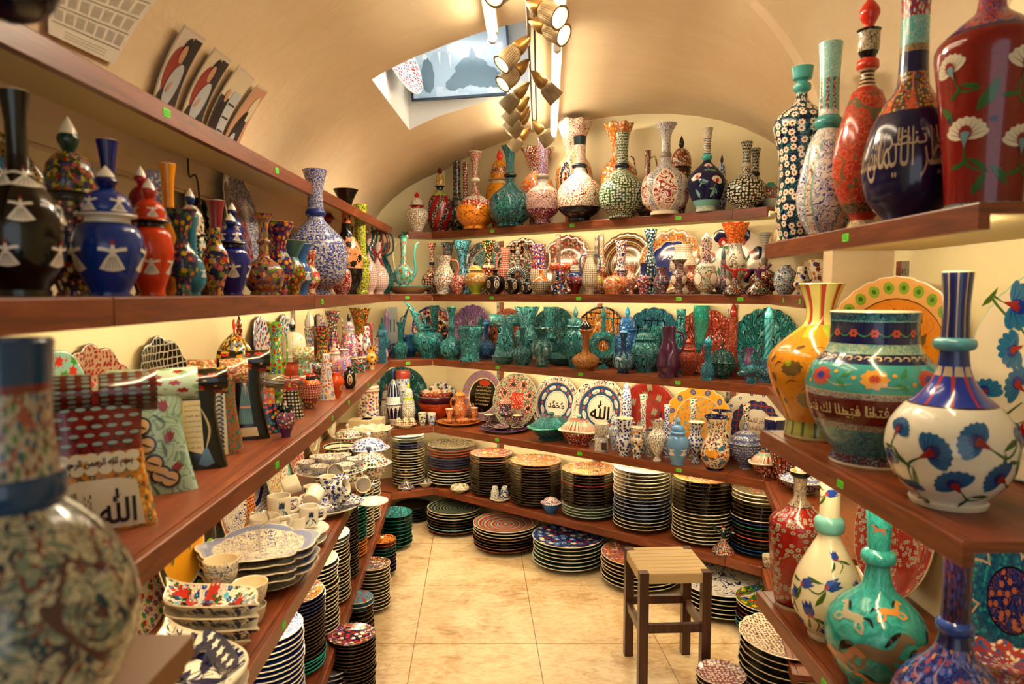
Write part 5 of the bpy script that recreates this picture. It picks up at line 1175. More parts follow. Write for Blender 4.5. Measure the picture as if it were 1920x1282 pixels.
rows('2',[
(810,456,36,.12,K_bottle,[ds('#7c2418','#e9dcc0','#3a1a14',.02,6),'#b8342a',NV],dict(po=dict(foot=.5,bc=.25,bh=.5,nr=.22,mr=.44,ring=.6,rr=1.2)),'vase','vase','brick red flared vase with white rosettes beside the turquoise ewer'),
(833,480,38,.04,K_pitcher,[fl('#e4dcc8',('#b0382c','#38509c','#6c8a5a'),.016,'#9aa08c'),'#b86a50','#b86a50','#c9775c'],dict(po=dict(foot=.75,waist=.7,bc=.3,nr=.5,nz=.78,mr=.72)),'pitcher','pitcher','white flowered pitcher with a curved pink handle, far left of the eye level shelf'),
(859,515,27,.03,K_pot,[fl('#b8503c',('#1f2f6c','#d8cdb4','#8c2a24'),.018)],dict(prof=o_pot(.6,.5,.5)),'pot','pot','small round red and navy pot between white pitcher and yellow green jar'),
(891.7,487,39,.03,K_jar,[('bands',(0,'#9aa52a'),(.4,fl('#c4a03a',MULTI,.012)),(.85,fl('#d8c040',WARM,.01))),CREAM,'#cfc08a',fl('#d6c02c',WARM,.012),'#2a2414'],dict(bh=.68,bc=.6,fl=.72,lidR=.5,foot=.42),'lidded_jar','jar','small yellow green lidded jar with black tipped lid on the eye level shelf'),
(928,507,34,.03,K_pot,[BK,BK],dict(prof=[(.5,0,1),(.52,.03,1),(.9,.2),(1,.45),(.88,.72),(.3,.83),(.22,.86),(.24,.95),(.34,1,1)],deco=q_place([(m_blob,u,.42,.26,.42,0,0) for u in(-40,10)]+[(lambda bm,g,k,R:blob(bm,lambda x,y:g(x,y,.0014),0,-.02*R,ell(.17*R,.32*R),k+1),u,.42) for u in (-40,10)]+[(lambda bm,g,k,R:blob(bm,lambda x,y:g(x,y,.0019),0,-.04*R,ell(.07*R,.2*R),k),u,.42) for u in (-40,10)]),dm=('#d9c3a4','#2a1410')),'vase','vase','largest of the three round black vases with pale tulip drops'),
(961.5,514,29,.03,K_pot,[BK,BK],dict(prof=[(.5,0,1),(.52,.03,1),(.9,.2),(1,.45),(.88,.72),(.3,.83),(.22,.86),(.24,.95),(.34,1,1)],deco=q_place([(m_blob,u,.42,.26,.42,0,0) for u in(-50,14)]+[(lambda bm,g,k,R:blob(bm,lambda x,y:g(x,y,.0014),0,-.02*R,ell(.17*R,.32*R),k+1),u,.42) for u in (-50,14)]+[(lambda bm,g,k,R:blob(bm,lambda x,y:g(x,y,.0019),0,-.04*R,ell(.07*R,.2*R),k),u,.42) for u in (-50,14)]),dm=('#d9c3a4','#2a1410')),'vase','vase','middle sized of the three round black vases with pale tulip drops'),
(988.5,523,21,.03,K_pot,[BK,BK],dict(prof=[(.5,0,1),(.52,.03,1),(.9,.2),(1,.45),(.88,.72),(.3,.83),(.22,.86),(.24,.95),(.34,1,1)],deco=q_place([(m_blob,u,.42,.26,.42,0,0) for u in(-45,20)]+[(m_blob,u,.4,.12,.26,0,1) for u in (-45,20)]),dm=('#d9c3a4','#2a1410')),'vase','vase','smallest of the three round black vases with pale tulip drops'),
(1014.6,507,36,.03,K_bottle,[('bands',(0,('net','#b8a890','#2c2a3a',.012)),(.55,fl('#e09a34',REDS,.014))),'#e09a34'],dict(po=dict(foot=.5,bc=.36,bh=.8,nr=.22,mr=.24)),'vase','vase','round vase, orange shoulder over grey scale pattern, eye level shelf'),
(1050,492,34,.03,K_kaftan,[('bands',(0,fl('#1a1614',MULTI,.02)),(.7,fl('#b02a20',('#2f7d3b','#27489c','#e3a52c'),.02))),DK,fl('#a82820',('#d9542c','#e9a63a'),.02),('dots','#2a2420','#e8dcc8',.012,.3)],dict(wn=.42,wb=.85,th=.4),'robe_shaped_vase','vase','small red and black robe shaped vase with white dotted edge, eye level shelf'),
(1078,486,30,.03,K_jar,[('bands',(0,'#7a1f1a'),(.45,fl('#a83428',('#4f6a9c','#d8c09a'),.018)),(.75,'#22407c')),CREAM,'#d9cdb4',('net','#e4dcc8','#3a3430',.014),'#c46a4a'],dict(bh=.68,foot=.4),'lidded_jar','jar','small red lidded jar with blue shoulder and netted lid'),
(1106,470,27,.05,K_pitcher,[('net','#dccfb4','#4a3a34',.012),CREAM,CREAM,'#3c5690'],dict(po=dict(foot=.5,waist=.5,bc=.3,nr=.4,mr=.5),two=True),'pitcher','pitcher','pale netted pitcher with two blue handles, eye level shelf'),
(1115,510,38,.03,K_pot,[('bands',(0,fl('#3c8a84',WARM,.018)),(.5,fl('#8fae34',WARM,.018))),CREAM],dict(prof=[(.6,0,1),(.6,.03,1),(.93,.25),(1,.45),(.85,.72),(.3,.85),(.2,.9),(.22,1,1)]),'vase','vase','squat green and yellow vase with orange flowers, eye level shelf'),
(1153,511,42,.03,K_pot,[fl('#d8663c',('#e3b84a','#2f7d3b','#efe4cd','#a02018'),.02),CREAM],dict(prof=[(.6,0,1),(.6,.03,1),(.93,.25),(1,.45),(.85,.72),(.3,.85),(.2,.9),(.22,1,1)]),'vase','vase','squat orange vase with bright flowers, eye level shelf'),
(1183,497,22,.03,K_foot,[fl('#cf7a4a',('#4f7a8c','#efe4cd','#a02018'),.014),CREAM],dict(po=dict(sn=.3,nr=.5,mr=.75,bc=.5,bh=.72)),'vase','vase','small footed orange goblet vase beside the squat orange one'),
(1207,493,26,.03,K_pitcher,[('bands',(0,fl('#1e3f7c',('#e3a52c','#d8542c','#efe4cd'),.018)),(.6,'#22386c')),YE,NV,'#22386c'],dict(po=dict(foot=.55,waist=.6,bc=.36,nr=.4,nz=.7,mr=.5)),'pitcher','pitcher','small navy and yellow pitcher with blue handle, eye level shelf'),
(1240.5,501,29,.03,K_vase,[fl('#5a5668',('#1c2450','#c9c6c8','#b8542c','#2c5a6c'),.016),'#2f8a84'],dict(po=dict(foot=.6,waist=.6,bc=.4,nr=.6,nz=.8,mr=.75)),'vase','vase','small grey mauve vase with flowers and turquoise rim'),
(1273,487,30,.03,K_foot,[('medal',fl('#4c4450',('#b8342a','#c9c0b0','#22305c'),.012),'#e8dcc8',4,.42,.14,.3,'#b8342a'),'#c9c6b8'],dict(po=dict(sn=.35,nr=.5,mr=.95,bc=.42,bh=.72)),'vase','vase','dark goblet vase with a white diamond medallion, wide pale mouth'),
(1295.6,497,24,.03,K_foot,[('bands',(0,fl('#3a2a24',WARM,.012)),(.45,fl('#c2402c',WARM,.012))),CREAM],dict(po=dict(sn=.3,nr=.4,mr=.6)),'vase','vase','small red footed vase between two medallion vases'),
(1323,436,42,.04,K_stopb,[('medal',('bands',(0,fl('#d8d0b8',('#3f6a4a','#7f9a9c','#c98a5a'),.016)),(.55,'#e8dfcb'),(.6,fl('#1c2a5c',('#efe4cd','#a8352a'),.012)),(.75,fl('#efe4cd',('#c03a24','#27489c'),.018))),'#efe8d8',4,.3,.13,.3,'#8a4a34'),CREAM,NV,fl('#efe8d8',('#c03a24','#27489c','#2f7d3b'),.02)],dict(po=dict(foot=.4,bc=.33,bh=.62,nr=.42,mr=.5),sh=.17,stm=fl('#efe8d8',('#c03a24','#27489c','#2f7d3b'),.02)),'stoppered_bottle','bottle','tall white bottle with a round painted ball on top, eye level shelf'),
(1355.5,460,30,.04,K_stopb,[('medal',fl('#22386c',('#7fa0b0','#c9c0b0','#a8352a'),.014),'#e8dcc8',4,.34,.14,.3,'#b8542c'),NV],dict(po=dict(foot=.6,bc=.28,bh=.56,nr=.3,mr=.3),sh=.3,stm='#5a7486'),'stoppered_bottle','bottle','blue medallion bottle with long pointed grey stopper'),
(1378,492,42,.03,K_dervish,[fl('#2c2a3c',('#e8dcc8','#3f8a94','#b8342a','#7c9a4c'),.012),'#b8342a','#d9c0a0','#8a7a60'],{},'dervish_figurine','figurine','whirling dervish figurine with red top, arms spread, on the eye level shelf'),
(1422.6,492,44,.03,K_dervish,[fl('#2a2a2c',('#efe4cd','#d8542c','#4c8a5a','#7a4a84'),.012),'#6a3a6a','#d9c0a0','#8a7a60'],dict(side=-1),'dervish_figurine','figurine','whirling dervish figurine with purple top beside the red one'),
(1473,497,42,.05,K_pot,[fl('#a9c4cc',('#1f3a6c','#a8452c','#e8dcc8'),.014,'#22386c'),CREAM],dict(prof=[(.5,0,1),(.55,.03),(.9,.22),(1,.5),(.85,.75),(.4,.92),(.4,1,1)]),'pot','pot','blue and white globe vase at the right end of the eye level shelf'),
(1504,500,30,.08,K_pitcher,[fl('#e6dec8',('#2c4a8c','#c9a24a','#22305c'),.03),CREAM],dict(po=dict(foot=.6,waist=.6,bc=.35,nr=.6,nz=.8,mr=.5),side=1),'pitcher','pitcher','white pitcher with blue flowers above the yellow vase'),
(1547,488,58,.12,K_bowl,[fl('#e9dfc8',('#2f4a8c','#c98a3a','#7a3a24'),.035,'#8a6a3a'),CREAM],{},'bowl','bowl','deep white flowered bowl right of the globe vase, eye level shelf'),
(866.7,452,32,.12,K_pot,[('marble','#16284a','#6fb4c4',.03,.44,.56),'#16284a','#16284a'],dict(prof=o_waist(1.0,.42,.6,1.0)),'vase','vase','blue marbled waisted vase in front of the turquoise plate'),
(839.6,455,24,.22,K_bottle,[fl('#22305c',('#d8843a','#a8c0c8','#6a8a3c'),.018),BK],dict(po=dict(foot=.6,bc=.3,bh=.5,nr=.6,mr=1.0)),'vase','vase','navy vase with orange flowers standing behind the white pitcher'),
(916.7,452,26,.12,K_vase,[('bands',(0,fl('#17131a',('#e3a52c','#d8542c','#efe4cd'),.02)),(.5,('vstr','#e8dcc8','#c9b89a',20)),(.55,fl('#17131a',('#e3a52c','#d8542c','#2f7d3b','#efe4cd'),.02))),'#6a4a2c'],dict(po=dict(foot=.7,waist=.8,bc=.3,nr=.5,nz=.7,mr=.9)),'vase','vase','dark flowered vase with wavy mouth behind the yellow green jar'),
(948,465,24,.12,K_pitcher,[('dots','#b8442c','#e8dfcb',.012,.33),CREAM],dict(po=dict(foot=.8,waist=.75,bc=.3,nr=.5,nz=.75,mr=.7),side=-1),'pitcher','pitcher','red and white dotted pitcher with spout turned left'),
(971,462,26,.13,K_ringewer,[('dots','#2a2a2c','#dfe0d4',.010,.33)],dict(side=-1),'ring_ewer','ewer','ring shaped ewer with grey white dotted handle'),
(991.7,457,24,.13,K_vase,[fl('#20202c',('#b8442c','#e8dfcb','#3f7a5a'),.014),CREAM],dict(po=dict(foot=.9,waist=.8,bc=.4,nr=.7,nz=.8,mr=.9)),'vase','vase','dark speckled vase between the ring ewer and the brick edged pitcher'),
(1010,458,30,.14,K_pitcher,[('bands',(0,('net','#efe6d2','#8a7a5c',.014)),(.5,fl('#1f3a8c',('#e3a52c','#d8643c','#efe4cd'),.022))),CREAM,CREAM,('net','#efe6d2','#8a7a5c',.012)],dict(po=dict(foot=.9,waist=.85,bc=.3,nr=.75,nz=.8,mr=.8),side=1),'pitcher','pitcher','blue pitcher with orange flowers and white brick patterned edge'),
(1047,440,24,.15,K_bottle,[('hstr',fl('#20181c',('#c9b09a','#a83428'),.012),'#8a7a6c',14,.3),BK],dict(po=dict(foot=.5,bc=.22,bh=.42,nr=.32,mr=.34)),'bottle','bottle','slim tall dark striped bottle in front of the brown pink plate'),
(1128,439,24,.14,K_bottle,[('bands',(0,fl('#2c4a34',('#e8dfcb','#d8542c','#e3a52c'),.018)),(.4,fl('#e8dfcb',('#c03a24','#2f7d3b'),.02)),(.8,'#b8b0a0')),CREAM],dict(po=dict(foot=.7,bc=.3,bh=.6,nr=.4,mr=.3)),'bottle','bottle','tall bottle of white, red and green behind the squat green vase'),
(1164,451,26,.12,K_bottle,[sc(fl('#e8e2d4',('#a8352a','#2a4a8c'),.022),'#2a3a6c',.025,.07),'#7c2a24'],dict(po=dict(foot=.9,bc=.22,bh=.5,nr=.6,mr=.85)),'vase','vase','white flared vase with blue and red branches before the ringed plate'),
(1219,430,24,.12,K_vase,[fl('#101626',('#6a94a8','#c9d6d0'),.02),'#16202c'],dict(po=dict(foot=.9,waist=.7,bc=.28,nr=.4,nz=.7,mr=.95)),'vase','vase','tall slim black vase with pale blue flowers left of the cobalt plate'),
(1280,460,50,.15,K_foot,[('dots','#e6dcc6','#b8564a',.010,.25),CREAM],dict(po=dict(sn=.3,sz=.2,bc=.6,bh=.85,nr=.6,mr=.7)),'vase','vase','wide white footed vase with tiny red dots before the cobalt plate'),
(1377,419,48,.11,K_ruffle,[('bands',(0,sc('#d8d0bc','#2a2a34',.02,.16)),(.6,sc('#c9c6bc','#3c4450',.02,.12)),(.72,fl('#c9542c',('#e8a24a','#8a2a1c','#6c8a4a'),.012))),'#7a3a24'],dict(po=dict(nr=.55,mr=1.1,bc=.4,nz=.68)),'vase','vase','big vase with orange ruffled mouth and dark scrolled body, eye level shelf'),
(1433,437,54,.13,K_bottle,[('bands',(0,fl('#3a1c1c',('#c9b8a4','#a8442c','#5a7a5c'),.012)),(.5,sc('#8a847a','#3a2a24',.016)),(.78,('net','#9a9a92','#3a3a38',.012))),'#5a544c','#8f897c'],dict(po=dict(foot=.6,bc=.2,bh=.44,nr=.2,mr=.42,ring=.6,rr=1.2)),'bottle','bottle','dark red bodied bottle with a grey netted flared neck, right end of eye level shelf'),
])
# ================= shelf below eye level: turquoise ware =================
GX=lambda *a:cv(*a)
plate_lean('3',815,575,('bands',(0,fl('#1c1a24',('#c03a24','#e3a52c','#efe4cd'),.04,'#5c8a9c')),(.62,fl('#c95a34',('#efe4cd','#1c2a5c'),.03)),(.9,'#2a4a8c')),'round orange, black and white flowered plate behind the tall turquoise bottle',scal=(20,.03))
plate_lean('3',880,573,('bands',(0,cv('#9a7a9c','#4a3048',.03)),(.62,('vstr','#8f6a94','#7a5680',40))),'mauve carved plate behind the square turquoise vase',rim='#8f6a94',under='#6a4a70',scal=(20,.05))
plate_lean('3',948,580,cv('#c9785c','#3a1c18',.02),'terracotta carved plate peeking over the two mouthed turquoise vase',rim='#b8664a',under='#6a3a2c')
plate_lean('3',1034,577,cv('#3f8a7c','#0c1c1e',.025),'dark green carved plate behind the tall slim turquoise vase',rim='#1f5a50',under='#173a36')
plate_lean('3',1123,577,('bands',(0,cv('#c98a3c','#7a4a1c',.04)),(.68,('net','#c98a3c','#2a1c10',.03)),(.93,'#3a2410')),'amber brown plate with a dark zigzag border behind the amber bottle',rim='#5a3a1c',under='#5a3a1c',scal=(30,.03))
plate_lean('3',1220,579,('bands',(0,('net',cv('#4a94a8','#16304a',.03),'#16304a',.04)),(.7,cv('#4a94a8','#1a3a54',.02))),'slate blue carved plate behind the green lidded jar',rim='#2a5a74',under='#1a3444',scal=(18,.05))
plate_lean('3',1318,582,('bands',(0,cv('#a84a34','#5a1c14',.035)),(.7,('dots','#a04430','#c9745a',.02,.3))),'brick red carved plate behind the terracotta jar',rim='#8a3424',under='#5a2418',scal=(16,.05))
plate_lean('3',1432,580,cv('#2f9a7c','#0a2420',.03),'large green carved leaf plate behind the turquoise twisted bottle',rim='#1f7a64',under='#103a34',scal=(18,.05))
T1='#2a9484'; T2='#0c302e'
rows('3',[
(717,594,22,.14,K_jar,[cv('#2a8a94','#0c3444',.02)]*6,dict(bh=.66),'lidded_jar','jar','small dark teal lidded jar in the far left corner'),
(751,604,24,.10,K_bottle,[cv('#2f8a8c',T2,.02)],dict(po=dict(foot=.8,bc=.25,bh=.5,nr=.3,mr=.55)),'vase','vase','dark teal flared bottle in the left corner cluster'),
(717,620,18,.03,K_pot,[cv('#3a8aa4','#123a54',.015),'#2f7a9c'],dict(prof=[(.8,0,1),(.8,.04,1),(.7,.1),(.72,.8),(.95,.86),(.95,.95),(.8,1,1)]),'vase','vase','slim blue column vase nearest the yellow vase'),
(744,644,22,.03,K_pitcher,[cv('#3a7aa8','#10305c',.015),'#2a6a9c'],dict(po=dict(foot=.85,waist=.8,bc=.25,nr=.45,nz=.75,mr=.75),side=-1),'pitcher','pitcher','smallest blue pitcher at the corner edge'),
(769,628,26,.03,K_pitcher,[cv('#3f8aba','#174a7c',.015),'#3a8ac0'],dict(po=dict(foot=.6,waist=.6,bc=.32,nr=.5,nz=.7,mr=.6),two=True),'vase','vase','bright blue two handled vase in the corner'),
(802.5,564,50,.06,K_horn,[cv('#2f8f78','#0c2c28',.035)],{},'horn_spout_pot','pot','round turquoise pot with a tall horn shaped spout and carved fruit'),
(847,576,40,.05,K_bottle,[cv('#3a9484','#0e3434',.03),'#1f8a78',cv('#3a9484','#0e3434',.02)],dict(po=dict(foot=.6,bc=.22,bh=.44,nr=.24,mr=.42,ring=.62,rr=1.15,full=1.2)),'bottle','bottle','green carved bottle with round body and long flared neck, left half'),
(881.7,612,40,.04,K_pot,[cv('#3a9484','#0e3430',.025),'#1f7a6c'],dict(prof=[(.9,0,1),(.9,.04,1),(.75,.1),(.8,.5),(.9,.75),(.98,.93),(.9,1,1)]),'vase','vase','straight sided green vase carved with tulips before the mauve plate'),
(912,598,32,.03,K_ewer,[cv('#4a7aa4','#1a2c54',.02),NV,NV,'#2f5a94','#2f5a94','#2a7aac'],dict(po=dict(foot=.55,bc=.34,bh=.6,nr=.24,mr=.34),spout=False,side=1),'ewer','ewer','dark blue ewer with handle at the front of the turquoise shelf'),
(945,650,38,.03,K_lidbowl,[cv('#3a8a78','#0e2c28',.014)]*5,dict(bh=.4,kn=.12),'lidded_bowl','bowl','low turquoise lidded bowl, left one of two alike'),
(979.6,614,33,.03,K_bottle,[cv('#34897c','#0c2c2c',.016)],dict(po=dict(foot=.6,bc=.28,bh=.56,nr=.22,mr=.4,full=1.1)),'bottle','bottle','small green carved bottle right of the low lidded bowl'),
(1016,615,35,.03,K_ruffle,[('petal',cv('#2f8474','#0c3030',.02),cv('#6fae98','#1f5a4c',.02),8,.05,.7),'#1f6a60'],dict(po=dict(nr=.45,nz=.75,mr=.8)),'vase','vase','green tulip shaped vase with ruffled mouth at shelf front'),
(1052.5,654,42,.03,K_lidbowl,[cv('#2f7f70','#0a2624',.014)]*5,dict(bh=.4,kn=.12),'lidded_bowl','bowl','low turquoise lidded bowl, right one of two alike'),
(1098,599,44,.03,K_stopb,[('bands',(0,'#a86a2c'),(.12,cv('#d89a4c','#6a3a14',.014)),(.45,'#b87434')),'#b87434','#b87434','#2a241c'],dict(po=dict(foot=.6,bc=.24,bh=.46,nr=.26,mr=.5),sh=.2,stm='#2a2218'),'stoppered_bottle','bottle','amber bottle with dark pointed stopper, only one on the turquoise shelf'),
(1131,574,32,.03,K_ringewer,[cv('#2f8f78','#0c2c28',.014)],{},'ring_ewer','ewer','tall green ring shaped ewer with pointed lid'),
(1169,612,35,.03,K_ewer,[('petal',cv('#34648c','#16305c',.02),cv('#7aa8b4','#2a5a7c',.02),9,.15,.55),NV,NV,'#3a8aa4','#3a8aa4','#3a8ac0'],dict(po=dict(foot=.5,bc=.34,bh=.58,nr=.24,mr=.36),spout=False,side=1),'ewer','ewer','blue ewer with handle beside the green ring ewer'),
(1209,608,46,.03,K_jar,[cv('#3f8f78','#0e2e2a',.025)]*6,dict(bh=.68,fl=.72,lidR=.6,mr=.62,foot=.6),'lidded_jar','jar','green carved lidded jar before the slate blue plate'),
(1253.6,612,38,.03,K_pitcher,['#542a4c','#542a4c','#5a3054','#5a3054'],dict(po=dict(foot=.85,waist=.9,bc=.22,nr=.55,nz=.75,mr=.6)),'pitcher','pitcher','dark purple coffee pot with handle'),
(1290,634,40,.03,K_jar,[cv('#c4664c','#6a2418',.013),'#b8563c','#b8563c',cv('#c4664c','#6a2418',.013),'#b8563c'],dict(bh=.70,fl=.68,lidR=.52,foot=.5),'lidded_jar','jar','terracotta lidded jar with carved rosettes'),
(1327,630,24,.03,K_stopb,[cv('#3a90a4','#12506c',.02),'#2a90ac'],dict(po=dict(foot=.9,bc=.2,bh=.5,nr=.4,mr=.6),sh=.2,stm='#2fa0b8'),'stoppered_bottle','bottle','small blue glazed bottle with dome stopper right of the terracotta jar'),
(1354,642,46,.03,K_lidbowl,[cv('#2a6a5c','#0c1c20',.018)]*5,dict(bh=.42,kn=.1),'lidded_pot','pot','dark green teardrop pot with pointed lid near the right end'),
(1408,655,46,.03,K_bird,[cv('#3a90a4','#0e3c4c',.014)],{},'bird_figurine','figurine','turquoise bird figurine lying at the right end of the turquoise shelf'),
(725,578,14,.2,K_stopb,['#8f74a4','#8f74a4'],dict(po=dict(foot=.8,bc=.3,bh=.5,nr=.5,mr=.6),sh=.25),'stoppered_bottle','bottle','slim mauve bottle at the back of the left corner'),
(748,572,26,.16,K_horn,[cv('#2f7a9c','#103454',.03)],dict(side=1),'horn_spout_pot','pot','blue horn spouted pot in the left corner behind the flared bottle'),
(737,576,24,.26,K_house,['#8a8a80'],{},'house_model','figurine','grey model house with dark windows in the left corner'),
(815,573,30,.17,K_bottle,[('net',cv('#3a9484','#0e3434',.03),'#0e3434',.012),'#1f8a78'],dict(po=dict(foot=.8,bc=.25,bh=.44,nr=.36,mr=.55)),'bottle','bottle','tall green fluted bottle before the flowered plate'),
(903.5,578,24,.18,K_jar,[cv('#2f8474','#0c302c',.02)]*6,dict(bh=.66),'lidded_jar','jar','green lidded jar peeking behind the dark blue ewer'),
(948,588,56,.12,K_kaftan,[cv('#4fa08c','#0e3c38',.025)]*4,dict(wn=.5,wb=.85,th=.35,wt=1.0),'robe_shaped_vase','vase','large turquoise robe shaped vase with deeply carved leaves'),
(988,576,38,.13,K_ruffle,[cv('#4f9a88','#0f3a38',.03),'#1f6a60'],dict(po=dict(nr=.55,nz=.68,mr=1.0)),'vase','vase','green vase with fluted crown shaped mouth'),
(1030.6,576,26,.12,K_bottle,[cv('#2f8a78','#0e3434',.02),'#1f8a78'],dict(po=dict(foot=.9,bc=.28,bh=.5,nr=.6,mr=.8)),'vase','vase','slim green vase standing before the dark green plate'),
(1079,574,46,.10,K_jar,[cv('#3a9480','#0c302e',.035)]*6,dict(bh=.66,fl=.76,lidR=.66,mr=.66,foot=.6,dome=.82),'lidded_jar','jar','largest green lidded jar, pointed finial, left of the amber bottle'),
(1176,574,38,.14,K_jar,[cv('#3a80bc','#143a74',.03),'#2a6aa8','#2a5a94',cv('#3a80bc','#143a74',.03),'#2a90b8'],dict(bh=.62,fl=.85,lidR=.7,mr=.7,foot=.6),'lidded_jar','jar','cobalt blue lidded jar behind the blue ewer'),
(1233,613,36,.14,K_pot,[cv('#2f8474','#0c2c2a',.02),'#1f7a6c'],dict(prof=o_waist(.8,.7,.5,1.0)),'vase','vase','wide mouthed dark green vase behind the green lidded jar'),
(1276,580,20,.14,K_pot,[cv('#2a8a80','#0a2024',.03),'#1f8a80'],dict(prof=[(.9,0,1),(.9,.03),(.8,.3),(1,.5),(.7,.75),(.8,1,1)]),'vase','vase','tall dark green slim vase behind the terracotta jar'),
(1314,573,28,.12,K_pot,[('bands',(0,cv('#2f9484','#0c3430',.02)),(.45,('twist','#2a9484','#58a894',30,20)),(.8,'#27a394')),'#27a394'],dict(prof=[(1,0,1),(.95,.05),(.75,.45),(.85,.7),(1,.85),(.9,1,1)]),'vase','vase','tall turquoise fish scale vase before the brick red plate'),
(1374,566,26,.12,K_stopb,[('bands',(0,cv('#b8563c','#5a1c14',.014)),(.5,sc('#a84a34','#d88a70',.014))),'#b8563c','#b8563c'],dict(po=dict(foot=1.0,bc=.12,bh=.3,nr=.66,mr=.72),sh=.2,stm='#a03c2c'),'stoppered_bottle','bottle','tall terracotta bottle with dark tipped stopper right of the brick plate'),
(1404.6,652,24,.14,K_pitcher,['#6a4a74','#6a4a74'],dict(po=dict(foot=.8,waist=.8,bc=.4,nr=.5,nz=.8,mr=.6),two=True),'pot','pot','small mauve pot with handles behind the turquoise bird'),
(1439.6,573,30,.11,K_stopb,[('bands',(0,cv('#3a7a9c','#16304c',.02)),(.38,('twist','#2aa0b4','#7accd4',5,8))),'#2aa0b4'],dict(po=dict(foot=.9,bc=.15,bh=.4,nr=.42,mr=.55),sh=.18,stm=('twist','#3ab0c0','#8ad8dc',6,10)),'stoppered_bottle','bottle','turquoise twisted bottle with a spiral cap before the green leaf plate'),
])
# ================= waist shelf =================
def dtext(s,w,col=0,y=0,fo=.012): return lambda bm,S,k,R: text(bm,S,s,0,y*R,w*R,k+col,None,.08,fo)
def disc(bm,S,k,R,x,y,rx,ry,c,rot=0,n=20): blob(bm,lambda a,b:S(a,b,.0012),x*R,y*R,ell(rx*R,ry*R,rot,n),k+c)
def allah_plate(txt,fo=.02):
    def f(bm,S,k,R):
        text(bm,lambda x,y:S(x,y,.0016),txt,0,-.02*R,.70*R,k,None,.08,fo)
        for i in range(8):
            a=2*PI*i/8+.39; disc(bm,S,k,R,.60*cos(a),.60*sin(a),.065,.15,1,a)
            text(bm,lambda x,y,ca=cos(a),sa=sin(a):S(.60*R*ca+y*ca-x*sa,.60*R*sa+y*sa+x*ca,.002),'\ufdf4',0,0,.2*R,k,None,.3,0)
        for i in range(8):
            a=2*PI*i/8; disc(bm,S,k,R,.61*cos(a),.61*sin(a),.05,.05,2)
            text(bm,lambda x,y,ca=cos(a),sa=sin(a):S(.86*R*ca+y*ca+x*-sa,.86*R*sa+y*sa+x*ca,.002),BISM,0,0,.42*R,k,.12*R,.3,0)
    return f
AP=('bands',(0,'#ece4d2'),(.42,'#8aa4a8'),(.44,'#ece4d2'),(.47,'#2c5680'),(.75,'#c99a8a'),(.78,sc('#ece4d2','#1c2c5c',.03,.1)),(.97,'#ece4d2'))
PLS=[
(754,690,cv('#2f7a70','#0e2a2c',.03),'dark green carved plate behind the stacked white canisters',dict(rim='#1f5a50',under='#16403a')),
(827,688,fl('#ece6d6',('#9c2f24','#2c4a8c','#2f7a4a'),.045,None,5,.4),'white plate with red, blue and green tulips in the left corner, waist shelf',dict(scal=(16,.04),fwd=.08,R=.125)),
(902,696,('bands',(0,'#17140f'),(.66,'#e8dcc0'),(.70,('vstr',fl('#a8887c',('#8a6a94','#c98a4a','#6a7a9c'),.02),'#9a86a4',22,.5))),'plate with lines of black and cream script inside a mauve petal rim',dict(deco=lambda bm,S,k,R:[text(bm,lambda x,y:S(x,y,.0015),(BISM,FATH)[i%2],0,(.34-.135*i)*R,(.8-.05*abs(i-2))*R,k,.085*R,.2,.012) for i in range(6)]+[blob(bm,lambda x,y:S(x,y,.001),0,.5*R,ell(.3*R,.12*R),k+1)],dm=('#d9c48c','#b8482c'))),
(965,702,('orbit',('orbit',fl('#8a9a8c',('#1c2a2c','#c9bf9c','#b0382c'),.016),fl('#b0382c',('#efe4cd','#1c2a3c'),.012),8,.62,.2,'#2c3a34'),fl('#b0382c',REDS,.012),4,.16,.2),'red and grey green medallion plate right of the script plate',dict(rim='#cfc8b0')),
(1040,707,AP,'white plate with black Arabic name, blue ring border, left of two alike',dict(deco=allah_plate(MUH),dm=('#14141c','#f2ead8','#b8584a'))),
(1122,712,AP,'white plate with large black Arabic word Allah, right of two alike',dict(deco=allah_plate('\ufdf2'),dm=('#14141c','#f2ead8','#b8584a'))),
(1212,719,sc('#a8362c','#8c2c24',.03),'red plate painted with grey green tulips, waist shelf',dict(deco=lambda bm,S,k,R:[tulip(bm,lambda x,y,e=.001:S(x,y,e),x*R,y*R,.22*R,1.5+.3*sin(i*2),k,k+1) or stroke(bm,lambda p,q:S(p,q,.0009),[(x*R,(y-.15)*R),((x+.06)*R,(y-.45)*R)],.03*R,k+1) for i,(x,y) in enumerate([(-.55,.3),(-.15,.55),(.3,.5),(.62,.15),(-.6,-.25),(-.2,.1),(.2,.05),(.55,-.35),(-.25,-.4),(.15,-.5),(0,.8)])],dm=('#a99c86','#5f5a4a'),rim='#8a2a20')),
(1307,728,('orbit',('orbit',('bands',(0,fl('#dca238',('#b0a894','#c98a2c','#8a9a8c'),.03,'#a9894c')),(.70,'#d8d0b8'),(.72,'#e0a83c')),'#4a6aa0',12,.85,.085,'#efe4cd'),'#a8483c',12,.85,.03),'yellow scalloped plate with a ring of blue flowers',dict(scal=(18,.05))),
(1413,735,('orbit',('star',('star','#e6e0d0',('net','#2c4a7c','#a8443c',.03),14,.05,.66,'#1c2c4c',.015),'#e9e2d2',10,.02,.46,'#1c2c4c',.012),'#3c5a94',16,.88,.04,'#e6e0d0'),'white plate with navy and red border and dark red script centre',dict(scal=(16,.04),deco=lambda bm,S,k,R:[text(bm,lambda x,y:S(x,y,.0015),s,0,y*R,w*R,k,.17*R,.2,.012) for s,y,w in ((NAZ,.14,.6),(FATH,-.06,.72),(NAZ,-.26,.5))],dm=('#8a2f2c',))),
]
for px,top,spec,lab,o in PLS: plate_lean('4',px,top,spec,lab,**o)
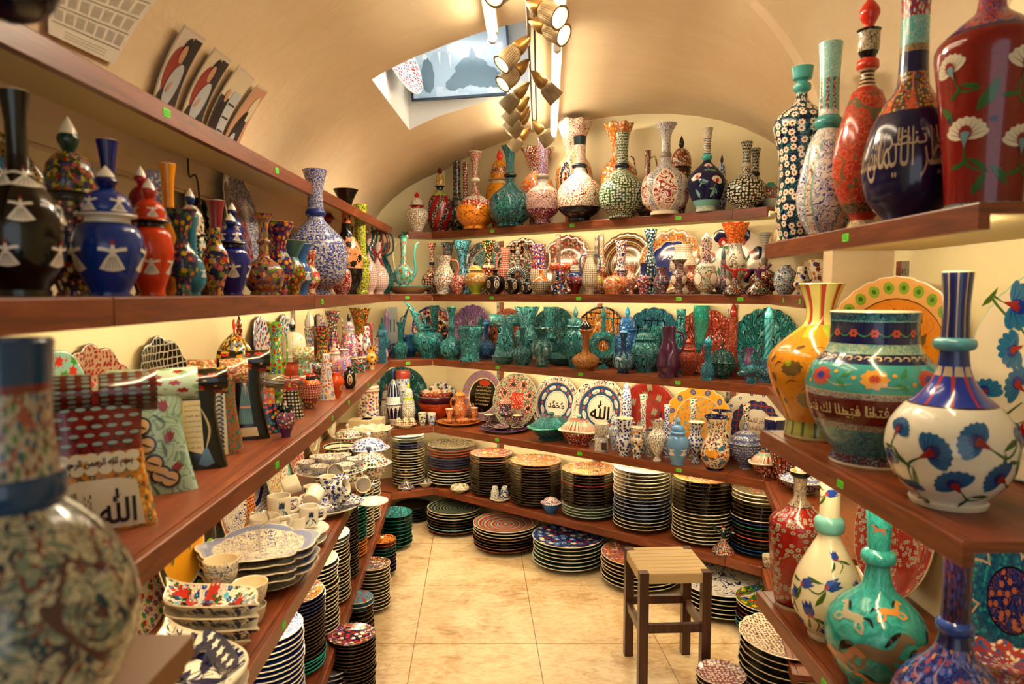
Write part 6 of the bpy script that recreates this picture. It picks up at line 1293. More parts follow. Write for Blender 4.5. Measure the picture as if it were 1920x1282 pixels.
def tray(px,w,s,z,spec,label,R=None,rim=CREAM,row='4',h=.02,under='#d9c9a6',name='tray',keep=True):
    p,R0,_,_=spot(row,px,600,w,s,fix=not keep); 
    if not keep: OBS[row].pop()
    R=R or R0; o=link(name,plate_me(R,h,spec,under,rim,foot=.6),None,(p.x,p.y,ROWS[row][1]+z+.0005)); tag(o,label,'tray' if name=='tray' else 'plate'); return p,R
def at(p,dx,dy,z,K,h,R,m,o,name,cat,label,rot=0.0,group=None):
    """dx right, dy away from the camera"""
    a=facing(p.x,p.y); q=Vector((p.x+dx*cos(a)-dy*sin(a),p.y+dx*sin(a)+dy*cos(a),z)); return assemble(name,K(h,R,m,**o),q,a+rot,label,cat,group)
ORG=fl('#d8883c',('#efd9b4','#7a6a8c','#b8452a','#6c7a5a'),.014); z4=Z['4']
GLS=dict(prof=[(.6,0,1),(.62,.04),(.5,.3),(.85,.75),(1,1,1)])
p,R=tray(860,84,.16,0,'#d98a3c','round orange tray carrying the orange tea set',rim='#d98a3c',under='#c9b48c')
def withlid(K,zl,hl,Rl,ml):
    def f(h,R,m,**o):
        L=K(h,R,m,**o); bm=newbm(); lathe(bm,[(0,zl)]+cat_rom([(Rl,zl+.0005,1),(Rl*1.02,zl+hl*.1),(Rl*.75,zl+hl*.5),(Rl*.2,zl+hl*.68),(Rl*.26,zl+hl*.84),(.0005,zl+hl)],5),28,zl+hl,Rl,0)
        L.append(('lid',bm2me(bm,'lid',GM([ml])),0)); return L
    return f
at(p,.01,.03,z4+.02,withlid(K_pitcher,.17,.036,.037,'#e0a060'),.17,.05,[ORG,'#d98a3c','#d98a3c','#d98a3c'],dict(po=dict(foot=.7,waist=.8,bc=.3,nr=.55,nz=.8,mr=.7),two=True),'teapot','teapot','orange flowered teapot with handle and domed lid on the orange tray')
for k,(dx,dy,lab) in enumerate(((-.062,-.03,'left orange tea glass on its saucer on the orange tray'),(.105,.0,'right orange tea glass on its saucer on the orange tray'))):
    at(p,dx,dy,z4+.018,K_bowl,.012,.036,['#d98a3c'],{},'saucer','saucer',('left' if k==0 else 'right')+' orange saucer under a tea glass on the orange tray'); at(p,dx,dy,z4+.0225,K_pot,.085,.027,[ORG,'#f0e2c4'],GLS,'tea_glass','glass',lab)
at(p,.03,-.075,z4+.018,K_lidbowl,.045,.045,[ORG]*5,dict(bh=.4),'sugar_bowl','bowl','low orange lidded sugar bowl at the front of the orange tray')
at(p,.10,.085,z4+.012,K_jar,.115,.036,[ORG]*6,dict(bh=.6),'sugar_pot','pot','small orange lidded pot at the back right of the orange tray')
PUR=fl('#3a2434',('#efe0c4','#c9784a','#7a5a94','#4a7a8c'),.012)
p,R=tray(945,92,.17,0,'#5a3a64','round purple rimmed tray carrying the dark tea set',rim='#8a6a9c')
at(p,.01,.04,z4+.02,withlid(K_foot,.15,.055,.044,fl('#c98a6a',MULTI,.012)),.15,.045,[PUR,'#7a4a74'],dict(po=dict(foot=.8,sn=.16,sz=.35,bc=.55,bh=.7,nr=.8,mr=.9)),'footed_dish','dish','tall footed purple dish with pinkish domed lid on the purple rimmed tray')
for k,(dx,dy,lab) in enumerate(((-.1,.0,'left dark tea glass with cream mouth on the purple rimmed tray'),(.085,-.03,'right dark tea glass with cream mouth on the purple rimmed tray'))):
    at(p,dx,dy,z4+.018,K_bowl,.012,.042,['#3a2434'],{},'saucer','saucer',('left' if k==0 else 'right')+' dark purple saucer under a tea glass'); at(p,dx,dy,z4+.0225,K_pot,.08,.03,[PUR,'#f0e2c4'],GLS,'tea_glass','glass',lab)
at(p,-.02,-.085,z4+.018,K_lidbowl,.05,.05,['#3a2434','#3a2434','#8a6a7c',PUR,PUR],dict(bh=.35),'sugar_bowl','bowl','low dark lidded sugar bowl at the front of the purple rimmed tray')
at(p,.125,.05,z4+.015,K_jar,.12,.034,[PUR]*6,dict(bh=.6),'sugar_pot','pot','dark flowered lidded pot at the right edge of the purple rimmed tray')
# jars in the corner
WF=fl('#e9e1cf',('#27489c','#b0382c','#8a9a8c'),.03); LAT=ds('#e9e1cf','#26242c','#e9e1cf',.013,4)
rows('4',[
(1034,772,92,.13,K_tureen,[cv('#2a7a70','#0a2826',.02),'#3aa090',cv('#3aa090','#14524a',.02),'#1f6a64'],dict(fix=False,rot=.5),'covered_dish','dish','turquoise rectangular covered dish carved all over, waist shelf'),
(1085,776,78,.11,K_tureen,[fl('#1c1814',REDS,.012),'#ece4d0',('bands',(0,('vstr','#b8503c','#e6dcc4',60,.45)),(.66,('vstr','#7fa08c','#e6dcc4',60,.45)),(.76,fl('#8aa898',REDS,.014))),'#9ac0b8'],dict(fix=False,rot=-.45),'covered_dish','dish','red, white and green rectangular covered dish, middle of the waist shelf'),
(1128,793,27,.05,K_burner,[fl('#e6dfce',('#6a6a74','#a9a294'),.009),CREAM],{},'oil_burner','burner','small white oil burner with a square opening'),
(1171,784,35,.04,K_pitcher,[fl('#e4e2dc',('#2c4a9c','#1c2c5c'),.028,'#6a86b8'),CREAM],dict(po=dict(foot=.6,waist=.75,bc=.38,nr=.7,nz=.6,mr=.95),two=True,hw=.07),'cup_vase','vase','white cup shaped vase with cobalt flowers at the waist shelf front'),
(1194.5,801,25,.02,K_vase,[fl('#e8dcc4',('#d8942c','#2c6a8c','#1c2c5c'),.03),CREAM],dict(po=dict(foot=.6,waist=.6,bc=.6,nr=.72,nz=.8,mr=.95)),'vase','vase','smallest white vase with orange fish and blue spots'),
(1232.5,788,35,.03,K_foot,[('flor','#e9e0cc',None,('#4a5470','#7a8094'),.011,4,.36),'#5a4a4a'],dict(po=dict(foot=.45,sn=.22,sz=.13,bc=.55,bh=.78,nr=.5,mr=.8)),'vase','vase','white amphora shaped vase with grey dots'),
(1270.6,781,43,.03,K_jar,['#6b97bf',CREAM,'#6b97bf','#5f8fba','#6aa4c4'],dict(bh=.66,bc=.6,mr=.6,fl=.72,lidR=.56,foot=.6,deco=q_derv(0,4,.45,.42),dm=('#ece4d0','#b03a2c','#8a8474')),'lidded_jar','jar','light blue lidded jar with white whirling dervishes'),
(1305,791,33,.05,K_foot,[fl('#e6e0d4',('#2a4a9c','#1c2c5c'),.025,'#7a94b8'),CREAM],dict(po=dict(foot=.55,sn=.28,sz=.18,bc=.5,bh=.72,nr=.6,mr=.95)),'vase','vase','blue and white footed vase with a ruffled mouth beside the fish pitcher'),
(1341,780,56,.05,K_vase,[('bands',(0,NV),(.04,sc(fl('#e4d6b8',('#a8482c','#1c2350','#e4d6b8'),.03),'#a0603c',.03,.05)),(.97,NV)),NV],dict(po=dict(foot=.6,waist=.85,bc=.28,nr=.5,nz=.68,mr=.8),deco=q_place([(m_blob,-8,.34,.42,.26,.3,0),(m_blob,-32,.36,.16,.2,.9,0),(m_blob,-42,.22,.26,.18,-.5,1),(m_blob,35,.2,.3,.2,.4,1),(m_blob,30,.44,.3,.16,.5,1),(m_blob,50,.3,.2,.12,-.3,0)]+[(m_blob,u,v,.06,.07,0,2) for u,v in ((-55,.45),(-20,.5),(15,.52),(25,.3),(55,.5),(-10,.1),(30,.1),(-40,.1),(0,.62),(20,.75),(-25,.75))]+[(lambda bm,g,k,R:blob(bm,lambda x,y:g(x,y,.0016),0,0,ell(.05*R,.05*R),k+2),6,.39)]),dm=('#dc9c2c','#2c6a8c','#1c2350')),'vase','vase','largest white vase painted with an orange fish, blue rimmed'),
(1397,793,66,.10,K_lidbowl,[('hstr',fl('#8a90a8',('#2c3a70','#e4dccc'),.010),'#5a648c',9,.6)]*5,dict(bh=.55,foot=.35,kn=.1),'footed_bowl','bowl','blue grey lidded footed bowl with a tall knob'),
(1451,785,40,.12,K_cup,[('petal',NV,'#2c7a84',10,.1,.85),CREAM],{},'pot','pot','deep navy flower pot half behind the yellow vase'),
(1440,838,76,.09,K_tureen,[fl('#1c1814',REDS,.014),'#e4dcc4',('bands',(0,('vstr','#b84a3c','#ece0c4',50,.4)),(.72,'#a9b8a0')),'#c9c0a4'],dict(fix=False,rot=.2),'covered_dish','dish','red and white covered dish with pointed handles at the right end'),
(1474,846,64,.09,K_bowl,[('vstr','#1c1814',fl('#1c1814',REDS,.016),22,.3),fl('#e8dfcc',('#b0382c','#dca238','#1c1814'),.03),DK],dict(fix=False,wave=(18,.05)),'flower_bowl','bowl','black bowl with red and yellow flowers inside, right end'),
(1508,878,90,.15,K_lidbowl,[('hstr',fl('#d8d6d4',('#2c3f8c','#1c2350'),.014),'#26306c',7,.5),'#d8d6d4','#c9cfdc',('hstr',fl('#e4e0d8',('#2c3f8c','#6a7ab0'),.014),'#8a94c0',6,.6),'#e4e0d8'],dict(fix=False,bh=.5,foot=.4,wave=(10,.06)),'soup_tureen','bowl','blue and white ruffled soup tureen behind the red blossom bottle'),
(1524,944,15,.10,K_bird,[fl('#1c1814',('#d8943c','#b0382c','#efe0c4'),.014)],dict(fix=False),'bird_pot','figurine','black and orange little bird pot beside the soup tureen'),
(1539,948,20,.10,K_bird,[fl('#2c5a6c',('#d8943c','#b0382c','#efe0c4'),.014)],dict(fix=False),'bird_pot','figurine','blue and orange little bird pot between bottle necks'),
(691,722,42,.22,K_canister,[WF,CREAM,('lines','#e9e1cf','#a8382c',(.86,.93),.01)],dict(fix=False),'canister','jar','left white canister with red carnations and a red lined lid'),
(756,694,28,.26,K_canister,[fl('#dfe0da',('#5a7ab0','#c9ccc8'),.03),CREAM,'#a8483c'],dict(fix=False),'canister','jar','tall white canister with blue marks behind the blue checked dome'),
(738,691,30,.18,K_lidbowl,[('petal',LAT,NV,10,.3,.9),CREAM,'#26306c',('petal','#dfe4e4',NV,12,.5,.85),'#2c3f8c'],dict(bh=.35,fix=False),'dome_dish','jar','navy and white lidded dome dish behind the speckled jars'),
(724.6,720,38,.13,K_jar,[LAT,CREAM,'#7c2a24',LAT,'#8a2a24'],dict(bh=.62,bc=.45,mr=.7,fl=.72,lidR=.62,foot=.6),'lidded_jar','jar','speckled white lidded jar with dark red collar and red finial'),
(766,715,42,.14,K_jar,[LAT,CREAM,'#b4c62a',LAT,'#c9d832'],dict(bh=.62,bc=.45,mr=.7,fl=.72,lidR=.62,foot=.6),'lidded_jar','jar','speckled white lidded jar with bright yellow green collar'),
(792,774,16,.05,K_cup,[fl('#e4dcc8',('#1c2c5c','#5a7a5c'),.02),CREAM],{},'cup','cup','small white cup with navy leaves next to the orange tray'),
(809,774,16,.05,K_cup,[fl('#dfdccf',('#2c4a9c','#8aa0c4'),.02),CREAM],{},'cup','cup','small white cup with blue flowers next to the orange tray'),
(1174,717,24,.14,K_stopb,[fl('#e6e4e0',('#27489c','#4f74b8'),.022,'#6a8ac0'),CREAM],dict(po=dict(foot=.95,bc=.2,bh=.45,nr=.8,mr=.55),sh=.1),'bottle','bottle','tall slim blue and white bottle between the Allah plate and red plate'),
(1151,768,20,.12,K_jar,[fl('#e4e2d8',('#a8b0bc','#6a8ac0'),.02)]*6,{},'lidded_jar','jar','small pale lidded jar behind the oil burner'),
(1205.7,740,16,.15,K_bottle,[fl('#e9e4d6',('#b0382c','#2fa9a4','#27489c','#2c7a34'),.018),CREAM],dict(po=dict(foot=.9,bc=.2,bh=.42,nr=.62,mr=.95)),'bud_vase','vase','slender white flowered bud vase before the red plate'),
(1250,759,12,.13,K_bottle,[fl('#dfe2e6',('#27489c','#2a3a7c'),.016),CREAM],dict(po=dict(foot=.9,bc=.2,bh=.42,nr=.8,mr=.98)),'bud_vase','vase','slender blue and white bud vase right of the red plate'),
(1263,778,22,.15,K_jar,[fl('#dfe2e6',('#1c2c6c','#27489c'),.016)]*6,{},'lidded_jar','jar','small navy and white lidded jar behind the light blue jar'),
(1238,770,22,.16,K_jar,[fl('#e4dfd4',('#4a4a5c','#a9a294'),.016)]*4+[NV],dict(),'lidded_jar','jar','white lidded jar with dark pointed finial behind the dotted amphora'),
(1298.6,749,16,.13,K_bottle,[fl('#e9e4d6',('#a8382c','#2f8a84','#1c2c6c','#2c7a34'),.018),CREAM],dict(po=dict(foot=.9,bc=.2,bh=.42,nr=.62,mr=.95)),'bud_vase','vase','slender white flowered bud vase before the yellow plate'),
(1352,770,40,.15,K_vase,[fl('#e9dcc0',('#dc9c2c','#1c2350'),.03),NV],dict(po=dict(foot=.6,waist=.85,bc=.28,nr=.6,nz=.68,mr=.95)),'vase','vase','white vase with blue rim directly behind the fish vase'),
(1398,757,16,.16,K_bottle,[fl('#e9e4d6',('#3a2a2c','#2c5a34','#a8382c'),.018),CREAM],dict(po=dict(foot=.9,bc=.2,bh=.42,nr=.62,mr=.98)),'bud_vase','vase','slender white flowered bud vase before the navy and red plate'),
(1218,806,22,.10,K_vase,[('flor','#c9c0ac',None,('#4a5470','#7a8094'),.011,4,.36),'#2c3a6c'],dict(po=dict(foot=.8,waist=.8,bc=.4,nr=.6,nz=.8,mr=.8)),'vase','vase','grey dotted pot between the small fish vase and the amphora'),
])
p,R=tray(760,50,.045,0,fl('#e9dcc0',('#8a5a34',),.02),'long cream tray carrying three salt cellars in the corner',row='4',R=.075)
for k,dx in enumerate((-.045,0,.045)):
    at(p,dx,0,z4+.012,K_pot,.052,.022,[ds('#e6d6b4','#8a5a2c','#2a1a10',.02,8),CREAM],dict(prof=[(.7,0,1),(.95,.2),(1,.5),(.8,.72),(.55,.85),(.45,.95),(.05,1,1)],open_=False),'salt_cellar','shaker',('left','middle','right')[k]+' of the three brown flowered salt cellars on the cream tray')
p,R=tray(818,72,.17,0,'#c9602c','flat orange plate beneath the ruffled bowls',keep=False,R=.11,name='plate')
OBS['4'].pop() if OBS['4'] else None
for k,(z,h,R_,m,lab) in enumerate(((.02,.11,.135,[sc('#b84a24','#8a341c',.03),'#c9602c','#7a2a1c'],'largest orange ruffled bowl, lowest of the three nested in the corner'),(.085,.09,.128,['#5a2f44','#6a3a50','#c9b8a0'],'purple ruffled bowl, middle of the three nested in the corner'),(.12,.085,.115,[fl('#d8643c',MULTI,.02),fl('#ece4d4',('#d8843c','#7a9a8c'),.04),'#1c1a1c'],'smallest orange ruffled bowl with white inside, top of the nested three'))):
    at(p,0,0,z4+z,K_bowl,h,R_,m,dict(wave=(9,.05)),'ruffled_bowl','bowl',lab,group='nested ruffled bowls')
# ================= stacks of plates =================
ORD='topmost second third fourth fifth sixth seventh eighth ninth tenth eleventh twelfth thirteenth fourteenth fifteenth sixteenth seventeenth eighteenth nineteenth twentieth twenty-first twenty-second twenty-third twenty-fourth twenty-fifth twenty-sixth twenty-seventh twenty-eighth twenty-ninth thirtieth'.split()
STK=[]
def stack_at(x,y,zs,R,n,sp,bands,topspec,desc,scal=None,jit=.003,hh=None,foot=.55,seg=64):
    STK.append((R/math.hypot(x,y),x,y,zs,R,n,sp,bands,topspec,desc,scal,jit,hh,foot,seg))
def flush_stacks(limit):
    STK.sort(key=lambda q:-q[0]); used=0; rest=[]; rmats=[]; rbm=newbm()
    for (_,x,y,zs,R,n,sp,bands,topspec,desc,scal,jit,hh,foot,seg) in STK:
        cache={}; seq=[]
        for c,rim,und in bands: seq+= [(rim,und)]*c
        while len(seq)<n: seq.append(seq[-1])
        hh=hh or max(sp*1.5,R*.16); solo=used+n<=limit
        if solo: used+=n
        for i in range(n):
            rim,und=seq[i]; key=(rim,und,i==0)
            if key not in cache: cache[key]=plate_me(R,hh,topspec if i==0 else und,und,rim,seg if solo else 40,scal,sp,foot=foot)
            z=zs+.0006+(n-1-i)*sp; jx,jy=(random.uniform(-jit,jit),random.uniform(-jit,jit)) if i<n-1 else (0,0)
            rot=(random.randint(0,40)*2*PI/(scal[0] if scal else 40)) if i else 0.0; s=random.uniform(.985,1.01) if i else 1.0
            if solo:
                o=link('plate',cache[key],None,(x+jx,y+jy,z),rot); o.scale=(s,s,1)
                tag(o,(f'topmost plate of {desc}' if i==0 else f'{ORD[i]} plate down in {desc}'),'plate',desc)
            else:
                me=cache[key]; mp=[]
                for m_ in me.materials:
                    if m_ not in rmats: rmats.append(m_)
                    mp.append(rmats.index(m_))
                n0=len(rbm.verts); f0=len(rbm.faces); rbm.from_mesh(me); rbm.verts.ensure_lookup_table(); rbm.faces.ensure_lookup_table()
                bmesh.ops.transform(rbm,matrix=Matrix.Translation((x+jx,y+jy,z))@Matrix.Rotation(rot,4,'Z'),verts=rbm.verts[n0:])
                for f in rbm.faces[f0:]: f.material_index=mp[f.material_index]
    if rmats:
        o=link('plate_stacks',bm2me(rbm,'plate_stacks',rmats)); tag(o,'the smallest looking stacked plates, far left low shelf and dark corner','plates',None,'stuff')
def stack(row,px,top,w,s,sp,bands,topspec,desc,**o):
    p,R,h,_=spot(row,px,top,w,s,True); pl,zs,dep=ROWS[row]; zt=min(z_at(top,p.y+R*.9),zs+.385); n=max(2,round((zt-zs-R*.16)/sp)+1)
    stack_at(p.x,p.y,zs,R,n,sp,bands,topspec,desc,**o)
def fstack(px,top,w,base,sp,bands,topspec,desc,**o):
    q=on_z(px,base,0); R=rad(w,q.x,q.y+.1,0); R=R*(1+.55*R/q.y); d=Vector((q.x,q.y,0)).normalized(); c=q+d*R*.58; zt=z_at(top,c.y+R*.9); n=max(2,round((zt-R*.16)/sp)+1)
    if o.pop('cap',None): n=min(n,int((.19-R*.16)/sp)+1)
    stack_at(c.x,c.y,0,R,n,sp,bands,topspec,desc,**o)
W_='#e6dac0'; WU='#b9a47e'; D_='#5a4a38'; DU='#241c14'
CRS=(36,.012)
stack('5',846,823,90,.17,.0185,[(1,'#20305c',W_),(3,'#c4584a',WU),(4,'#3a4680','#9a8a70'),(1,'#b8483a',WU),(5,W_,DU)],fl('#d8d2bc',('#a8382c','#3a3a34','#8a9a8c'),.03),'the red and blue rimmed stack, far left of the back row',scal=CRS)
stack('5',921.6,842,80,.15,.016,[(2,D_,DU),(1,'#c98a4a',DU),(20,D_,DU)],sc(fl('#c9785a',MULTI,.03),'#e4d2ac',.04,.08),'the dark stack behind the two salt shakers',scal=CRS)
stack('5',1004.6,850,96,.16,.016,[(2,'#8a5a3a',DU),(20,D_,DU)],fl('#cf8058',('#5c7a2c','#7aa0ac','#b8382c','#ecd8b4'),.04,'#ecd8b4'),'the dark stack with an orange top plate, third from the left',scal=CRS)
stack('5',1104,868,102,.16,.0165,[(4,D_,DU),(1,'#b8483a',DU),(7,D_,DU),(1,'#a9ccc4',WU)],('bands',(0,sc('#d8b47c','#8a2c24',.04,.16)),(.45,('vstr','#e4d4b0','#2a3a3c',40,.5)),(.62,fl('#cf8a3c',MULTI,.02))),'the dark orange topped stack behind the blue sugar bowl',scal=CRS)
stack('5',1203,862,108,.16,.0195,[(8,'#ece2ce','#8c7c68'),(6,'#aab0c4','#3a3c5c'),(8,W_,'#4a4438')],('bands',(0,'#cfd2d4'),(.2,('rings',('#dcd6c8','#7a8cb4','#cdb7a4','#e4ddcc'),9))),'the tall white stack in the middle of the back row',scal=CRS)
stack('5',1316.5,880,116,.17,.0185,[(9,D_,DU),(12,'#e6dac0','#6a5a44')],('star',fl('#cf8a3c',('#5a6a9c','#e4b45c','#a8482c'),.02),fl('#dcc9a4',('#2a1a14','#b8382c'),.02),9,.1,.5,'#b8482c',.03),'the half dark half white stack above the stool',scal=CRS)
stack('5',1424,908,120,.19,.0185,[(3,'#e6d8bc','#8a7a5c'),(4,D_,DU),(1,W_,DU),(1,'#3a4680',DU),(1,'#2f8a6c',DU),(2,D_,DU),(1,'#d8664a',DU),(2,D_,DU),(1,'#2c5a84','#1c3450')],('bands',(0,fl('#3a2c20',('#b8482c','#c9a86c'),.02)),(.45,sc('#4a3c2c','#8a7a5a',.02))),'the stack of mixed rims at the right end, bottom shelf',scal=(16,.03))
stack('5',766,812,62,.14,.018,[(2,'#dfe4dc','#b4c0b4'),(1,'#8a8a74',DU),(2,'#5a5a8c',DU),(14,'#cdbf9c',DU)],fl('#e4e8e2',('#5a8a9c','#8ac0b4'),.03),'the dark stack with pale top plates in the corner, bottom shelf')
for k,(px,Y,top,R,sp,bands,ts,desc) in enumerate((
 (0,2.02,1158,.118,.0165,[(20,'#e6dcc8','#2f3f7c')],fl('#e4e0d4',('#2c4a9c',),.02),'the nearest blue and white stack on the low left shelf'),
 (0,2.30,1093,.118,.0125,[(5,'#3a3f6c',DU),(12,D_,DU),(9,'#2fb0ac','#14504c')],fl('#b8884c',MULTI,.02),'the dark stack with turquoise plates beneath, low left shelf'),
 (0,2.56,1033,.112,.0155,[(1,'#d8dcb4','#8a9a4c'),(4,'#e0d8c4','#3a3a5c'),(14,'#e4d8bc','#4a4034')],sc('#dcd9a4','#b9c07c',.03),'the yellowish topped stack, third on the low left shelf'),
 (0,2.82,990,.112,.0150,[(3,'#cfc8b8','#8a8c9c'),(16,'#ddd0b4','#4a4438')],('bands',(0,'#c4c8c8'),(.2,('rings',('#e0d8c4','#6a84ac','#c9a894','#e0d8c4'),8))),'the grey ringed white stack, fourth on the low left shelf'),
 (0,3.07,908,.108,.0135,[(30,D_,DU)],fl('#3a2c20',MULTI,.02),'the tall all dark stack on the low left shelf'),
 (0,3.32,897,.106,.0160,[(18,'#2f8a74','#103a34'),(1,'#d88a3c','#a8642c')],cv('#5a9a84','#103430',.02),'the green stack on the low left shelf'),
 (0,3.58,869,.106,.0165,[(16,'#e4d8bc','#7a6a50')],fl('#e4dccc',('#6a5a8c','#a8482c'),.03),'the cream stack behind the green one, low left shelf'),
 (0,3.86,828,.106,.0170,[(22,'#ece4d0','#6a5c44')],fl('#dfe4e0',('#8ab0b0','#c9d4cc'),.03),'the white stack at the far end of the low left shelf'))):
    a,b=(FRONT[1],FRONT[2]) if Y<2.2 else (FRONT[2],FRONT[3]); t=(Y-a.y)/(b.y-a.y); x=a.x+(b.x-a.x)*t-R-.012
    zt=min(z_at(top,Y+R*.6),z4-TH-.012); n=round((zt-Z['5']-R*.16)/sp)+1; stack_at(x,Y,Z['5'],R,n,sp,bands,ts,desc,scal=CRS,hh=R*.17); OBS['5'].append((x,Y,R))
# on the floor
G1='#1f7a68'
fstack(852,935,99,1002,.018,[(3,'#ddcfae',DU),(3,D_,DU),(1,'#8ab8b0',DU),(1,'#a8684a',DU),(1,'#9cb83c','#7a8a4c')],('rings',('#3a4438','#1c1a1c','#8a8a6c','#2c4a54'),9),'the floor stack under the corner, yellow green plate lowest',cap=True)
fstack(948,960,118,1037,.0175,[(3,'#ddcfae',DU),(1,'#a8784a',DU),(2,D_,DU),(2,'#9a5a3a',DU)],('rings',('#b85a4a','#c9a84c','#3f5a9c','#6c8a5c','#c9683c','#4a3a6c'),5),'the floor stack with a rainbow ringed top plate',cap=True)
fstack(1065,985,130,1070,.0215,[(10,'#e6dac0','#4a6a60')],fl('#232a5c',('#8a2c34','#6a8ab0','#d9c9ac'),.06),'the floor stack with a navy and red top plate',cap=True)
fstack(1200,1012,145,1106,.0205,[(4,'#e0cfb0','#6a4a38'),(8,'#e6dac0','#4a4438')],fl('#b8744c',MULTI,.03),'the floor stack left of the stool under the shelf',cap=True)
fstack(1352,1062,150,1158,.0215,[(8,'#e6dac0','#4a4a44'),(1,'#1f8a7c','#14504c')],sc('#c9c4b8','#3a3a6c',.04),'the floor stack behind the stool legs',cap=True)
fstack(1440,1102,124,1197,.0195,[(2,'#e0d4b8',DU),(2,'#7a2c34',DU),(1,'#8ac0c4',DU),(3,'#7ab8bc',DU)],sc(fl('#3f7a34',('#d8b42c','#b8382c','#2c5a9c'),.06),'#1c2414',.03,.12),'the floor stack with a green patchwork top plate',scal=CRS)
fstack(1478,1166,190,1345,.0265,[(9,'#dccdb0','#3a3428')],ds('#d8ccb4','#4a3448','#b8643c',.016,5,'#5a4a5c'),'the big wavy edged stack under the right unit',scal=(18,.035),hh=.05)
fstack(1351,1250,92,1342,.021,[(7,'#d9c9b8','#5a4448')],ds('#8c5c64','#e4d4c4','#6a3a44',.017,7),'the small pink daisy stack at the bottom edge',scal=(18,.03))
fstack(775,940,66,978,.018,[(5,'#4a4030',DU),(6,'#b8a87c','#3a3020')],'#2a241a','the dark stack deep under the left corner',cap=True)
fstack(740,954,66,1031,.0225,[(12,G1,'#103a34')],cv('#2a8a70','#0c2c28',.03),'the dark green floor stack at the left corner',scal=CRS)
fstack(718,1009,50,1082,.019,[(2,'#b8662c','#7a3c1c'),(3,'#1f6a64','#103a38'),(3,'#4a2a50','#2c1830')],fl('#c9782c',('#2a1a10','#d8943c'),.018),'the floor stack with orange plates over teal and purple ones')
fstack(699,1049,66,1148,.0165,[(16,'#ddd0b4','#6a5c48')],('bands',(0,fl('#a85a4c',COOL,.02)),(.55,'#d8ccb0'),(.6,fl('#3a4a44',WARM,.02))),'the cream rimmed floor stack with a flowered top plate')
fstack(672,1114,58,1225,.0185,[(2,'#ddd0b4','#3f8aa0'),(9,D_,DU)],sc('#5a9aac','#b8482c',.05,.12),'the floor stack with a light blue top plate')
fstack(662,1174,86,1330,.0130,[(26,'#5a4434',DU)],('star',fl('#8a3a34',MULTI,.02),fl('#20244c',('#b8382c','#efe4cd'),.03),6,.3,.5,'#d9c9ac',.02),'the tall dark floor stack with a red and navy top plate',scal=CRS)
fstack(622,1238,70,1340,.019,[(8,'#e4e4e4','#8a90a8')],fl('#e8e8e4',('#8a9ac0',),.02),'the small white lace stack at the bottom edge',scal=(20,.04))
# small things on the bottom shelf
rows('5',[
(761,879,33,.06,K_dervish,[fl('#2c2c2a',('#7a9a8c','#8a5a7c','#d8c9a4'),.014),'#5a3a5c','#d9c0a0','#8a7a60'],dict(fix=False),'dervish_figurine','figurine','purple topped dervish figurine on the bottom shelf corner'),
(862,911,44,.04,lambda h,R,m,**o:K_bowl(.028,R*.95,m,wave=(2,.18)),['#e4d8bc',fl('#ece2cc',('#8a7a5c','#b8a88c'),.03)],dict(fix=False),'boat_dish','dish','small white boat shaped dish before the red rimmed stack'),
(797,893,30,.05,lambda h,R,m,**o:K_bowl(.035,R,m,wave=(2,.16)),['#e4d8bc',fl('#ece2cc',('#8a7a5c','#4a5a8c'),.03)],dict(fix=False),'boat_dish','dish','white boat shaped dish beside the purple dervish'),
(790,877,13,.12,lambda h,R,m,**o:K_pot(.07,R,m,prof=[(.8,0,1),(.9,.1),(.85,.6),(.7,.8),(.6,.9),(.1,1,1)],open_=False),[fl('#dfe0da',('#27489c',),.012)],dict(fix=False),'salt_shaker','shaker','single blue and white shaker beside the boat dish'),
(1033,924,34,.04,K_lidbowl,['#3a6a9c','#3a6a9c','#4a7aac',fl('#e6dccc',('#b8382c','#27489c'),.014),DK],dict(bh=.48,foot=.45,flr=1.15,fix=False),'sugar_bowl','bowl','small blue sugar bowl with a white lid and dark knob'),
(1356,984,44,.05,K_dervish,[fl('#3c2440',('#4a8a8c','#d8843c','#c9b8a0'),.012),'#1c3434','#d9c0a0','#7a2c1c'],dict(fix=False),'dervish_figurine','figurine','dark green dervish figurine on a purple skirt beside the stool'),
(1440,1041,22,.03,K_cup,[fl('#e4dccc',('#8a7a5c',),.02),CREAM],dict(fix=False),'cup','cup','white cup half hidden by the red blossom bottle'),
])
p,R=tray(937,50,.05,0,'#dfd8c4','oval white saucer under the two salt shakers',row='5',R=.062,h=.015,name='plate')
for k,dx in enumerate((-.03,.03)):
    at(p,dx,0,Z['5']+.009,K_pot,.085,.026,[ds('#e4e0d0','#1c2350','#e4e0d0',.012,5) if k==0 else fl('#e4e0d0',('#1c2c6c','#27489c'),.022),CREAM],dict(prof=[(.85,0,1),(.98,.1),(1,.5),(.8,.72),(.72,.76),(.75,.86),(.6,.97),(.05,1,1)],open_=False),'salt_shaker','shaker',('left speckled','right flowered')[k]+' blue and white shaker of the pair on a saucer')
# ================= eye level shelf, left wall =================
DV=('#eee6d6','#a82a20','#5a554c')
FLY=fl('#1c2a5c',('#d8b42c','#b8382c','#5c8a3c','#7a4a74'),.02)
plate_lean('2',14,270,('bands',(0,sc('#dcd6c8','#3a3a3c',.03)),(.6,'#2f8ab4'),(.72,fl('#a8842c',('#1c1814','#d8c48c'),.014))),'white plate with blue and gold border at the far left behind the black bottle',R=.16)
plate_lean('2',396,352,fl('#16140f',('#5ca43c','#c8325c','#d8a43c','#efe4cd'),.04,'#3c7a34'),'black plate with green and pink flowers, left wall eye level',scal=(10,.08))
plate_lean('2',465,320,('bands',(0,fl('#7c7c94',('#8a2c2c','#b04434','#3a4a44'),.045)),(.55,fl('#9a98a4',('#4a4a7a','#cfc9bc'),.008))),'large oval grey speckled plate with red leaves, left wall',ov=(.85,1),scal=(24,.02))
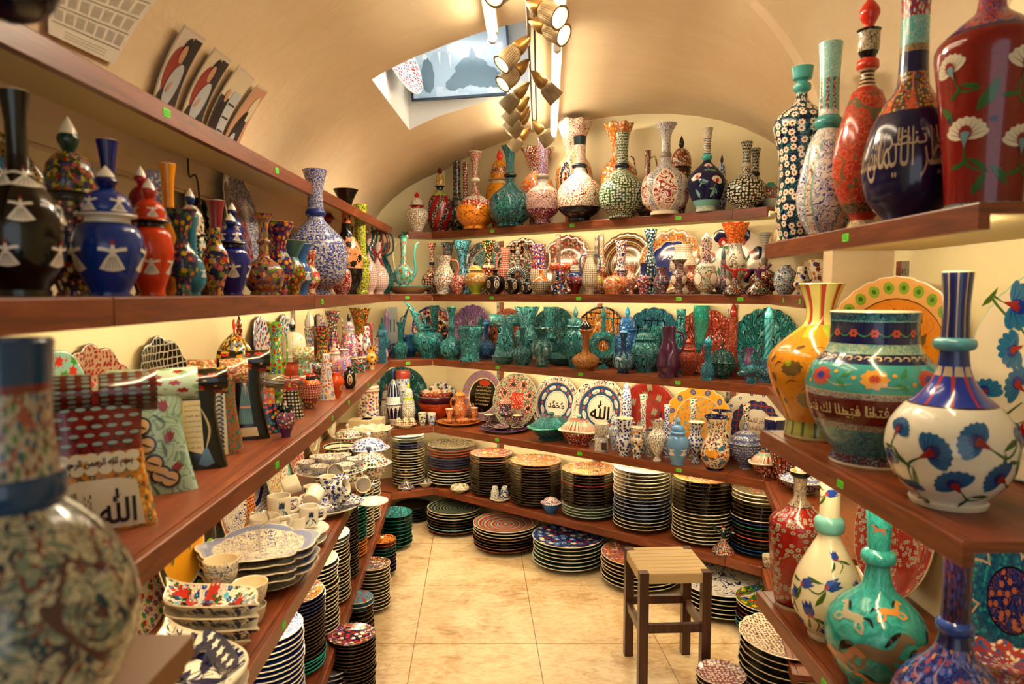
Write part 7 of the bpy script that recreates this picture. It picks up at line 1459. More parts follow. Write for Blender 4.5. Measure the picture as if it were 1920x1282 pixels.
plate_lean('2',529,354,('bands',(0,'#d8c890'),(.55,('vstr','#4a6a9c','#c9b8a0',26,.5)),(.85,('vstr','#3a5a94','#b85a44',26,.3))),'oval plate with cream centre, blue fish and fluted blue border',ov=(.8,1),scal=(24,.03),deco=lambda bm,S,k,R:[blob(bm,lambda x,y:S(x,y,.0015),-.1*R,.05*R,ell(.28*R,.13*R,.9),k),stroke(bm,lambda x,y:S(x,y,.0012),[(.1*R,.4*R),(.0,.2*R),(.25*R,-.1*R),(.1*R,-.4*R)],.04*R,k+1)],dm=('#3a6a9c','#5a6a2c'))
plate_lean('2',604,370,fl('#e0d8c4',COOL,.03),'small white flowered plate behind the tall blue and white bottle',R=.10)
rows('2',[
(40,172,185,.115,K_bottle,['#0c0b0a','#d8ccb0'],dict(po=dict(foot=.6,bc=.30,bh=.62,nr=.24,mr=.34,full=1.1),deco=lambda bm,S,k,h,R:[q_derv(.35*j+.3,4,z,.36)(bm,S,k,h,R) for j,z in enumerate((.22,.42,.60))],dm=DV),'bottle','bottle','big black bottle painted with white whirling dervishes, far left'),
(203.5,311,143,.07,K_jar,['#1c4596',CREAM,'#e0d8c4','#1c4a9c','#ece6d8','#16286c'],dict(bh=.60,bc=.62,mr=.62,fl=.80,lidR=.64,foot=.58,dome=.82,fr=.19,deco=q_derv(.1,5,.50,.52),ldeco=q_derv(.5,5,.50,.34),dm=DV),'lidded_jar','jar','blue lidded jar with white dervishes next to the big black bottle'),
(283,334,90,.07,K_jar,['#d84e1e',CREAM,'#2a1a16','#d84e1e','#ece6d8','#b83a24'],dict(bh=.62,bc=.66,mr=.62,fl=.80,lidR=.66,foot=.56,dome=.82,fr=.2,deco=q_derv(.0,5,.42,.5),ldeco=q_derv(.2,5,.50,.34),dm=DV),'lidded_jar','jar','bright orange lidded jar with white dervishes'),
(342,394,52,.07,K_ruffle,[FLY,'#7c2a20'],dict(po=dict(foot=.55,bc=.35,nr=.34,nz=.66,mr=1.0),n=3,amp=.08),'vase','vase','navy flowered vase with red flared lip right of the orange jar'),
(360,407,48,.055,K_bottle,['#2c8aa4',CREAM],dict(po=dict(foot=.55,bc=.26,bh=.52,nr=.36,mr=.5),deco=q_derv(.3,4,.3,.4),dm=DV),'bottle','bottle','small turquoise bottle with a dervish at the shelf front'),
(404,428,46,.07,K_pitcher,[fl('#1c2450',('#b8382c','#7ca43c','#e0b03c','#c9786a'),.026),DK,DK,('dots','#1a1614','#cfc4a8',.01,.3)],dict(po=dict(foot=.5,waist=.55,bc=.5,nr=.42,nz=.8,mr=.4),side=-1,hw=.14),'pitcher','pitcher','flowered pitcher with a black dotted handle at the shelf front'),
(434,400,64,.07,K_jar,['#16287c',CREAM,'#20242c','#16287c','#ece6d8','#16286c'],dict(bh=.62,bc=.62,mr=.62,fl=.80,lidR=.64,foot=.56,dome=.82,fr=.2,deco=q_derv(.1,5,.5,.5),ldeco=q_derv(.5,5,.5,.34),dm=DV),'lidded_jar','jar','navy lidded jar with white dervishes, front one of the navy pair'),
(495,402,68,.07,K_bottle,[fl('#7c5c6c',('#6c9a2c','#d8642c','#e0b03c','#3a2c44'),.022),'#8a2c24'],dict(po=dict(foot=.7,bc=.24,bh=.48,nr=.24,mr=.56,ring=.66,rr=1.4,full=1.2)),'vase','vase','mauve flowered vase with red trumpet mouth'),
(524,417,46,.10,K_vase,[fl('#1a2a6c',('#e0a42c','#b8382c','#6c9a3c'),.024),'#c9902c'],dict(po=dict(foot=.6,waist=.6,bc=.36,nr=.5,nz=.66,mr=1.1)),'vase','vase','navy vase with yellow flared mouth behind the mauve one'),
(548,452,44,.06,K_vase,[('bands',(0,fl('#8a2c24',('#6c9a2c','#e0a42c'),.02)),(.6,'#4a7a7c')),CREAM],dict(po=dict(foot=.55,waist=.6,bc=.34,nr=.45,nz=.7,mr=1.1)),'vase','vase','small red and green vase with grey teal mouth'),
(562,458,42,.05,K_vase,['#2c6aa4',CREAM],dict(po=dict(foot=.6,waist=.6,bc=.35,nr=.5,nz=.7,mr=1.0),deco=q_derv(.1,4,.4,.5),dm=DV),'vase','vase','small blue vase with a white dervish before the tall blue and white bottle'),
(579,470,38,.055,K_vase,[fl('#c9482c',('#8ab03c','#efe4cd','#8a241c'),.024),CREAM],dict(po=dict(foot=.6,waist=.6,bc=.35,nr=.45,nz=.7,mr=.8)),'vase','vase','small orange red vase with green flowers at the front'),
(594,320,104,.09,K_bottle,[('hstr',fl('#b9b6b0',('#1f3a94','#2c4aa4'),.016),fl('#22409a',('#b9b6b0','#d8d4c8'),.014),17,.45),'#20409a','#2a3f84'],dict(po=dict(foot=.45,bc=.32,bh=.60,nr=.26,mr=.40,ring=.66,rr=1.25,rw=.03,full=1.15)),'bottle','bottle','tall blue and white banded bottle, biggest on the left eye level shelf'),
(640,497,34,.05,K_pot,[sc('#9a2c2c','#e4d4c0',.014),CREAM],{},'vase','vase','small dark red vase with white script lines'),
(651,356,54,.09,K_bottle,[('bands',(0,'#1c1714'),(.25,fl('#c98a5c',('#1c1714','#d8a070'),.06)),(.55,'#1c1714'),(.68,fl('#c9784c',('#1c1714','#e0a878'),.04)),(.82,'#17130f')),DK],dict(po=dict(foot=.6,bc=.28,bh=.60,nr=.30,mr=.78,full=1.1)),'vase','vase','black vase with flesh orange figures and wide trumpet mouth'),
(677,384,34,.07,K_bottle,[fl('#b0b83c',('#8a3a44','#5a2c3c','#6c8a2c'),.016),'#b8342c'],dict(po=dict(foot=.8,bc=.2,bh=.42,nr=.62,mr=.8)),'vase','vase','yellow green vase with dark red sprigs and a red top'),
(692,408,34,.09,K_ribbon,[('dots','#d8bcae','#5a2c34',.012,.22),CREAM,CREAM,cv('#2a7a6c','#0e3a34',.01)],{},'ribbon_vase','vase','pinkish vase wrapped in twisted green stems'),
(709,430,42,.05,K_ribbon,[('dots','#d9c0b4','#5a2c34',.012,.22),'#8a2a24','#8a2a24','#9a4440'],{},'ribbon_vase','vase','speckled pinkish vase wrapped in a looping dark red ribbon'),
(722,432,36,.12,K_ribbon,[cv('#2f7a6c','#0c2c2a',.02),DK,DK,cv('#2a7464','#0c2c2a',.01)],{},'ribbon_vase','vase','dark green vase wrapped in looping green ribbon at the end of the left shelf'),
(137,218,118,.17,K_jar,[fl('#173a2c',('#a82a24','#22408c','#c9b43c','#b8605c','#efe4cd'),.018),CREAM,'#4a4434',fl('#173a2c',('#a82a24','#22408c','#c9b43c','#b8605c'),.016),'#e4dcc8','#1c4434'],dict(bh=.56,bc=.6,mr=.8,fl=.95,lidR=.82,foot=.6,dome=.80,fr=.22),'lidded_jar','jar','big dark green flowered lidded jar behind the blue dervish jar'),
(209,264,62,.20,K_bottle,['#1c2878',CREAM],dict(po=dict(foot=.6,bc=.3,bh=.55,nr=.42,mr=.70)),'bottle','bottle','plain blue bottle neck rising behind the blue dervish jar'),
(269,311,76,.18,K_jar,['#8c1f2c',CREAM,'#8c1f2c','#8c1f2c','#ece6d8','#a82434'],dict(bh=.60,mr=.7,fl=.8,lidR=.68,fr=.2),'lidded_jar','jar','crimson lidded jar behind the orange dervish jar'),
(294,320,26,.26,K_house,[fl('#4a4454',('#b8605c','#c9c0ae'),.012)],{},'box','box','small patterned square box at the back behind the crimson jar'),
(320,308,44,.15,K_bottle,['#e09a1c',CREAM],dict(po=dict(foot=.6,bc=.3,bh=.55,nr=.48,mr=.76),deco=q_derv(0,4,.58,.5),dm=DV),'bottle','bottle','yellow bottle with a white dervish and cream lip'),
(360,353,54,.18,K_jar,[fl('#dcd4b8',('#2c5a34','#4aa0b4','#8a2c24'),.02),CREAM,CREAM,('medal',fl('#dcd4b8',('#2c4a34','#8a2c24'),.014),fl('#4aa4b8',('#d8883c',),.014),3,.72,.14,.4),'#e4dcc8','#1c3a7c'],dict(bh=.55,mr=.8,fl=.9,lidR=.8,fr=.2),'lidded_jar','jar','cream flowered lidded pot with navy tipped finial'),
(407,377,46,.17,K_bottle,['#8c2230',CREAM],dict(po=dict(foot=.6,bc=.3,bh=.55,nr=.46,mr=.7),deco=q_derv(.2,4,.6,.5),dm=DV),'bottle','bottle','dark red bottle with cream lip before the black plate'),
(438,380,50,.18,K_jar,['#1c2c84',CREAM,'#1c2c84','#1c3090','#ece6d8','#16286c'],dict(bh=.60,mr=.7,fl=.8,lidR=.68,fr=.2,ldeco=q_derv(.5,5,.5,.34),dm=DV),'lidded_jar','jar','navy lidded jar, back one of the navy dervish pair'),
(612,394,40,.18,K_jar,[fl('#d8ccb8',('#8a2c2c','#b04434'),.014),CREAM,'#8a2c2c',fl('#d8ccb8',('#8a2c2c',),.012),'#8c2c24'],dict(bh=.62,bc=.6,mr=.6,fl=.6,lidR=.6,fr=.5),'lidded_jar','jar','red and white jar with tall dark red teardrop lid'),
(657,400,24,.2,K_stopb,[cv('#2a7a6c','#0e3430',.02)],dict(po=dict(foot=.8,bc=.3,bh=.6,nr=.4,mr=.5)),'stoppered_bottle','bottle','dark green bottle behind the black trumpet vase'),
(698,405,22,.22,K_bottle,[fl('#ddd4c0',('#8a2c2c','#3a4a44'),.014)],dict(po=dict(foot=.8,bc=.3,bh=.5,nr=.6,mr=.8)),'vase','vase','pale cylinder vase at the back near the corner'),
])
# ================= shelf below eye level, left wall: robes and painted jugs =================
def kd_front(bm,S,k,h,R):
    # red scales, cloud bands and large calligraphy
    for j in range(5):
        for i in range(7):
            x=(i-3+.5*(j%2))*R*.24; y=h*(.56+j*.055)
            if abs(x)<R*.62: blob(bm,lambda a,b:S(a,b,.0016),x,y,ell(R*.085,h*.012,0,10),k,1)
    for y0,n,sc_ in ((.47,6,.12),(.40,6,.11)):
        for i in range(n): blob(bm,lambda a,b:S(a,b,.0018+.0001*i),(i-(n-1)/2)*R*.22,h*y0,ell(R*sc_,h*.035,0,12),k+1,1)
    text(bm,lambda a,b:S(a,b,.003),BISM,0,h*.435,R*1.1,k+2,h*.07,.1,.02)
    blob(bm,lambda a,b:S(a,b,.0014),0,h*.17,[(R*.72,-h*.15),(R*.6,h*.14),(R*.3,h*.165),(-R*.3,h*.165),(-R*.6,h*.14),(-R*.72,-h*.15)],k+1,3)
    text(bm,lambda a,b:S(a,b,.0035),'\ufdf2',R*.28,h*.16,R*.6,k+2,h*.22,.08,.02); text(bm,lambda a,b:S(a,b,.0035),NAZ,-R*.38,h*.17,R*.5,k+2,h*.2,.1,.02)
def kd_tul(bm,S,k,h,R):
    for x,y,a in ((-.25,.75,1.3),(.2,.7,1.8),(.3,.45,1.2),(-.35,.3,1.9),(.1,.12,1.4),(.45,.2,.8)): tulip(bm,lambda p,q,e=.0016:S(p,q,e),x*R,y*h,R*.24,a,k,k); leaf(bm,lambda p,q,e=.001:S(p,q,.001),x*R-.1*R,y*h-.1*h,R*.4,a+.6,k+1,.12)
    for j,(x,y) in enumerate(((-.3,.55),(-.2,.4),(-.05,.25),(.1,.16),(.3,.12))): blob(bm,lambda p,q:S(p,q,.0022+.0002*j),x*R,y*h,ell(R*.24,h*.075,.6,14),k+3,2); blob(bm,lambda p,q:S(p,q,.0034+.0002*j),x*R,y*h,ell(R*.19,h*.055,.6,14),k+2,2); stroke(bm,lambda p,q:S(p,q,.0048),[((x-.15)*R,(y+.02)*h),((x+.12)*R,(y-.02)*h)],R*.05,k+3)
def kd_scr(bm,S,k,h,R):
    blob(bm,lambda a,b:S(a,b,.0014),-R*.05,h*.42,[(R*.3,-h*.27),(R*.22,h*.27),(-R*.35,h*.27),(-R*.35,-h*.2)],k,3)
    for i in range(9): text(bm,lambda a,b:S(a,b,.002),(FATH,BISM,NAZ)[i%3],-R*.06,h*(.64-.052*i),R*.46,k+1,h*.026,.3,0)
    stroke(bm,lambda a,b:S(a,b,.003),[(R*.2,h*.6),(R*.42,h*.4),(R*.3,h*.2)],R*.07,k+2)
    blob(bm,lambda a,b:S(a,b,.003),R*.3,h*.12,[(R*.06,h*.09),(R*.24,-h*.06),(0,-h*.09),(-R*.24,-h*.06),(-R*.06,h*.09)],k+3,2)
def kd_zig(bm,S,k,h,R):
    blob(bm,lambda a,b:S(a,b,.0013),0,h*.4,[(R*.26,-h*.39),(R*.18,h*.38),(-R*.18,h*.38),(-R*.26,-h*.39)],k,3)
    for i in range(16): stroke(bm,lambda a,b:S(a,b,.002),[(-R*.14,h*(.05+.045*i)),(0,h*(.075+.045*i)),(R*.12,h*(.05+.045*i)),(R*.04,h*(.04+.045*i))],R*.06,k+1)
def kd_fig(bm,S,k,h,R):
    blob(bm,lambda a,b:S(a,b,.0014),0,h*.3,[(R*.1,h*.3),(R*.3,-h*.12),(-R*.3,-h*.12),(-R*.1,h*.3)],k,3)
    for i in range(-3,4): stroke(bm,lambda a,b:S(a,b,.002),[(i*R*.025,h*.56),(i*R*.08,h*.2)],R*.02,k+3)
    stroke(bm,lambda a,b:S(a,b,.0026),[(-R*.2,h*.37),(R*.2,h*.37)],R*.07,k+1,0); blob(bm,lambda a,b:S(a,b,.0016),0,h*.09,[(R*.5,-h*.05),(R*.42,h*.05),(-R*.42,h*.05),(-R*.5,-h*.05)],k+2,2)
    blob(bm,lambda a,b:S(a,b,.0016),0,h*.64,ell(R*.07,h*.04),k+2,1); stroke(bm,lambda a,b:S(a,b,.0022),[(R*.02,h*.62),(R*.03,h*.5)],R*.03,k+1)
PSL=[sc('#16120f','#16120f',.02)]
plate_lean('3',200,652,fl('#b8a488',('#a0342c','#8a382c'),.016),'white plate with red dots and black scalloped rim, left wall',scal=(12,.07),rim=DK)
plate_lean('3',108,652,fl('#8ab4a8',('#b8382c','#4a8a3c'),.04),'pale turquoise plate with red and green, far left',scal=(10,.08),rim='#5a9a94')
plate_lean('3',322,636,('net','#16120f','#b8b0a0',.02),'black and white star patterned plate peeking above the robes',scal=(10,.08),rim=DK)
plate_lean('3',548,592,fl('#dfe0dc',('#27489c','#1c2c5c','#7a9a8c'),.03),'white plate with blue flowers behind the green lidded jug',scal=(14,.05),rim='#3a4a8c')
plate_lean('3',505,596,fl('#dcdcd4',('#27489c','#b0382c'),.03),'blue rimmed flowered plate left of the green jug',scal=(14,.05),rim='#2c4a8c')
plate_lean('3',610,590,fl('#dcdcd4',('#27489c','#b0382c','#1c2c5c'),.026),'blue, red and white plate beside the pointed blue lid',scal=(14,.05),rim='#2c4a8c')
KO=dict(fix=False)
rows('3',[
(186,698,238,.15,K_kaftan,[('bands',(0,fl('#c98a2c',('#8a5a1c','#4a6a5c','#e0b45c'),.02)),(.50,sc('#7c2420','#5c1a18',.03))),'#a9946a',('dots','#4c1614','#5a6e6c',.022,.3),sc('#3a2a1c','#c9b894',.02)],dict(deco=kd_front,dm=('#8aa0a0','#cfc8b4','#12122a'),th=.30,wb=.95,wn=.72,wt=1.0,**KO),'robe_shaped_vase','vase','largest robe shaped vase with red scales and black Arabic word, nearest'),
(292,690,170,.16,K_kaftan,[sc('#a9bfae','#7c9a8c',.03),'#a9946a',fl('#a9bcab',('#8a2c2c','#a9bcab','#7a9a74'),.045),'#1c1a14'],dict(deco=kd_tul,dm=('#8c2c2c','#4f6a3c','#c9a878','#1c1812'),th=.30,wb=.95,wn=.62,**KO),'robe_shaped_vase','vase','pale green robe shaped vase with dark red tulips and brown clouds'),
(366,690,130,.16,K_kaftan,['#12130f','#8a7a5a',fl('#12130f',('#12130f','#a8342c','#12130f','#a8862c'),.045),'#1c201a'],dict(deco=kd_scr,dm=('#d8c890','#2a241a','#b8a87c','#5c7c94'),th=.30,wb=.95,wn=.62,**KO),'robe_shaped_vase','vase','black robe shaped vase with a cream page of script and a blue tassel'),
(412,672,112,.16,K_kaftan,[fl('#5c7a3c',('#a82c34','#c9483c','#3a5a8c'),.012),'#cfc4a4',fl('#a82c34',('#d8d4a4','#4a7a34'),.012),'#1c1814'],dict(deco=kd_zig,dm=('#d8d0a8','#1c1c34'),th=.30,wb=.85,wn=.55,**KO),'robe_shaped_vase','vase','red and green robe shaped vase with a black zigzag stripe'),
(460,656,98,.16,K_kaftan,['#101312','#b8ac8c',fl('#14120f',('#14120f','#a8342c','#14120f','#a8862c'),.045),'#17201c'],dict(deco=kd_fig,dm=('#5c8474','#d8902c','#c9b890','#27423c'),th=.30,wb=.95,wn=.6,**KO),'robe_shaped_vase','vase','black robe shaped vase with a painted figure in a green skirt'),
(497,702,74,.13,K_kaftan,[('bands',(0,fl('#1c241a',('#c9382c','#e0a03c','#3a5a9c','#4a8a3c'),.018)),(.5,fl('#c95a3c',('#e0b05c','#7a9ab0'),.02))),CREAM,('vstr','#c9b88c','#1c1814',30,.3),('dots','#2a2018','#d8c8a4',.008,.3)],dict(th=.32,wb=.9,wn=.5,**KO),'robe_shaped_vase','vase','flower covered robe shaped vase with cream cuffs, right of the figure robe'),
(545,704,58,.12,K_kaftan,[('bands',(0,('dots','#3a3430','#dcd0ac',.012,.3)),(.65,fl('#b8342c',('#4a7a74','#e0a03c'),.02))),DK,fl('#a82c2c',('#4a8a8c','#d8884c'),.02),('dots','#3a3430','#dcd0ac',.010,.3)],dict(th=.4,wb=.9,wn=.5,**KO),'robe_shaped_vase','vase','red robe shaped vase with a grey white dotted lower front'),
(535,751,36,.05,K_jar,[('bands',(0,'#5a2c5c'),(.35,fl('#5a4a6c',('#dcd0ac','#b8342c','#4a7a8c'),.012))),DK,'#17201c','#14201c'],dict(bh=.75,lidR=.8,fl=.9,mr=.6,**KO),'lidded_pot','pot','purple pear shaped pot with a black cap at the shelf front'),
(581,702,44,.10,K_jar,[('bands',(0,fl('#1f1f5c',('#e0b03c','#b8342c'),.02)),(.35,('dots','#b8605c','#e4d8bc',.010,.3)),(.62,('dots','#8c2c34','#d8c8a4',.008,.25)),(.8,fl('#b8342c',('#e0a03c',),.014))),CREAM,DK,'#b8342c','#b8342c'],dict(bh=.92,mr=.55,lidR=.5,fl=.6,dome=.97,**KO),'round_jar','jar','round jar with pink and white dotted bands over navy'),
(606,680,34,.10,K_kaftan,[fl('#20223c',('#b8342c','#7aa0a0','#e0a03c'),.014),DK,fl('#8c2c34',COOL,.014),('dots','#1c1814','#dcd0ac',.008,.3)],dict(th=.5,wb=.9,wn=.6,**KO),'robe_shaped_vase','vase','small navy robe shaped vase behind the banded round jar'),
(631,699,30,.05,K_vase,[('medal','#c9541f',('net','#e0a878','#8c4a24',.010),4,.4,.14,.3,'#8c3a1c'),'#c0391f'],dict(po=dict(foot=.5,waist=.5,bc=.62,nr=.6,nz=.9,mr=.62),**KO),'vase','vase','small orange vase with honeycomb medallions at the shelf edge'),
(655.5,688,28,.04,K_pot,['#17120f',DK],dict(prof=[(.5,0,1),(.55,.03),(.95,.3),(1,.5),(.8,.75),(.3,.88),(.35,1,1)],deco=q_place([(m_blob,u,.45,.36,.8,0,0) for u in (-70,0,70)]+[(lambda bm,g,k,R:blob(bm,lambda x,y:g(x,y,.0014),0,0,ell(.22*R,.56*R),k+1),u,.45) for u in (-70,0,70)]+[(lambda bm,g,k,R:blob(bm,lambda x,y:g(x,y,.0019),0,0,ell(.12*R,.36*R),k),u,.45) for u in (-70,0,70)]),dm=('#d9c0a0','#2a1410'),**KO),'vase','vase','black vase with pale nested drops on the lower left shelf'),
(672,668,28,.10,K_kaftan,[('bands',(0,fl('#2a2420',('#d8402c','#3f8a4a','#5a8ab0'),.014)),(.6,fl('#2a2a2c',('#efe4cd','#d8643c'),.014))),DK,('vstr','#2a2420','#c9b88c',10,.4),'#e0e0d0'],dict(th=.5,wb=.9,wn=.6,**KO),'robe_shaped_vase','vase','small dark robe shaped vase right of the black drop vase'),
(696,649,21,.05,K_vase,[fl('#e0a41c',('#e0a41c','#d8d4b0','#2c2c1c'),.03),'#3a2a1a'],dict(po=dict(foot=.5,waist=.5,bc=.45,nr=.5,nz=.75,mr=.75),**KO),'vase','vase','small yellow vase near the left corner'),
(711,634,30,.06,K_vase,[fl('#dcd0c0',('#1c1c1c','#b8342c','#4a7aa0'),.016),'#c9593a'],dict(po=dict(foot=.9,waist=.75,bc=.25,nr=.4,nz=.8,mr=.55),**KO),'vase','vase','cone shaped vase with an orange rim at the left corner'),
(443,598,92,.22,K_lidbowl,[fl('#22264c',('#b8342c','#7aa8b0','#e0a03c'),.02),'#2a1c14',DK,fl('#4a3c24',('#c93c2c','#5a9ac0','#e0b03c','#d8d0a0'),.026),'#c9482c'],dict(bh=.45,kn=.08,**KO),'lidded_bowl','bowl','big domed lidded bowl with red and blue flowers above the robes'),
(452,590,30,.3,K_stopb,[fl('#22264c',('#b8342c','#e0a03c'),.02)],dict(po=dict(foot=.8,bc=.3,bh=.6,nr=.3,mr=.4),**KO),'stoppered_bottle','bottle','navy pointed bottle behind the big domed bowl'),
(519,604,34,.22,K_pitcher,[fl('#7fb82c',('#b8342c','#3a5a9c','#e4e4c0'),.024),'#5ca424'],dict(po=dict(foot=.7,waist=.75,bc=.25,nr=.55,nz=.75,mr=1.0),**KO),'pitcher','pitcher','bright green jug with a tilted open mouth'),
(550,594,54,.22,K_jar,[('vstr',fl('#2c4434',('#c9a02c','#d8643c'),.03),'#c9583c',8,.06),CREAM,'#d8d4c0',('vstr',fl('#8ab09c',('#c9583c','#e0d8b0','#2c4a5c'),.02),'#d8d4c0',8,.06),'#d0d0d0','#1c1c1c'],dict(bh=.5,bc=.75,mr=.95,fl=1.0,lidR=.95,foot=.6,dome=.82,**KO),'lidded_jar','jar','large green faceted lidded jar on the left shelf'),
(582,582,38,.20,K_stopb,[fl('#d8d4c8',('#d8583c','#4a7ac0','#6c9a4c'),.022),CREAM],dict(po=dict(foot=.8,bc=.22,bh=.5,nr=.42,mr=.55),sh=.22,stm=('vstr',fl('#5a7ab0',('#d8583c','#efe4cd'),.014),'#d8d4c8',6,.12),**KO),'stoppered_bottle','bottle','tall white bottle with pointed blue faceted lid'),
(606,612,36,.14,K_ruffle,[fl('#2a2434',('#c9482c','#e0a03c','#6c9a4c'),.018),'#22285c'],dict(po=dict(nr=.5,mr=1.0,bc=.35,nz=.66),**KO),'vase','vase','dark flowered vase with navy ruffled mouth on the left shelf'),
(625,583,30,.20,K_pitcher,[fl('#2c3a6c',('#d8d0a0','#c9583c','#6c8a3c'),.02),'#a8843c'],dict(po=dict(foot=.8,waist=.75,bc=.25,nr=.55,nz=.75,mr=1.0),**KO),'pitcher','pitcher','navy jug with golden rim behind the ruffled dark vase'),
(628,638,34,.12,K_jar,[fl('#c98a7c',('#b8342c','#4a7ac0','#e0b03c'),.016),CREAM,CREAM,fl('#d8b8a8',('#b8342c','#efe4cd'),.012)],dict(bh=.7,**KO),'lidded_jar','jar','pinkish lidded jar with flowers mid left shelf'),
(655,586,34,.18,K_jar,[('vstr',fl('#d8d4d0',('#4a5a9c','#c9583c'),.02),fl('#5a6ab0',('#d8583c','#efe4cd'),.02),6),CREAM,'#c9c4c0',fl('#c9ccd4',('#4a5a9c','#c9583c'),.02),'#3a3a44'],dict(bh=.68,bc=.3,mr=.5,fl=.6,lidR=.5,**KO),'lidded_jar','jar','six sided blue and white lidded jar with dark finial'),
(676,577,36,.17,K_ruffle,[('bands',(0,fl('#dcd4d0',('#8a2434','#b8342c'),.03)),(.5,fl('#1c1814',('#c9482c','#e0a03c','#4a8a4a'),.014))),'#c9d4d0'],dict(po=dict(nr=.55,mr=1.1,bc=.3,nz=.6),**KO),'vase','vase','vase with black flowered flared top and white red base'),
(690,606,26,.16,K_pot,[cv('#c9706c','#8a3a3c',.02),'#b8605c'],dict(prof=[(1,0,1),(1,.1),(.7,.2),(.75,1,1)],**KO),'vase','vase','pink carved column vase near the left corner'),
(688,612,26,.08,K_pot,[fl('#e0dcd8',('#9a2434','#5a7a9c'),.04),CREAM],dict(prof=[(1,0,1),(.95,.06),(.55,.6),(.35,1,1)],**KO),'vase','vase','white cone vase with big red swirls'),
(612,664,34,.08,K_pot,[fl('#d8c4b4',('#c9482c','#4a8ab0','#e0b03c'),.018),CREAM],dict(prof=[(1,0,1),(.95,.06),(.6,.6),(.4,1,1)],**KO),'vase','vase','flowered cone vase between round jar and pitcher'),
(570,650,40,.14,K_kaftan,[fl('#8fb09c',('#c9482c','#4a8a4a','#e0d8b0'),.018),DK,fl('#c9d0a8',('#b8605c','#6c9a4c'),.014),'#d8d4c0'],dict(th=.5,wb=.85,wn=.55,**KO),'robe_shaped_vase','vase','pale green flowered robe shaped vase mid left shelf'),
(646,655,30,.11,K_pot,[fl('#c9b8c0',('#4a6ab0','#c9583c'),.016),CREAM],dict(prof=[(.9,0,1),(1,.2),(.85,.6),(.5,.85),(.6,1,1)],**KO),'vase','vase','mauve white flowered vase above the black drop vase'),
])
# ================= waist shelf, left wall: dishes, bowls and mugs =================
BW=sc('#e4dac4','#4a5a90',.009,.16); BW2=fl('#e8e0cc',('#22348c','#4a64a8'),.022,'#3f5296')
for px,spec,lab,o in (
 (262,fl('#d8c8a4',('#b8342c','#8a5a7c','#4a8a5c'),.03,'#8a2c2c'),'red and lilac scroll plate on the left wall, nearest the camera',dict(R=.17)),
 (352,('orbit',('bands',(0,'#dca22c'),(.70,'#d8c8a0'),(.73,'#3a2c1c')),'#86ac1c',14,.86,.095,'#8a2c3c'),'yellow plate with green leaf border leaning on the left wall',dict(R=.18,deco=lambda bm,S,k,R:[blob(bm,lambda x,y:S(x,y,.0015),x0*R,y0*R,ell(r*R,r*R*.7,1,16,7,.2),k) for x0,y0,r in ((-.1,.1,.2),(.2,.3,.07),(.25,-.2,.06),(-.35,-.2,.08))],dm=('#8c7a4a',))),
 (405,fl('#b8ccb8',('#b8482c','#d8883c','#e0d0b0','#5a5a3c'),.05,'#b8482c'),'pale green plate with large orange leaf scrolls, left wall',dict(R=.18)),
 (446,('bands',(0,sc('#e0d8c8','#2c3a84',.02)),(.7,('dots','#c9824c','#3a2c1c',.012,.3))),'white plate with orange dotted border between two scroll plates',dict(R=.17)),
 (478,('bands',(0,sc('#e4dcd0','#2c3a84',.012)),(.66,'#20307c'),(.74,('dots','#e4dcd0','#3a5a94',.012,.28))),'scalloped white plate with a navy wavy line and dots',dict(R=.18,scal=(6,.10))),
 (520,('bands',(0,fl('#e0d4bc',('#b8482c','#8a9a3c','#e0a03c'),.02)),(.72,sc('#e0dcc8','#4a4a4c',.012)),(.9,'#6ab0a4')),'cream scalloped plate edged in turquoise, left wall',dict(R=.165,scal=(6,.12))),
 (553,('net','#b8685c','#d8ccb8',.03),'reddish tile patterned plate behind the blue bowls',dict(R=.15)),
 (586,('rings',('#c9c0a0','#8a9a6a','#c98a5c','#8aa0a4','#e0d8c0'),5),'plate with fine green and orange rings, left wall far end',dict(R=.15)),
 (618,('bands',(0,fl('#8ab04c',('#efe4cd','#c9c07c'),.04)),(.7,'#e0d8c0')),'lime green and white plate at the far left end',dict(R=.15))):
    o.setdefault('t',8); plate_lean('4',px,600,spec,lab,**o)
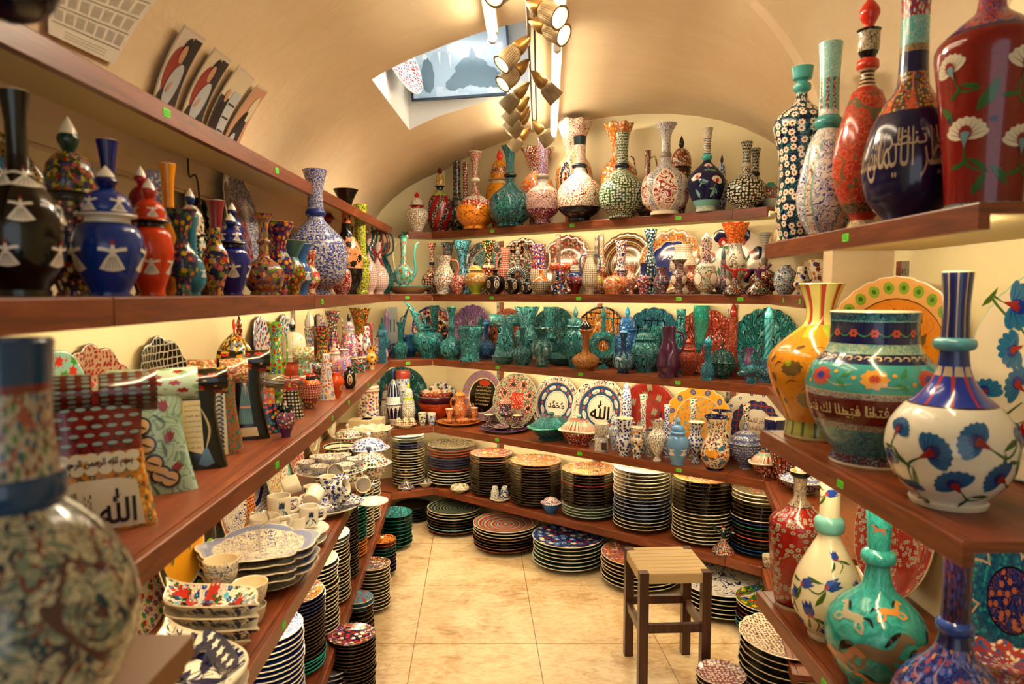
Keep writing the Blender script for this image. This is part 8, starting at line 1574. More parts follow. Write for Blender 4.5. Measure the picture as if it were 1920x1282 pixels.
def lobed(h,R,m,**o):
    """four lobed serving dish with scalloped corners"""
    bm=newbm(); um,un=UV(bm); N=96; lv=[(0,.0,.42),(.0,.0,.42),(.0,.0,.42)]; rings=[]
    pr=[(.40,0),(.45,0),(.70,h*.35),(.93,h*.86),(1.0,h),(1.0,h+.003),(.97,h+.003),(.88,h*.86+.004),(.66,h*.35+.006),(.40,.008),(0,.008)]
    for r,z in pr:
        if r==0: rings.append([bm.verts.new((0,0,z))]); continue
        rg=[]
        for i in range(N):
            a=2*PI*i/N; t=min(max((r-.4)/.5,0),1); k=1+t*(.17*abs(cos(2*a))**.7-.07+.05*(abs(cos(6*a))))
            dz=(z>.004)*.006*cos(4*a)*t; rg.append(bm.verts.new((r*R*k*cos(a),r*R*k*sin(a)*.92,z+dz)))
        rings.append(rg)
    bm.faces.new(rings[0][::-1])
    for j in range(len(pr)-1):
        A,B=rings[j],rings[j+1]
        for i in range(N):
            k=(i+1)%N; f=bm.faces.new((A[i],A[k],B[0]) if len(B)==1 else (A[i],A[k],B[k],B[i])); f.material_index=2 if j in(4,5) else (0 if j>5 else 1)
            for l in f.loops: l[um].uv=(l.vert.co.x,l.vert.co.y); l[un].uv=(0,math.hypot(l.vert.co.x,l.vert.co.y)/R)
    L=[('body',bm2me(bm,'dish',GM([('bands',(0,BW),(.84,'#8a94b8'),(.98,'#a4acc4')),'#5a4a38',CREAM])),None)]
    if o.get('ring'):
        bm=newbm(); tube(bm,[(0,0,.008),(0,0,.05),(0,0,.085)],.0025,8)
        tube(bm,[(.006,0,.085),(.028,0,.10),(.02,0,.13),(0,0,.125),(-.02,0,.13),(-.028,0,.10),(-.006,0,.085)],.0025,8); L.append(('handle',bm2me(bm,'handle',[simple('silver_wire','#d8d4c8',.15,1)]),0))
    return L
pz,R0,_,_=spot('4',487,1000,206,.135,False)
for k,lab in enumerate(('lowest','third','second')):
    assemble('lobed_dish',lobed(.034,R0*.97,[],),(pz.x+.004*(k%2),pz.y,z4+.001+.024*k+.02),.35,f'{lab} of the four stacked blue and white lobed dishes','dish','stacked lobed dishes')
assemble('lobed_dish',lobed(.034,R0,[],ring=True),(pz.x,pz.y,z4+.001+.024*3+.02),.35,'topmost lobed dish with a silver wire handle, blue scrolls','dish','stacked lobed dishes')
at(pz,.03,-.02,z4,K_bowl,.02,.09,['#e4dcc8','#e4dcc8'],{},'bowl','bowl','white bowl turned under the stacked lobed dishes')
def yc(px,Y,z): return Vector(((px-960)/F*wdep(Y,z),Y,z))
def putw(px,Y,z,K,h,R,m,o,name,cat,label,rot=0.0,tilt=None,group=None):
    q=yc(px,Y,z); ob=assemble(name,K(h,R,m,**o),q,facing(q.x,q.y)+rot,label,cat,group)
    if tilt: ob.rotation_euler=(tilt[0],tilt[1],ob.rotation_euler.z); ob.location.z+=tilt[2]
    return ob
MU=['#ece4d2','#ece4d2']
MT=dict(foot=.85,handle=True,prof=None)
def K_mug(h,R,m,tul=False,**o):
    dc=q_place([(m_tul,12,.62,.62,1.5)]) if tul else None
    b=[('body',body_me('body',[(.82,0,1),(.9,.04),(.95,.3),(.98,.7),(1,1,1)],h,R,m,deep=.1,t=.004,deco=dc,dm=('#22406c','#c9d4d8','#1c2c44','#3a6a7c') if tul else ()),None)]
    bm=newbm(); tube(bm,[(R*.93,0,h*.82),(R*1.55,0,h*.8),(R*1.55,0,h*.35),(R*.9,0,h*.22)],[.005,.006,.006,.005],8); b.append(('handle',bm2me(bm,'handle',GM([m[0]])),0)); return b
putw(558,2.34,z4+.001,K_pot,.022,.10,['#ece8e0'],dict(prof=[(.6,0,1),(.62,.2),(.95,.9),(1,1,1)],deep=.3),'plate','plate','lower plain white plate right of the lobed dishes')
putw(563,2.37,z4+.0245,K_pot,.022,.10,['#f0ece4'],dict(prof=[(.6,0,1),(.62,.2),(.95,.9),(1,1,1)],deep=.3),'plate','plate','upper plain white plate right of the lobed dishes')
putw(524,2.46,z4+.055,K_mug,.085,.042,MU,dict(tul=True),'mug','mug','cream mug with a blue tulip standing upright above the lobed dishes')
putw(524,2.46,z4+.001,K_pot,.053,.045,MU,dict(prof=[(.9,0,1),(1,.3),(1,1,1)]),'bowl','bowl','cream bowl under the blue tulip mug')
putw(498,2.28,z4+.062,K_mug,.06,.050,MU,{},'mug','mug','wide cream mug right behind the wire handle')
putw(498,2.28,z4+.001,K_pot,.06,.05,MU,dict(prof=[(.9,0,1),(1,.3),(1,1,1)]),'bowl','bowl','cream bowl under the wide cream mug')
putw(580,2.40,z4+.05,K_mug,.07,.034,MU,dict(tul=True),'mug','mug','upright white mug with navy tulip on the plain white plates')
putw(556,2.36,z4+.05,K_mug,.045,.034,MU,{},'mug','mug','overturned white mug left of the navy tulip mug',rot=1.6)
# tulip cups on a plate
q=yc(606,2.72,z4); o=link('plate',plate_me(.155,.03,BW2,'#e4dac4',CREAM),None,(q.x,q.y,z4+.001)); tag(o,'blue and white plate under the tumbled coffee cups','plate')
CUP=dict(foot=.55)
for k,(px,Y,z,t,lab) in enumerate(((586,2.76,.028,(0,0,0),'upright blue and white coffee cup at the left of the tumbled pile'),(623,2.70,.06,(1.2,.6,.03),'tipped blue coffee cup showing its cream inside, front of the pile'),(531,2.62,.07,(1.25,-.3,.05),'big cream cup on its side facing left beside the tumbled cups'),(583,2.58,.04,(1.2,.2,.04),'cream cup on its side facing the camera, front of the pile'),(640,2.85,.03,(2.9,.2,.07),'upside down blue tulip cup at the back of the tumbled pile'),(648,2.7,.035,(2.3,.5,.05),'leaning blue tulip cup at the right of the tumbled pile'),(615,2.9,.03,(0,0,0),'upright blue coffee cup at the back of the tumbled pile'))):
    putw(px,Y,z4+z,K_mug,.062,.036,[fl('#e4e0d4',('#22348c','#1c2450'),.03) if k not in (2,3) else '#ece4d0','#ece0c8'],{},'coffee_cup','cup',lab,rot=k*.9,tilt=t if t!=(0,0,0) else None,group='tumbled coffee cups')
for k,(px,Y,R_,lab) in enumerate(((600,2.62,.055,'small saucer at the front of the tumbled cups'),(655,2.72,.06,'small blue edged saucer at the right of the tumbled cups'),(572,2.68,.05,'small saucer half under the cream cups'))):
    putw(px,Y,z4+.03,K_pot,.012,R_,['#dfe0e0',BW2],dict(prof=[(.5,0,1),(.6,.3),(1,1,1)],deep=.2),'saucer','saucer',lab)
# bowls in a ring on a raised plate
q=yc(622,3.12,z4); putw(622,3.12,z4+.001,K_pot,.05,.08,['#e0d6c0'],dict(prof=[(.9,0,1),(.7,.5),(.9,1,1)]),'stand','stand','cream foot under the plate of blue bowls')
o=link('plate',plate_me(.172,.022,BW2,'#e4dac4',CREAM),None,(q.x,q.y,z4+.052)); tag(o,'large blue and white plate carrying a ring of small bowls','plate')
BB=[sc('#d8d0c8','#3a4a8c',.014),sc('#e4dccc','#4a5a9c',.012),'#ecdcc8']
assemble('bowl',K_bowl(.062,.066,BB),(q.x,q.y,z4+.066),0,'central larger blue and white bowl on the raised plate','bowl')
for k in range(6):
    a=2*PI*k/6+.3; assemble('bowl',K_bowl(.04,.042,BB),(q.x+.112*cos(a),q.y+.112*sin(a),z4+.070),0,('right hand','back right','back left','left hand','front left','front right')[k]+' small blue and white bowl around the central one','bowl','small bowls around the central one')
# far tureens, bowls and boxes
FLW=fl('#e8dfcc',('#27489c','#b0382c','#1c1c2c','#4a8a5c'),.022)
putw(698,3.92,z4,K_bowl,.10,.115,[sc('#d8ccb4','#4a4a54',.014),'#e0d4bc','#e8e0d0'],dict(wave=(12,.07)),'ruffled_bowl','bowl','ruffled bowl with blue leaf rim near the left corner')
putw(668,3.85,z4,K_bowl,.10,.09,[sc('#d8ccb4','#4a4a54',.014),'#e0d4bc','#e8e0d0'],dict(wave=(12,.07)),'ruffled_bowl','bowl','ruffled cream bowl half behind the other one, left corner')
putw(692,3.52,z4,K_lidbowl,.16,.10,[fl('#e4dccc',('#27489c',),.02),'#e4dccc','#dfe0e0',fl('#e4e4e0',('#27489c','#4a64a8'),.024),'#e4e4e0'],dict(bh=.45),'soup_tureen','bowl','white tureen with blue flowers and a domed lid')
putw(692,3.22,z4,K_lidbowl,.15,.10,[FLW,'#e4dccc','#e8e4dc',FLW,'#3a3a5c'],dict(bh=.45),'soup_tureen','bowl','white tureen with red and black flowers, nearest of the tureens')
putw(641,3.50,z4,K_bowl,.09,.095,[fl('#2c2c2c',('#efe4cd','#4a8a5c','#b0382c'),.02),('rings',('#e8e0c8','#e8e0c8','#1c3a2c'),4),'#e8e0cc'],{},'bowl','bowl','deep bowl with white inside and dark green lines')
putw(652,3.80,z4+.0,K_lidbowl,.15,.08,[FLW,'#e4dccc','#e4dccc',FLW,'#e4dccc'],dict(bh=.5),'soup_tureen','bowl','cream lidded tureen with navy dots behind the deep bowl')
putw(655,3.02,z4,K_bowl,.05,.085,['#e0d4b8','#e8dcc4','#e8e0cc'],{},'bowl','bowl','plain cream bowl holding tumbled cups')
putw(629,3.02,z4+.052,K_mug,.06,.036,['#e8dcc4','#e0d0b0'],{},'coffee_cup','cup','cream cup on its side in the plain cream bowl',tilt=(1.35,.0,.03)); putw(655,3.04,z4+.03,K_mug,.06,.034,[FLW,'#e0d0b0'],{},'coffee_cup','cup','red flowered cup inside the plain cream bowl')
putw(681,2.92,z4+.02,K_mug,.06,.034,[FLW,'#e0d0b0'],{},'coffee_cup','cup','red flowered cup lying beside the cream bowl, mouth forward',tilt=(1.4,.1,.035)); putw(607,2.98,z4+.0,K_mug,.06,.036,[fl('#2a2a2c',('#efe4cd','#b0382c'),.02),CREAM],{},'coffee_cup','cup','dark patterned cup at the left of the cream bowl')
putw(697,2.80,z4,K_pot,.015,.07,['#dfe0dc'],dict(prof=[(.5,0,1),(.6,.3),(1,1,1)],deep=.2),'saucer','saucer','white saucer at the shelf edge under the red flowered cup')
for k,(px,lab) in enumerate(((676,'left cream rectangular tray box behind the ruffled bowls'),(700,'right cream rectangular tray box behind the ruffled bowls'))):
    q=yc(px,4.2+.04*k,z4); bm=newbm(); box(bm,-.065,.065,-.06,.06,0,.10); bev(bm,.006); o=link('box',bm2me(bm,'box',GM(['#d8c9a4']),False),None,q); tag(o,lab,'box')
# cups at the near end
for (px,Y,h,R_,m,lab,nm) in ((416,1.83,.085,.046,[('bands',(0,sc('#e0d4bc','#3a4a7c',.008)),(.72,'#8a90a4'),(.76,sc('#e0d4bc','#3a4a7c',.008))),'#ecdcbc'],'blue scrolled cup standing in front of the lobed dishes','cup'),(470,1.78,.062,.046,[sc('#e0d4bc','#3a4a7c',.008),'#ecdcbc'],'plain topped cream cup right of the blue scrolled cup','cup')):
    putw(px,Y,z4+(.066 if px<430 else .046),K_cup,h,R_,m,dict(foot=.6),nm,'cup',lab)
putw(470,1.78,z4+.001,K_pot,.044,.042,['#dcd0b4'],dict(prof=[(.7,0,1),(.9,.5),(1,1,1)],deep=.6),'bowl','bowl','cream bowl hidden under the plain topped cream cup')
putw(416,1.83,z4+.001,K_pot,.064,.045,[sc('#e0d4bc','#3a4a7c',.008)],dict(prof=[(.9,0,1),(1,1,1)],deep=.5),'saucer','saucer','small foot saucer under the blue scrolled cup')
def leafdish(h,R,m,top=None,wave=1,**o):
    """S shaped pointed leaf dish"""
    bm=newbm(); um,un=UV(bm); N=72; rings=[]
    pr=[(.0,0),(.55,0),(.8,h*.5),(1.0,h),(.985,h+.004),(.95,h),(.76,h*.5+.005),(.5,.006),(0,.006)]
    def out(a,r):
        x=cos(a); y=sin(a)*.50*(1-.72*abs(x)**2.6); y+=.17*math.sin(x*2.6)*wave; x*=1+.16*abs(cos(a))**16; return Vector((x*R*r,y*R*r,0))
    for r,z in pr:
        if r==0: rings.append([bm.verts.new((0,0,z))]); continue
        rings.append([bm.verts.new(out(2*PI*i/N,r)+Vector((0,0,z+(.012*abs(cos(2*PI*i/N))**6 if r>.7 else 0)))) for i in range(N)])
    for j in range(len(pr)-1):
        A,B=rings[j],rings[j+1]
        for i in range(N):
            k=(i+1)%N
            f=bm.faces.new((A[0],B[k],B[i])) if len(A)==1 else (bm.faces.new((A[i],A[k],B[0])) if len(B)==1 else bm.faces.new((A[i],A[k],B[k],B[i])))
            f.material_index=2 if j in(3,4) else (0 if j>4 else 1)
            for l in f.loops: l[um].uv=(l.vert.co.x,l.vert.co.y); l[un].uv=(l.vert.co.x/R,l.vert.co.y/R)
    ms=GM([m[0],m[1],CREAM])
    def S(x,y,e=.001):
        r=math.hypot(x/1.02,(y-.16*R*math.sin(2.4*x/R)*wave)/.42)/R; pf=[(0,.006),(.5,.006),(.76,h*.5+.005),(.97,h+.002),(3,h+.05)]
        for (a,za),(b,zb) in zip(pf,pf[1:]):
            if r<=b: break
        return Vector((x,y,za+(zb-za)*(r-a)/(b-a)+e+.003+(.008 if r>.5 else 0)))
    if top: k=len(ms); top(bm,S,k,R); ms+=GM(m[2])
    return [('body',bm2me(bm,'dish',ms),None)]
def redtul(bm,S,k,R):
    for x,y,a in ((-.62,-.16,1.2),(-.2,.14,1.9),(.38,.2,1.3),(.1,-.12,2.4),(-.35,-.2,2.0),(.62,.02,1.4)):
        tulip(bm,lambda p,q,e=.001:S(p,q,e),x*R,y*R,R*.24,a,k,k); leaf(bm,lambda p,q,e=.001:S(p,q,.0009),(x+.12)*R,y*R,R*.25,a+1,k+1,.16); blob(bm,lambda p,q:S(p,q,.003),(x+.05)*R,(y-.1)*R,ell(.05*R,.05*R),k+2,1); blob(bm,lambda p,q:S(p,q,.0035),(x+.09)*R,(y-.06)*R,ell(.03*R,.03*R),k+3,1)
assemble('leaf_dish',leafdish(.038,.12,['#e8dfcc','#b8a88c']),yc(396,1.64,z4+.001),-.55,'plain deep dish under the three leaf shaped dishes','dish')
for k,(z,lab) in enumerate(((0,'lowest of the three stacked leaf shaped dishes'),(.03,'middle of the three stacked leaf shaped dishes'),(.06,'topmost leaf shaped dish painted with red tulips'))):
    q=yc(396,1.64,z4+.040+z); assemble('leaf_dish',leafdish(.034,.145,[fl('#e8dfcc',('#b8342c','#2c6a34','#22408c','#5ab0c8'),.026) if k==2 else '#e8dfcc',fl('#dcd4c0',('#22285c','#4a4a5c'),.03),('#b8342c','#2c6a34','#22408c','#5ab0c8')],top=redtul if k==2 else None),q,-.55,lab,'dish','stacked leaf dishes')
def navyleaf(bm,S,k,R):
    for x,y,a,r in ((-.6,-.1,.4,.5),(-.1,.2,-.6,.5),(.35,.1,.9,.5),(.1,-.2,2.2,.45),(.5,-.15,2.8,.4),(-.35,.1,1.6,.4),(-.2,-.25,.2,.3)): leaf(bm,lambda p,q,e=.001:S(p,q,.001),x*R,y*R,r*R,a,k,.2); stroke(bm,lambda p,q:S(p,q,.0016),[(x*R,y*R),((x+.15)*R,(y+.12)*R),((x+.3)*R,(y+.02)*R)],.03*R,k)
    blob(bm,lambda p,q:S(p,q,.002),.0,.3*R,ell(.5*R,.1*R,.1,24),k,2)
    for i in range(5): blob(bm,lambda p,q:S(p,q,.0032),(-.32+.16*i)*R,(.28+.01*i)*R,ell(.045*R,.045*R,0,10,5,.3),k+1,1)
for k,(z,lab) in enumerate(((0,'lowest of the four large navy painted curved dishes'),(.03,'second from bottom of the four large curved dishes'),(.06,'third from bottom of the four large curved dishes'),(.09,'topmost large curved dish with navy leaves and a blossom band'))):
    q=yc(364,1.36,z4+.002+z); assemble('curved_dish',leafdish(.036,.175,[sc('#e8e0ce','#22285c',.035,.14) if k==3 else '#e8e0ce','#d8ccb0',('#1c2450','#e8e0ce')],top=navyleaf if k==3 else None,wave=.6),q,-.9,lab,'dish','stacked curved dishes')
# ================= right unit, top shelf =================
FX=dict(fix=False)
def K_daisy(h,R,m,**o):
    return [('body',body_me('body',[(.62,0,1),(.64,.02),(.80,.12),(.86,.20),(.78,.30),(.74,.40),(.80,.52),(.95,.62),(1,.67),(.90,.72),(.5,.775),(.26,.81),(.21,.845),(.2,.86),(.31,.875),(.31,.905),(.2,.915),(.2,.925),(.34,.935),(.36,.955),(.38,.985),(.40,1,1)],h,R,m,seg=64,**o),None)]
def K_prof(h,R,m,prof=None,**o): return [('body',body_me('body',prof,h,R,m,seg=80,**o),None)]
put_('R1',1497,127,106,.10,K_daisy,[('bands',(0,ds('#171c48','#f1e6cc','#b0302a',.029,8,'#3f8a84',None,.42)),(.85,'#5fb0aa')),'#d8e4dc'],dict(**FX),'vase','vase','navy vase covered in white daisies with turquoise cup top')
put_('R1',1548,82,116,.115,K_bottle,[('bands',(0,'#8a5a3a'),(.03,('medal',sc('#d9d2c4','#9a5a4a',.02),sc('#dfd9cc','#27409c',.010,.2),5,.25,.3,.42,'#8ab0a4')),(.50,sc('#d9d2c4','#3a4a8c',.012)),(.66,('vstr','#7ab8b0',fl('#2c3a6c',('#d8a24a','#c9c4b0'),.014),9,.45)),(.82,sc('#8ac4bc','#c9d8cc',.012))),CREAM,'#4f9c98'],dict(po=dict(foot=.58,fh=.02,bc=.22,bh=.56,nr=.34,mr=.40,ring=.60,rr=1.35,rw=.035,full=.95),base=.02,seg=64,**FX),'vase','vase','white and blue scroll bottle with turquoise neck, second on the right top shelf')
put_('R1',1618,-4,124,.135,K_prof,[('bands',(0,sc('#c9b48c','#4a4038',.01)),(.06,'#b8482c'),(.09,sc('#5a4a34','#a88a5a',.01)),(.13,sc(sc('#a83a2a','#c9684c',.010,.2),'#6c6a4c',.06,.05)),(.60,'#a8362a'),(.625,('hstr','#2a241c','#c9a888',60,.5)),(.70,'#c9442c'),(.745,'#1f1b16'),(.775,sc('#c9bc9c','#4a4038',.008,.2)),(.855,'#2a241c'),(.87,'#c63c24')),CREAM],dict(prof=[(.62,0,1),(.62,.012,1),(.56,.02),(.40,.055),(.36,.07),(.62,.11),(.9,.20),(1,.30),(.86,.44),(.60,.56),(.47,.605,1),(.3,.625),(.22,.66),(.22,.69),(.34,.705),(.34,.735),(.22,.75),(.3,.77),(.34,.80),(.34,.85),(.38,.865,1),(.2,.868),(.16,.885),(.32,.93),(.27,.96),(.1,.99),(.005,1.0,1)],open_=False,**FX),'stoppered_bottle','bottle','red feathered vase with orange pointed finial, third on the right top shelf')
put_('R1',1704,-90,188,.13,K_bottle,[('bands',(0,CREAM),(.025,'#232450'),(.41,('petal',sc('#c9684c','#d8b07c',.02),fl('#3a4a2c',('#d8b24a','#c95a3c','#4a7a9c'),.014),8,.38,.56,1)),(.56,'#20265c'),(.635,sc('#a8946c','#5a4a3c',.01)),(.66,sc('#6ab0ac','#b4c8b8',.012)),(.76,fl('#a8382c',('#d8d4c4','#2c3a7c','#b8b4a4'),.02))),CREAM],dict(po=dict(foot=.55,fh=.02,bc=.22,bh=.52,nr=.30,mr=.34,full=1.1),base=.02,seg=80,deco=q_place([(m_txt,-2,.25,NAZ,1.9,1.15,0,.0),(m_txt,-66,.25,FATH,1.2,1.0,0,0),(m_txt,62,.25,FATH,1.2,1.0,0,0),(m_txt,6,.30,shape('لا تنظر'),1.2,.55,0,0)]),dm=('#b9a890',),**FX),'vase','vase','navy vase with large cream Arabic calligraphy, fourth on the right top shelf')
put_('R1',1845,-70,216,.17,K_prof,[('bands',(0,sc('#7aa09c','#3a3a4c',.012)),(.05,sc('#8c2420','#7c201c',.01)),(.705,'#1f2a5c'),(.72,sc('#b8604c','#27408c',.02,.2))),CREAM],dict(prof=[(.66,0,1),(.69,.02),(.70,.05),(.78,.25),(.90,.48),(1,.64),(.98,.68),(.90,.705),(.6,.76),(.34,.80),(.26,.83),(.22,.92),(.25,1,1)],
   deco=q_place([(m_carn,-42,.56,.36,1.9),(m_carn,-26,.30,.42,1.5),(m_carn,40,.54,.42,1.3),(m_carn,48,.26,.40,1.6),(m_leaf,0,.45,.7,1.0),(m_leaf,-52,.4,.5,2.2),(m_leaf,20,.15,.5,2.2),(m_leaf,-8,.12,.5,1.1),(m_blob,8,.36,.07,.06,0,4),(m_blob,-50,.38,.05,.06,0,4)]),dm=('#d9d2bc','#7a9ca0','#8c3a34','#2c6a34','#1f2550'),**FX),'vase','vase','large dark red vase with white carnations, nearest on the right top shelf')
# ================= right unit, middle shelf =================
me=plate_me(.235,.036,('orbit',('bands',(0,sc('#d9922c','#cf8626',.05)),(.72,'#6a4a2c'),(.735,'#e0b070')),'#8aa83c',26,.86,.075,'#4a7a2c'),'#cdb98c',CREAM,80,(30,.02),deco=lambda bm,S,k,R:[blob(bm,lambda x,y:S(x,y,.0015),x0*R,y0*R,ell(r*R,r*R*.45,ro,16,5,.15),k) for x0,y0,r,ro in ((-.3,.45,.10,2),(.05,.5,.14,2.4),(.3,.5,.08,2),(-.1,.3,.3,.1),(.35,.2,.12,1),(0,.1,.2,0))],dm=('#7a6238',))
o=link('plate',me); t_=math.radians(9); o.matrix_world=Matrix.Translation((1.088,1.985,Z['R3']+.235*cos(t_)+.006))@Matrix.Rotation(math.atan2(-.92,.39),4,'Z')@Matrix.Rotation(PI/2-t_,4,'X')@Matrix.Translation((0,0,-.036)); tag(o,'orange plate with a green leaf border on the right wall','plate','decorated plates leaning on the walls')
def carnplate(bm,S,k,R):
    for x,y,a,r in ((-.55,.62,-.2,.24),(.1,.75,-1.2,.22),(-.5,.2,3.6,.2),(-.05,.05,-2,.22),(-.35,-.15,2.6,.2),(.3,.3,-.5,.22),(-.2,-.55,-1.6,.2),(.2,-.35,1,.22),(-.7,-.3,2,.17),(.6,.0,0,.2),(-.55,-.65,1,.17),(.5,-.7,1,.2)):
        stroke(bm,lambda p,q:S(p,q,.0008),[(x*R-.1*R*cos(a),y*R-.1*R*sin(a)),((x-.25*cos(a))*R,(y-.3*sin(a))*R),((x*.4)*R,(y*.5-.15)*R)],.03*R,k+3); leaf(bm,lambda p,q,e=0:S(p,q,.0009),(x-.28*cos(a))*R,(y-.3*sin(a))*R,.26*R,a+1,k+3,.16)
        fan(bm,lambda p,q,e=.001:S(p,q,e),x*R,y*R,r*R*1.0,a,k,k+1,k+2,1.6)
plate_lean('R3',1948,505,'#e9dcc0','cream plate with blue carnations on the right wall, cut by the frame',R=.243,scal=(40,.012),t=10,rim='#9cc8c4',deco=carnplate,dm=('#37789c','#9a302c','#26408a','#4f6e2e'))
BRN=('#8a7440','#7a6a48')
put_('R3',1533,533,200,.135,K_prof,[('bands',(0,('vstr','#5a6a3c','#a8a860',16,.25)),(.115,sc('#d8992c','#cf8e28',.06)),(.66,('petal','#d8992c','#a8b848',8,.64,.90,1)),(.74,('vstr',('vstr','#b8b04c','#d8cc84',8,.1),'#b04a3c',8,.72))),'#d8cc9c'],dict(prof=[(.62,0,1),(.64,.02),(.60,.10),(.66,.15),(.86,.3),(1,.45),(.94,.55),(.62,.66),(.34,.735),(.27,.80),(.30,.88),(.42,.985),(.45,1,1)],base=.012,
   deco=q_place([(m_blob,-30,.47,.22,.15,.2,0,9,.12),(m_blob,-34,.50,.07,.06,0,1),(m_blob,30,.42,.2,.16,0,0,9,.12),(m_blob,-15,.27,.18,.16,0,2,9,.15),(m_blob,35,.22,.16,.13,0,2,9,.15),(m_blob,-58,.40,.06,.10,.4,0),(m_blob,-60,.30,.05,.09,0,0),(m_blob,-25,.60,.10,.04,.5,0),(m_blob,0,.40,.07,.08,0,0),(m_blob,-48,.25,.05,.07,0,0),(m_blob,5,.55,.08,.04,-.5,0),(m_blob,-60,.52,.09,.04,.9,0)]+[(m_stem,u,v,[(0,0),(.12,.1),(.28,.08)],.02,3) for u,v in ((-55,.47),(-20,.33),(-40,.36),(10,.48),(-10,.58))]),dm=('#7a6238','#a8b030','#8a8058','#5a4420'),**FX),'vase','vase','yellow vase with brown flowers and green flared neck on the right')
put_('R3',1632,585,262,.13,K_prof,[('bands',(0,CREAM),(.02,fl('#23264c',('#8a4a44','#6a7a8c'),.012)),(.075,sc('#3a7484','#5c98a0',.014,.2)),(.26,sc('#a8a090','#4a4a5c',.006,.2)),(.30,sc('#6c2620','#5c201c',.02)),(.465,sc('#aaa094','#54506c',.007,.2)),(.50,'#b8a878'),(.505,'#4a9c98'),(.68,'#1c2a54'),(.735,'#1a1a2c'),(.74,sc('#6aa09c','#b8b894',.008,.2)),(.80,'#1c2350'),(.94,('grain','#3a8088','#8ab0a4',.004)),(.95,sc('#1c3a54','#4a90a0',.008))),'#e4d8bc'],dict(prof=[(.60,0,1),(.61,.02),(.57,.055),(.56,.075),(.62,.11),(.82,.24),(.96,.38),(1,.52),(.95,.62),(.82,.695),(.72,.74),(.66,.80),(.64,.90),(.645,.97),(.66,1,1)],base=.018,deep=.8,
   deco=q_place([(m_txt,-45,.385,FATH,1.6,.22,3,.01),(m_txt,20,.385,FATH,1.6,.22,3,.01)]+[(m_blob,u,.87,.065,.06,0,0,6,.15) for u in range(-80,90,27)]+[(m_blob,u,.87,.022,.02,0,1) for u in range(-80,90,27)]+[(m_stem,u,.87,[(-.14,.03),(0,-.05),(.14,.03)],.02,2) for u in range(-66,90,27)]+[(m_stem,u,.71,[(-.06,.0),(-.02,.045),(.04,.03),(.03,-.02),(0,-.01)],.025,3) for u in range(-85,90,10)]
     +[(m_blob,u,.595,.19,.15,0,j,9,.14) for u,j in ((-48,0),(2,5),(50,0),(-85,5))]+[(m_blob,u,.595,.08,.065,0,j) for u,j in ((-48,4),(2,0),(50,4))]+[(m_leaf,u,v,.22,a,2) for u,v,a in ((-22,.62,.6),(-26,.56,2.4),(26,.63,1),(24,.55,2.6),(-68,.6,1),(70,.6,.4))]+[(m_blob,u,v,.035,.03,0,5) for u,v in ((-32,.63),(-15,.6),(18,.62),(34,.57),(-62,.55))]+[(m_stem,u,.56,[(-.2,.05),(0,-.03),(.25,0)],.015,3) for u in (-30,15,60)]),dm=('#b8503a','#2a2044','#4a8a5c','#c9b88c','#3a4a9c','#d8a24a'),**FX),'vase','vase','big turquoise, dark red and navy banded pot with script band on the right')
CB4=[(m_carn,-52,.32,.26,1.2),(m_carn,-18,.25,.36,.6),(m_carn,26,.31,.36,2.6),(m_carn,8,.12,.32,2.2),(m_carn,50,.16,.32,2.6),(m_carn,-62,.18,.24,1.5),(m_carn,75,.30,.28,1),(m_carn,-40,.08,.2,1.5)]
put_('R3',1780,511,262,.112,K_prof,[('bands',(0,'#dcd6c4'),(.435,'#3a1a20'),(.442,('petal','#a83c30','#26409c',10,.43,.60)),(.56,('petal','#26409c','#b9a98c',10,.50,.66,0)),(.60,'#2a3f7c'),(.67,('vstr',('vstr','#25306c','#1c2450',10,.3),'#a8987c',10,.86))),'#e0d8c4','#5a98a4'],dict(prof=[(.58,0,1),(.60,.018,1),(.56,.025),(.62,.05),(.86,.12),(.98,.21),(1,.27),(.93,.35),(.72,.425),(.58,.455),(.36,.52),(.25,.59),(.215,.665,1),(.30,.675),(.33,.695),(.30,.715),(.215,.722,1),(.20,.85),(.235,.985),(.24,1,1)],base=.024,ring=(.662,.722),
   deco=q_place(CB4),dm=('#2a6690','#8f2e2c','#1b2f6c','#37602a'),**FX),'vase','vase','white bottle vase with blue carnations and a dark blue neck on the right')
at(Vector((.93,1.86,0)),0,0,Z['R3']+.001,K_pot,.03,.022,['#3a2a24',DK],{},'small_pot','pot','tiny dark pot between the yellow vase and the turquoise banded pot')
# ================= right unit, low shelf =================
BLOS=('daisy',sc('#93241d','#861f1a',.02),'#a89f8a','#2f3866',.0165,5,.40,.8,None,None,.47)
plate_lean('R5',1672,600,BLOS,'red plate with white blossoms and a peacock on the right wall',R=.205,t=12,rim='#d8c49c',deco=lambda bm,S,k,R:[blob(bm,lambda x,y:S(x,y,.0015),.25*R,.35*R,ell(.16*R,.12*R,.2),k),blob(bm,lambda x,y:S(x,y,.0016),-.15*R,.42*R,ell(.32*R,.1*R,-.2),k+1)]+[blob(bm,lambda x,y:S(x,y,.002),(-.35+.09*i)*R,(.45-.02*i)*R,ell(.025*R,.025*R,0,8),k+2,1) for i in range(6)],dm=('#5c7c70','#4a6048','#c9886c'))
plate_lean('R5',1876,600,('star',('speck','#1f5a74',('#2f8a8c','#1c4a6c','#2a6a84'),.012,.45),('bands',(0,fl('#20285c',('#a8684c','#2c3a74'),.03)),(.36,'#10142c'),(.385,('speck','#1f5a74',('#2f8a8c','#1c4a6c','#2a6a84'),.012,.45))),6,.34,.48,'#b89c84',.06),'teal plate with a pale star outline and navy oval centre, right wall',R=.205,t=12,rim='#1c3a54',under='#16304a')
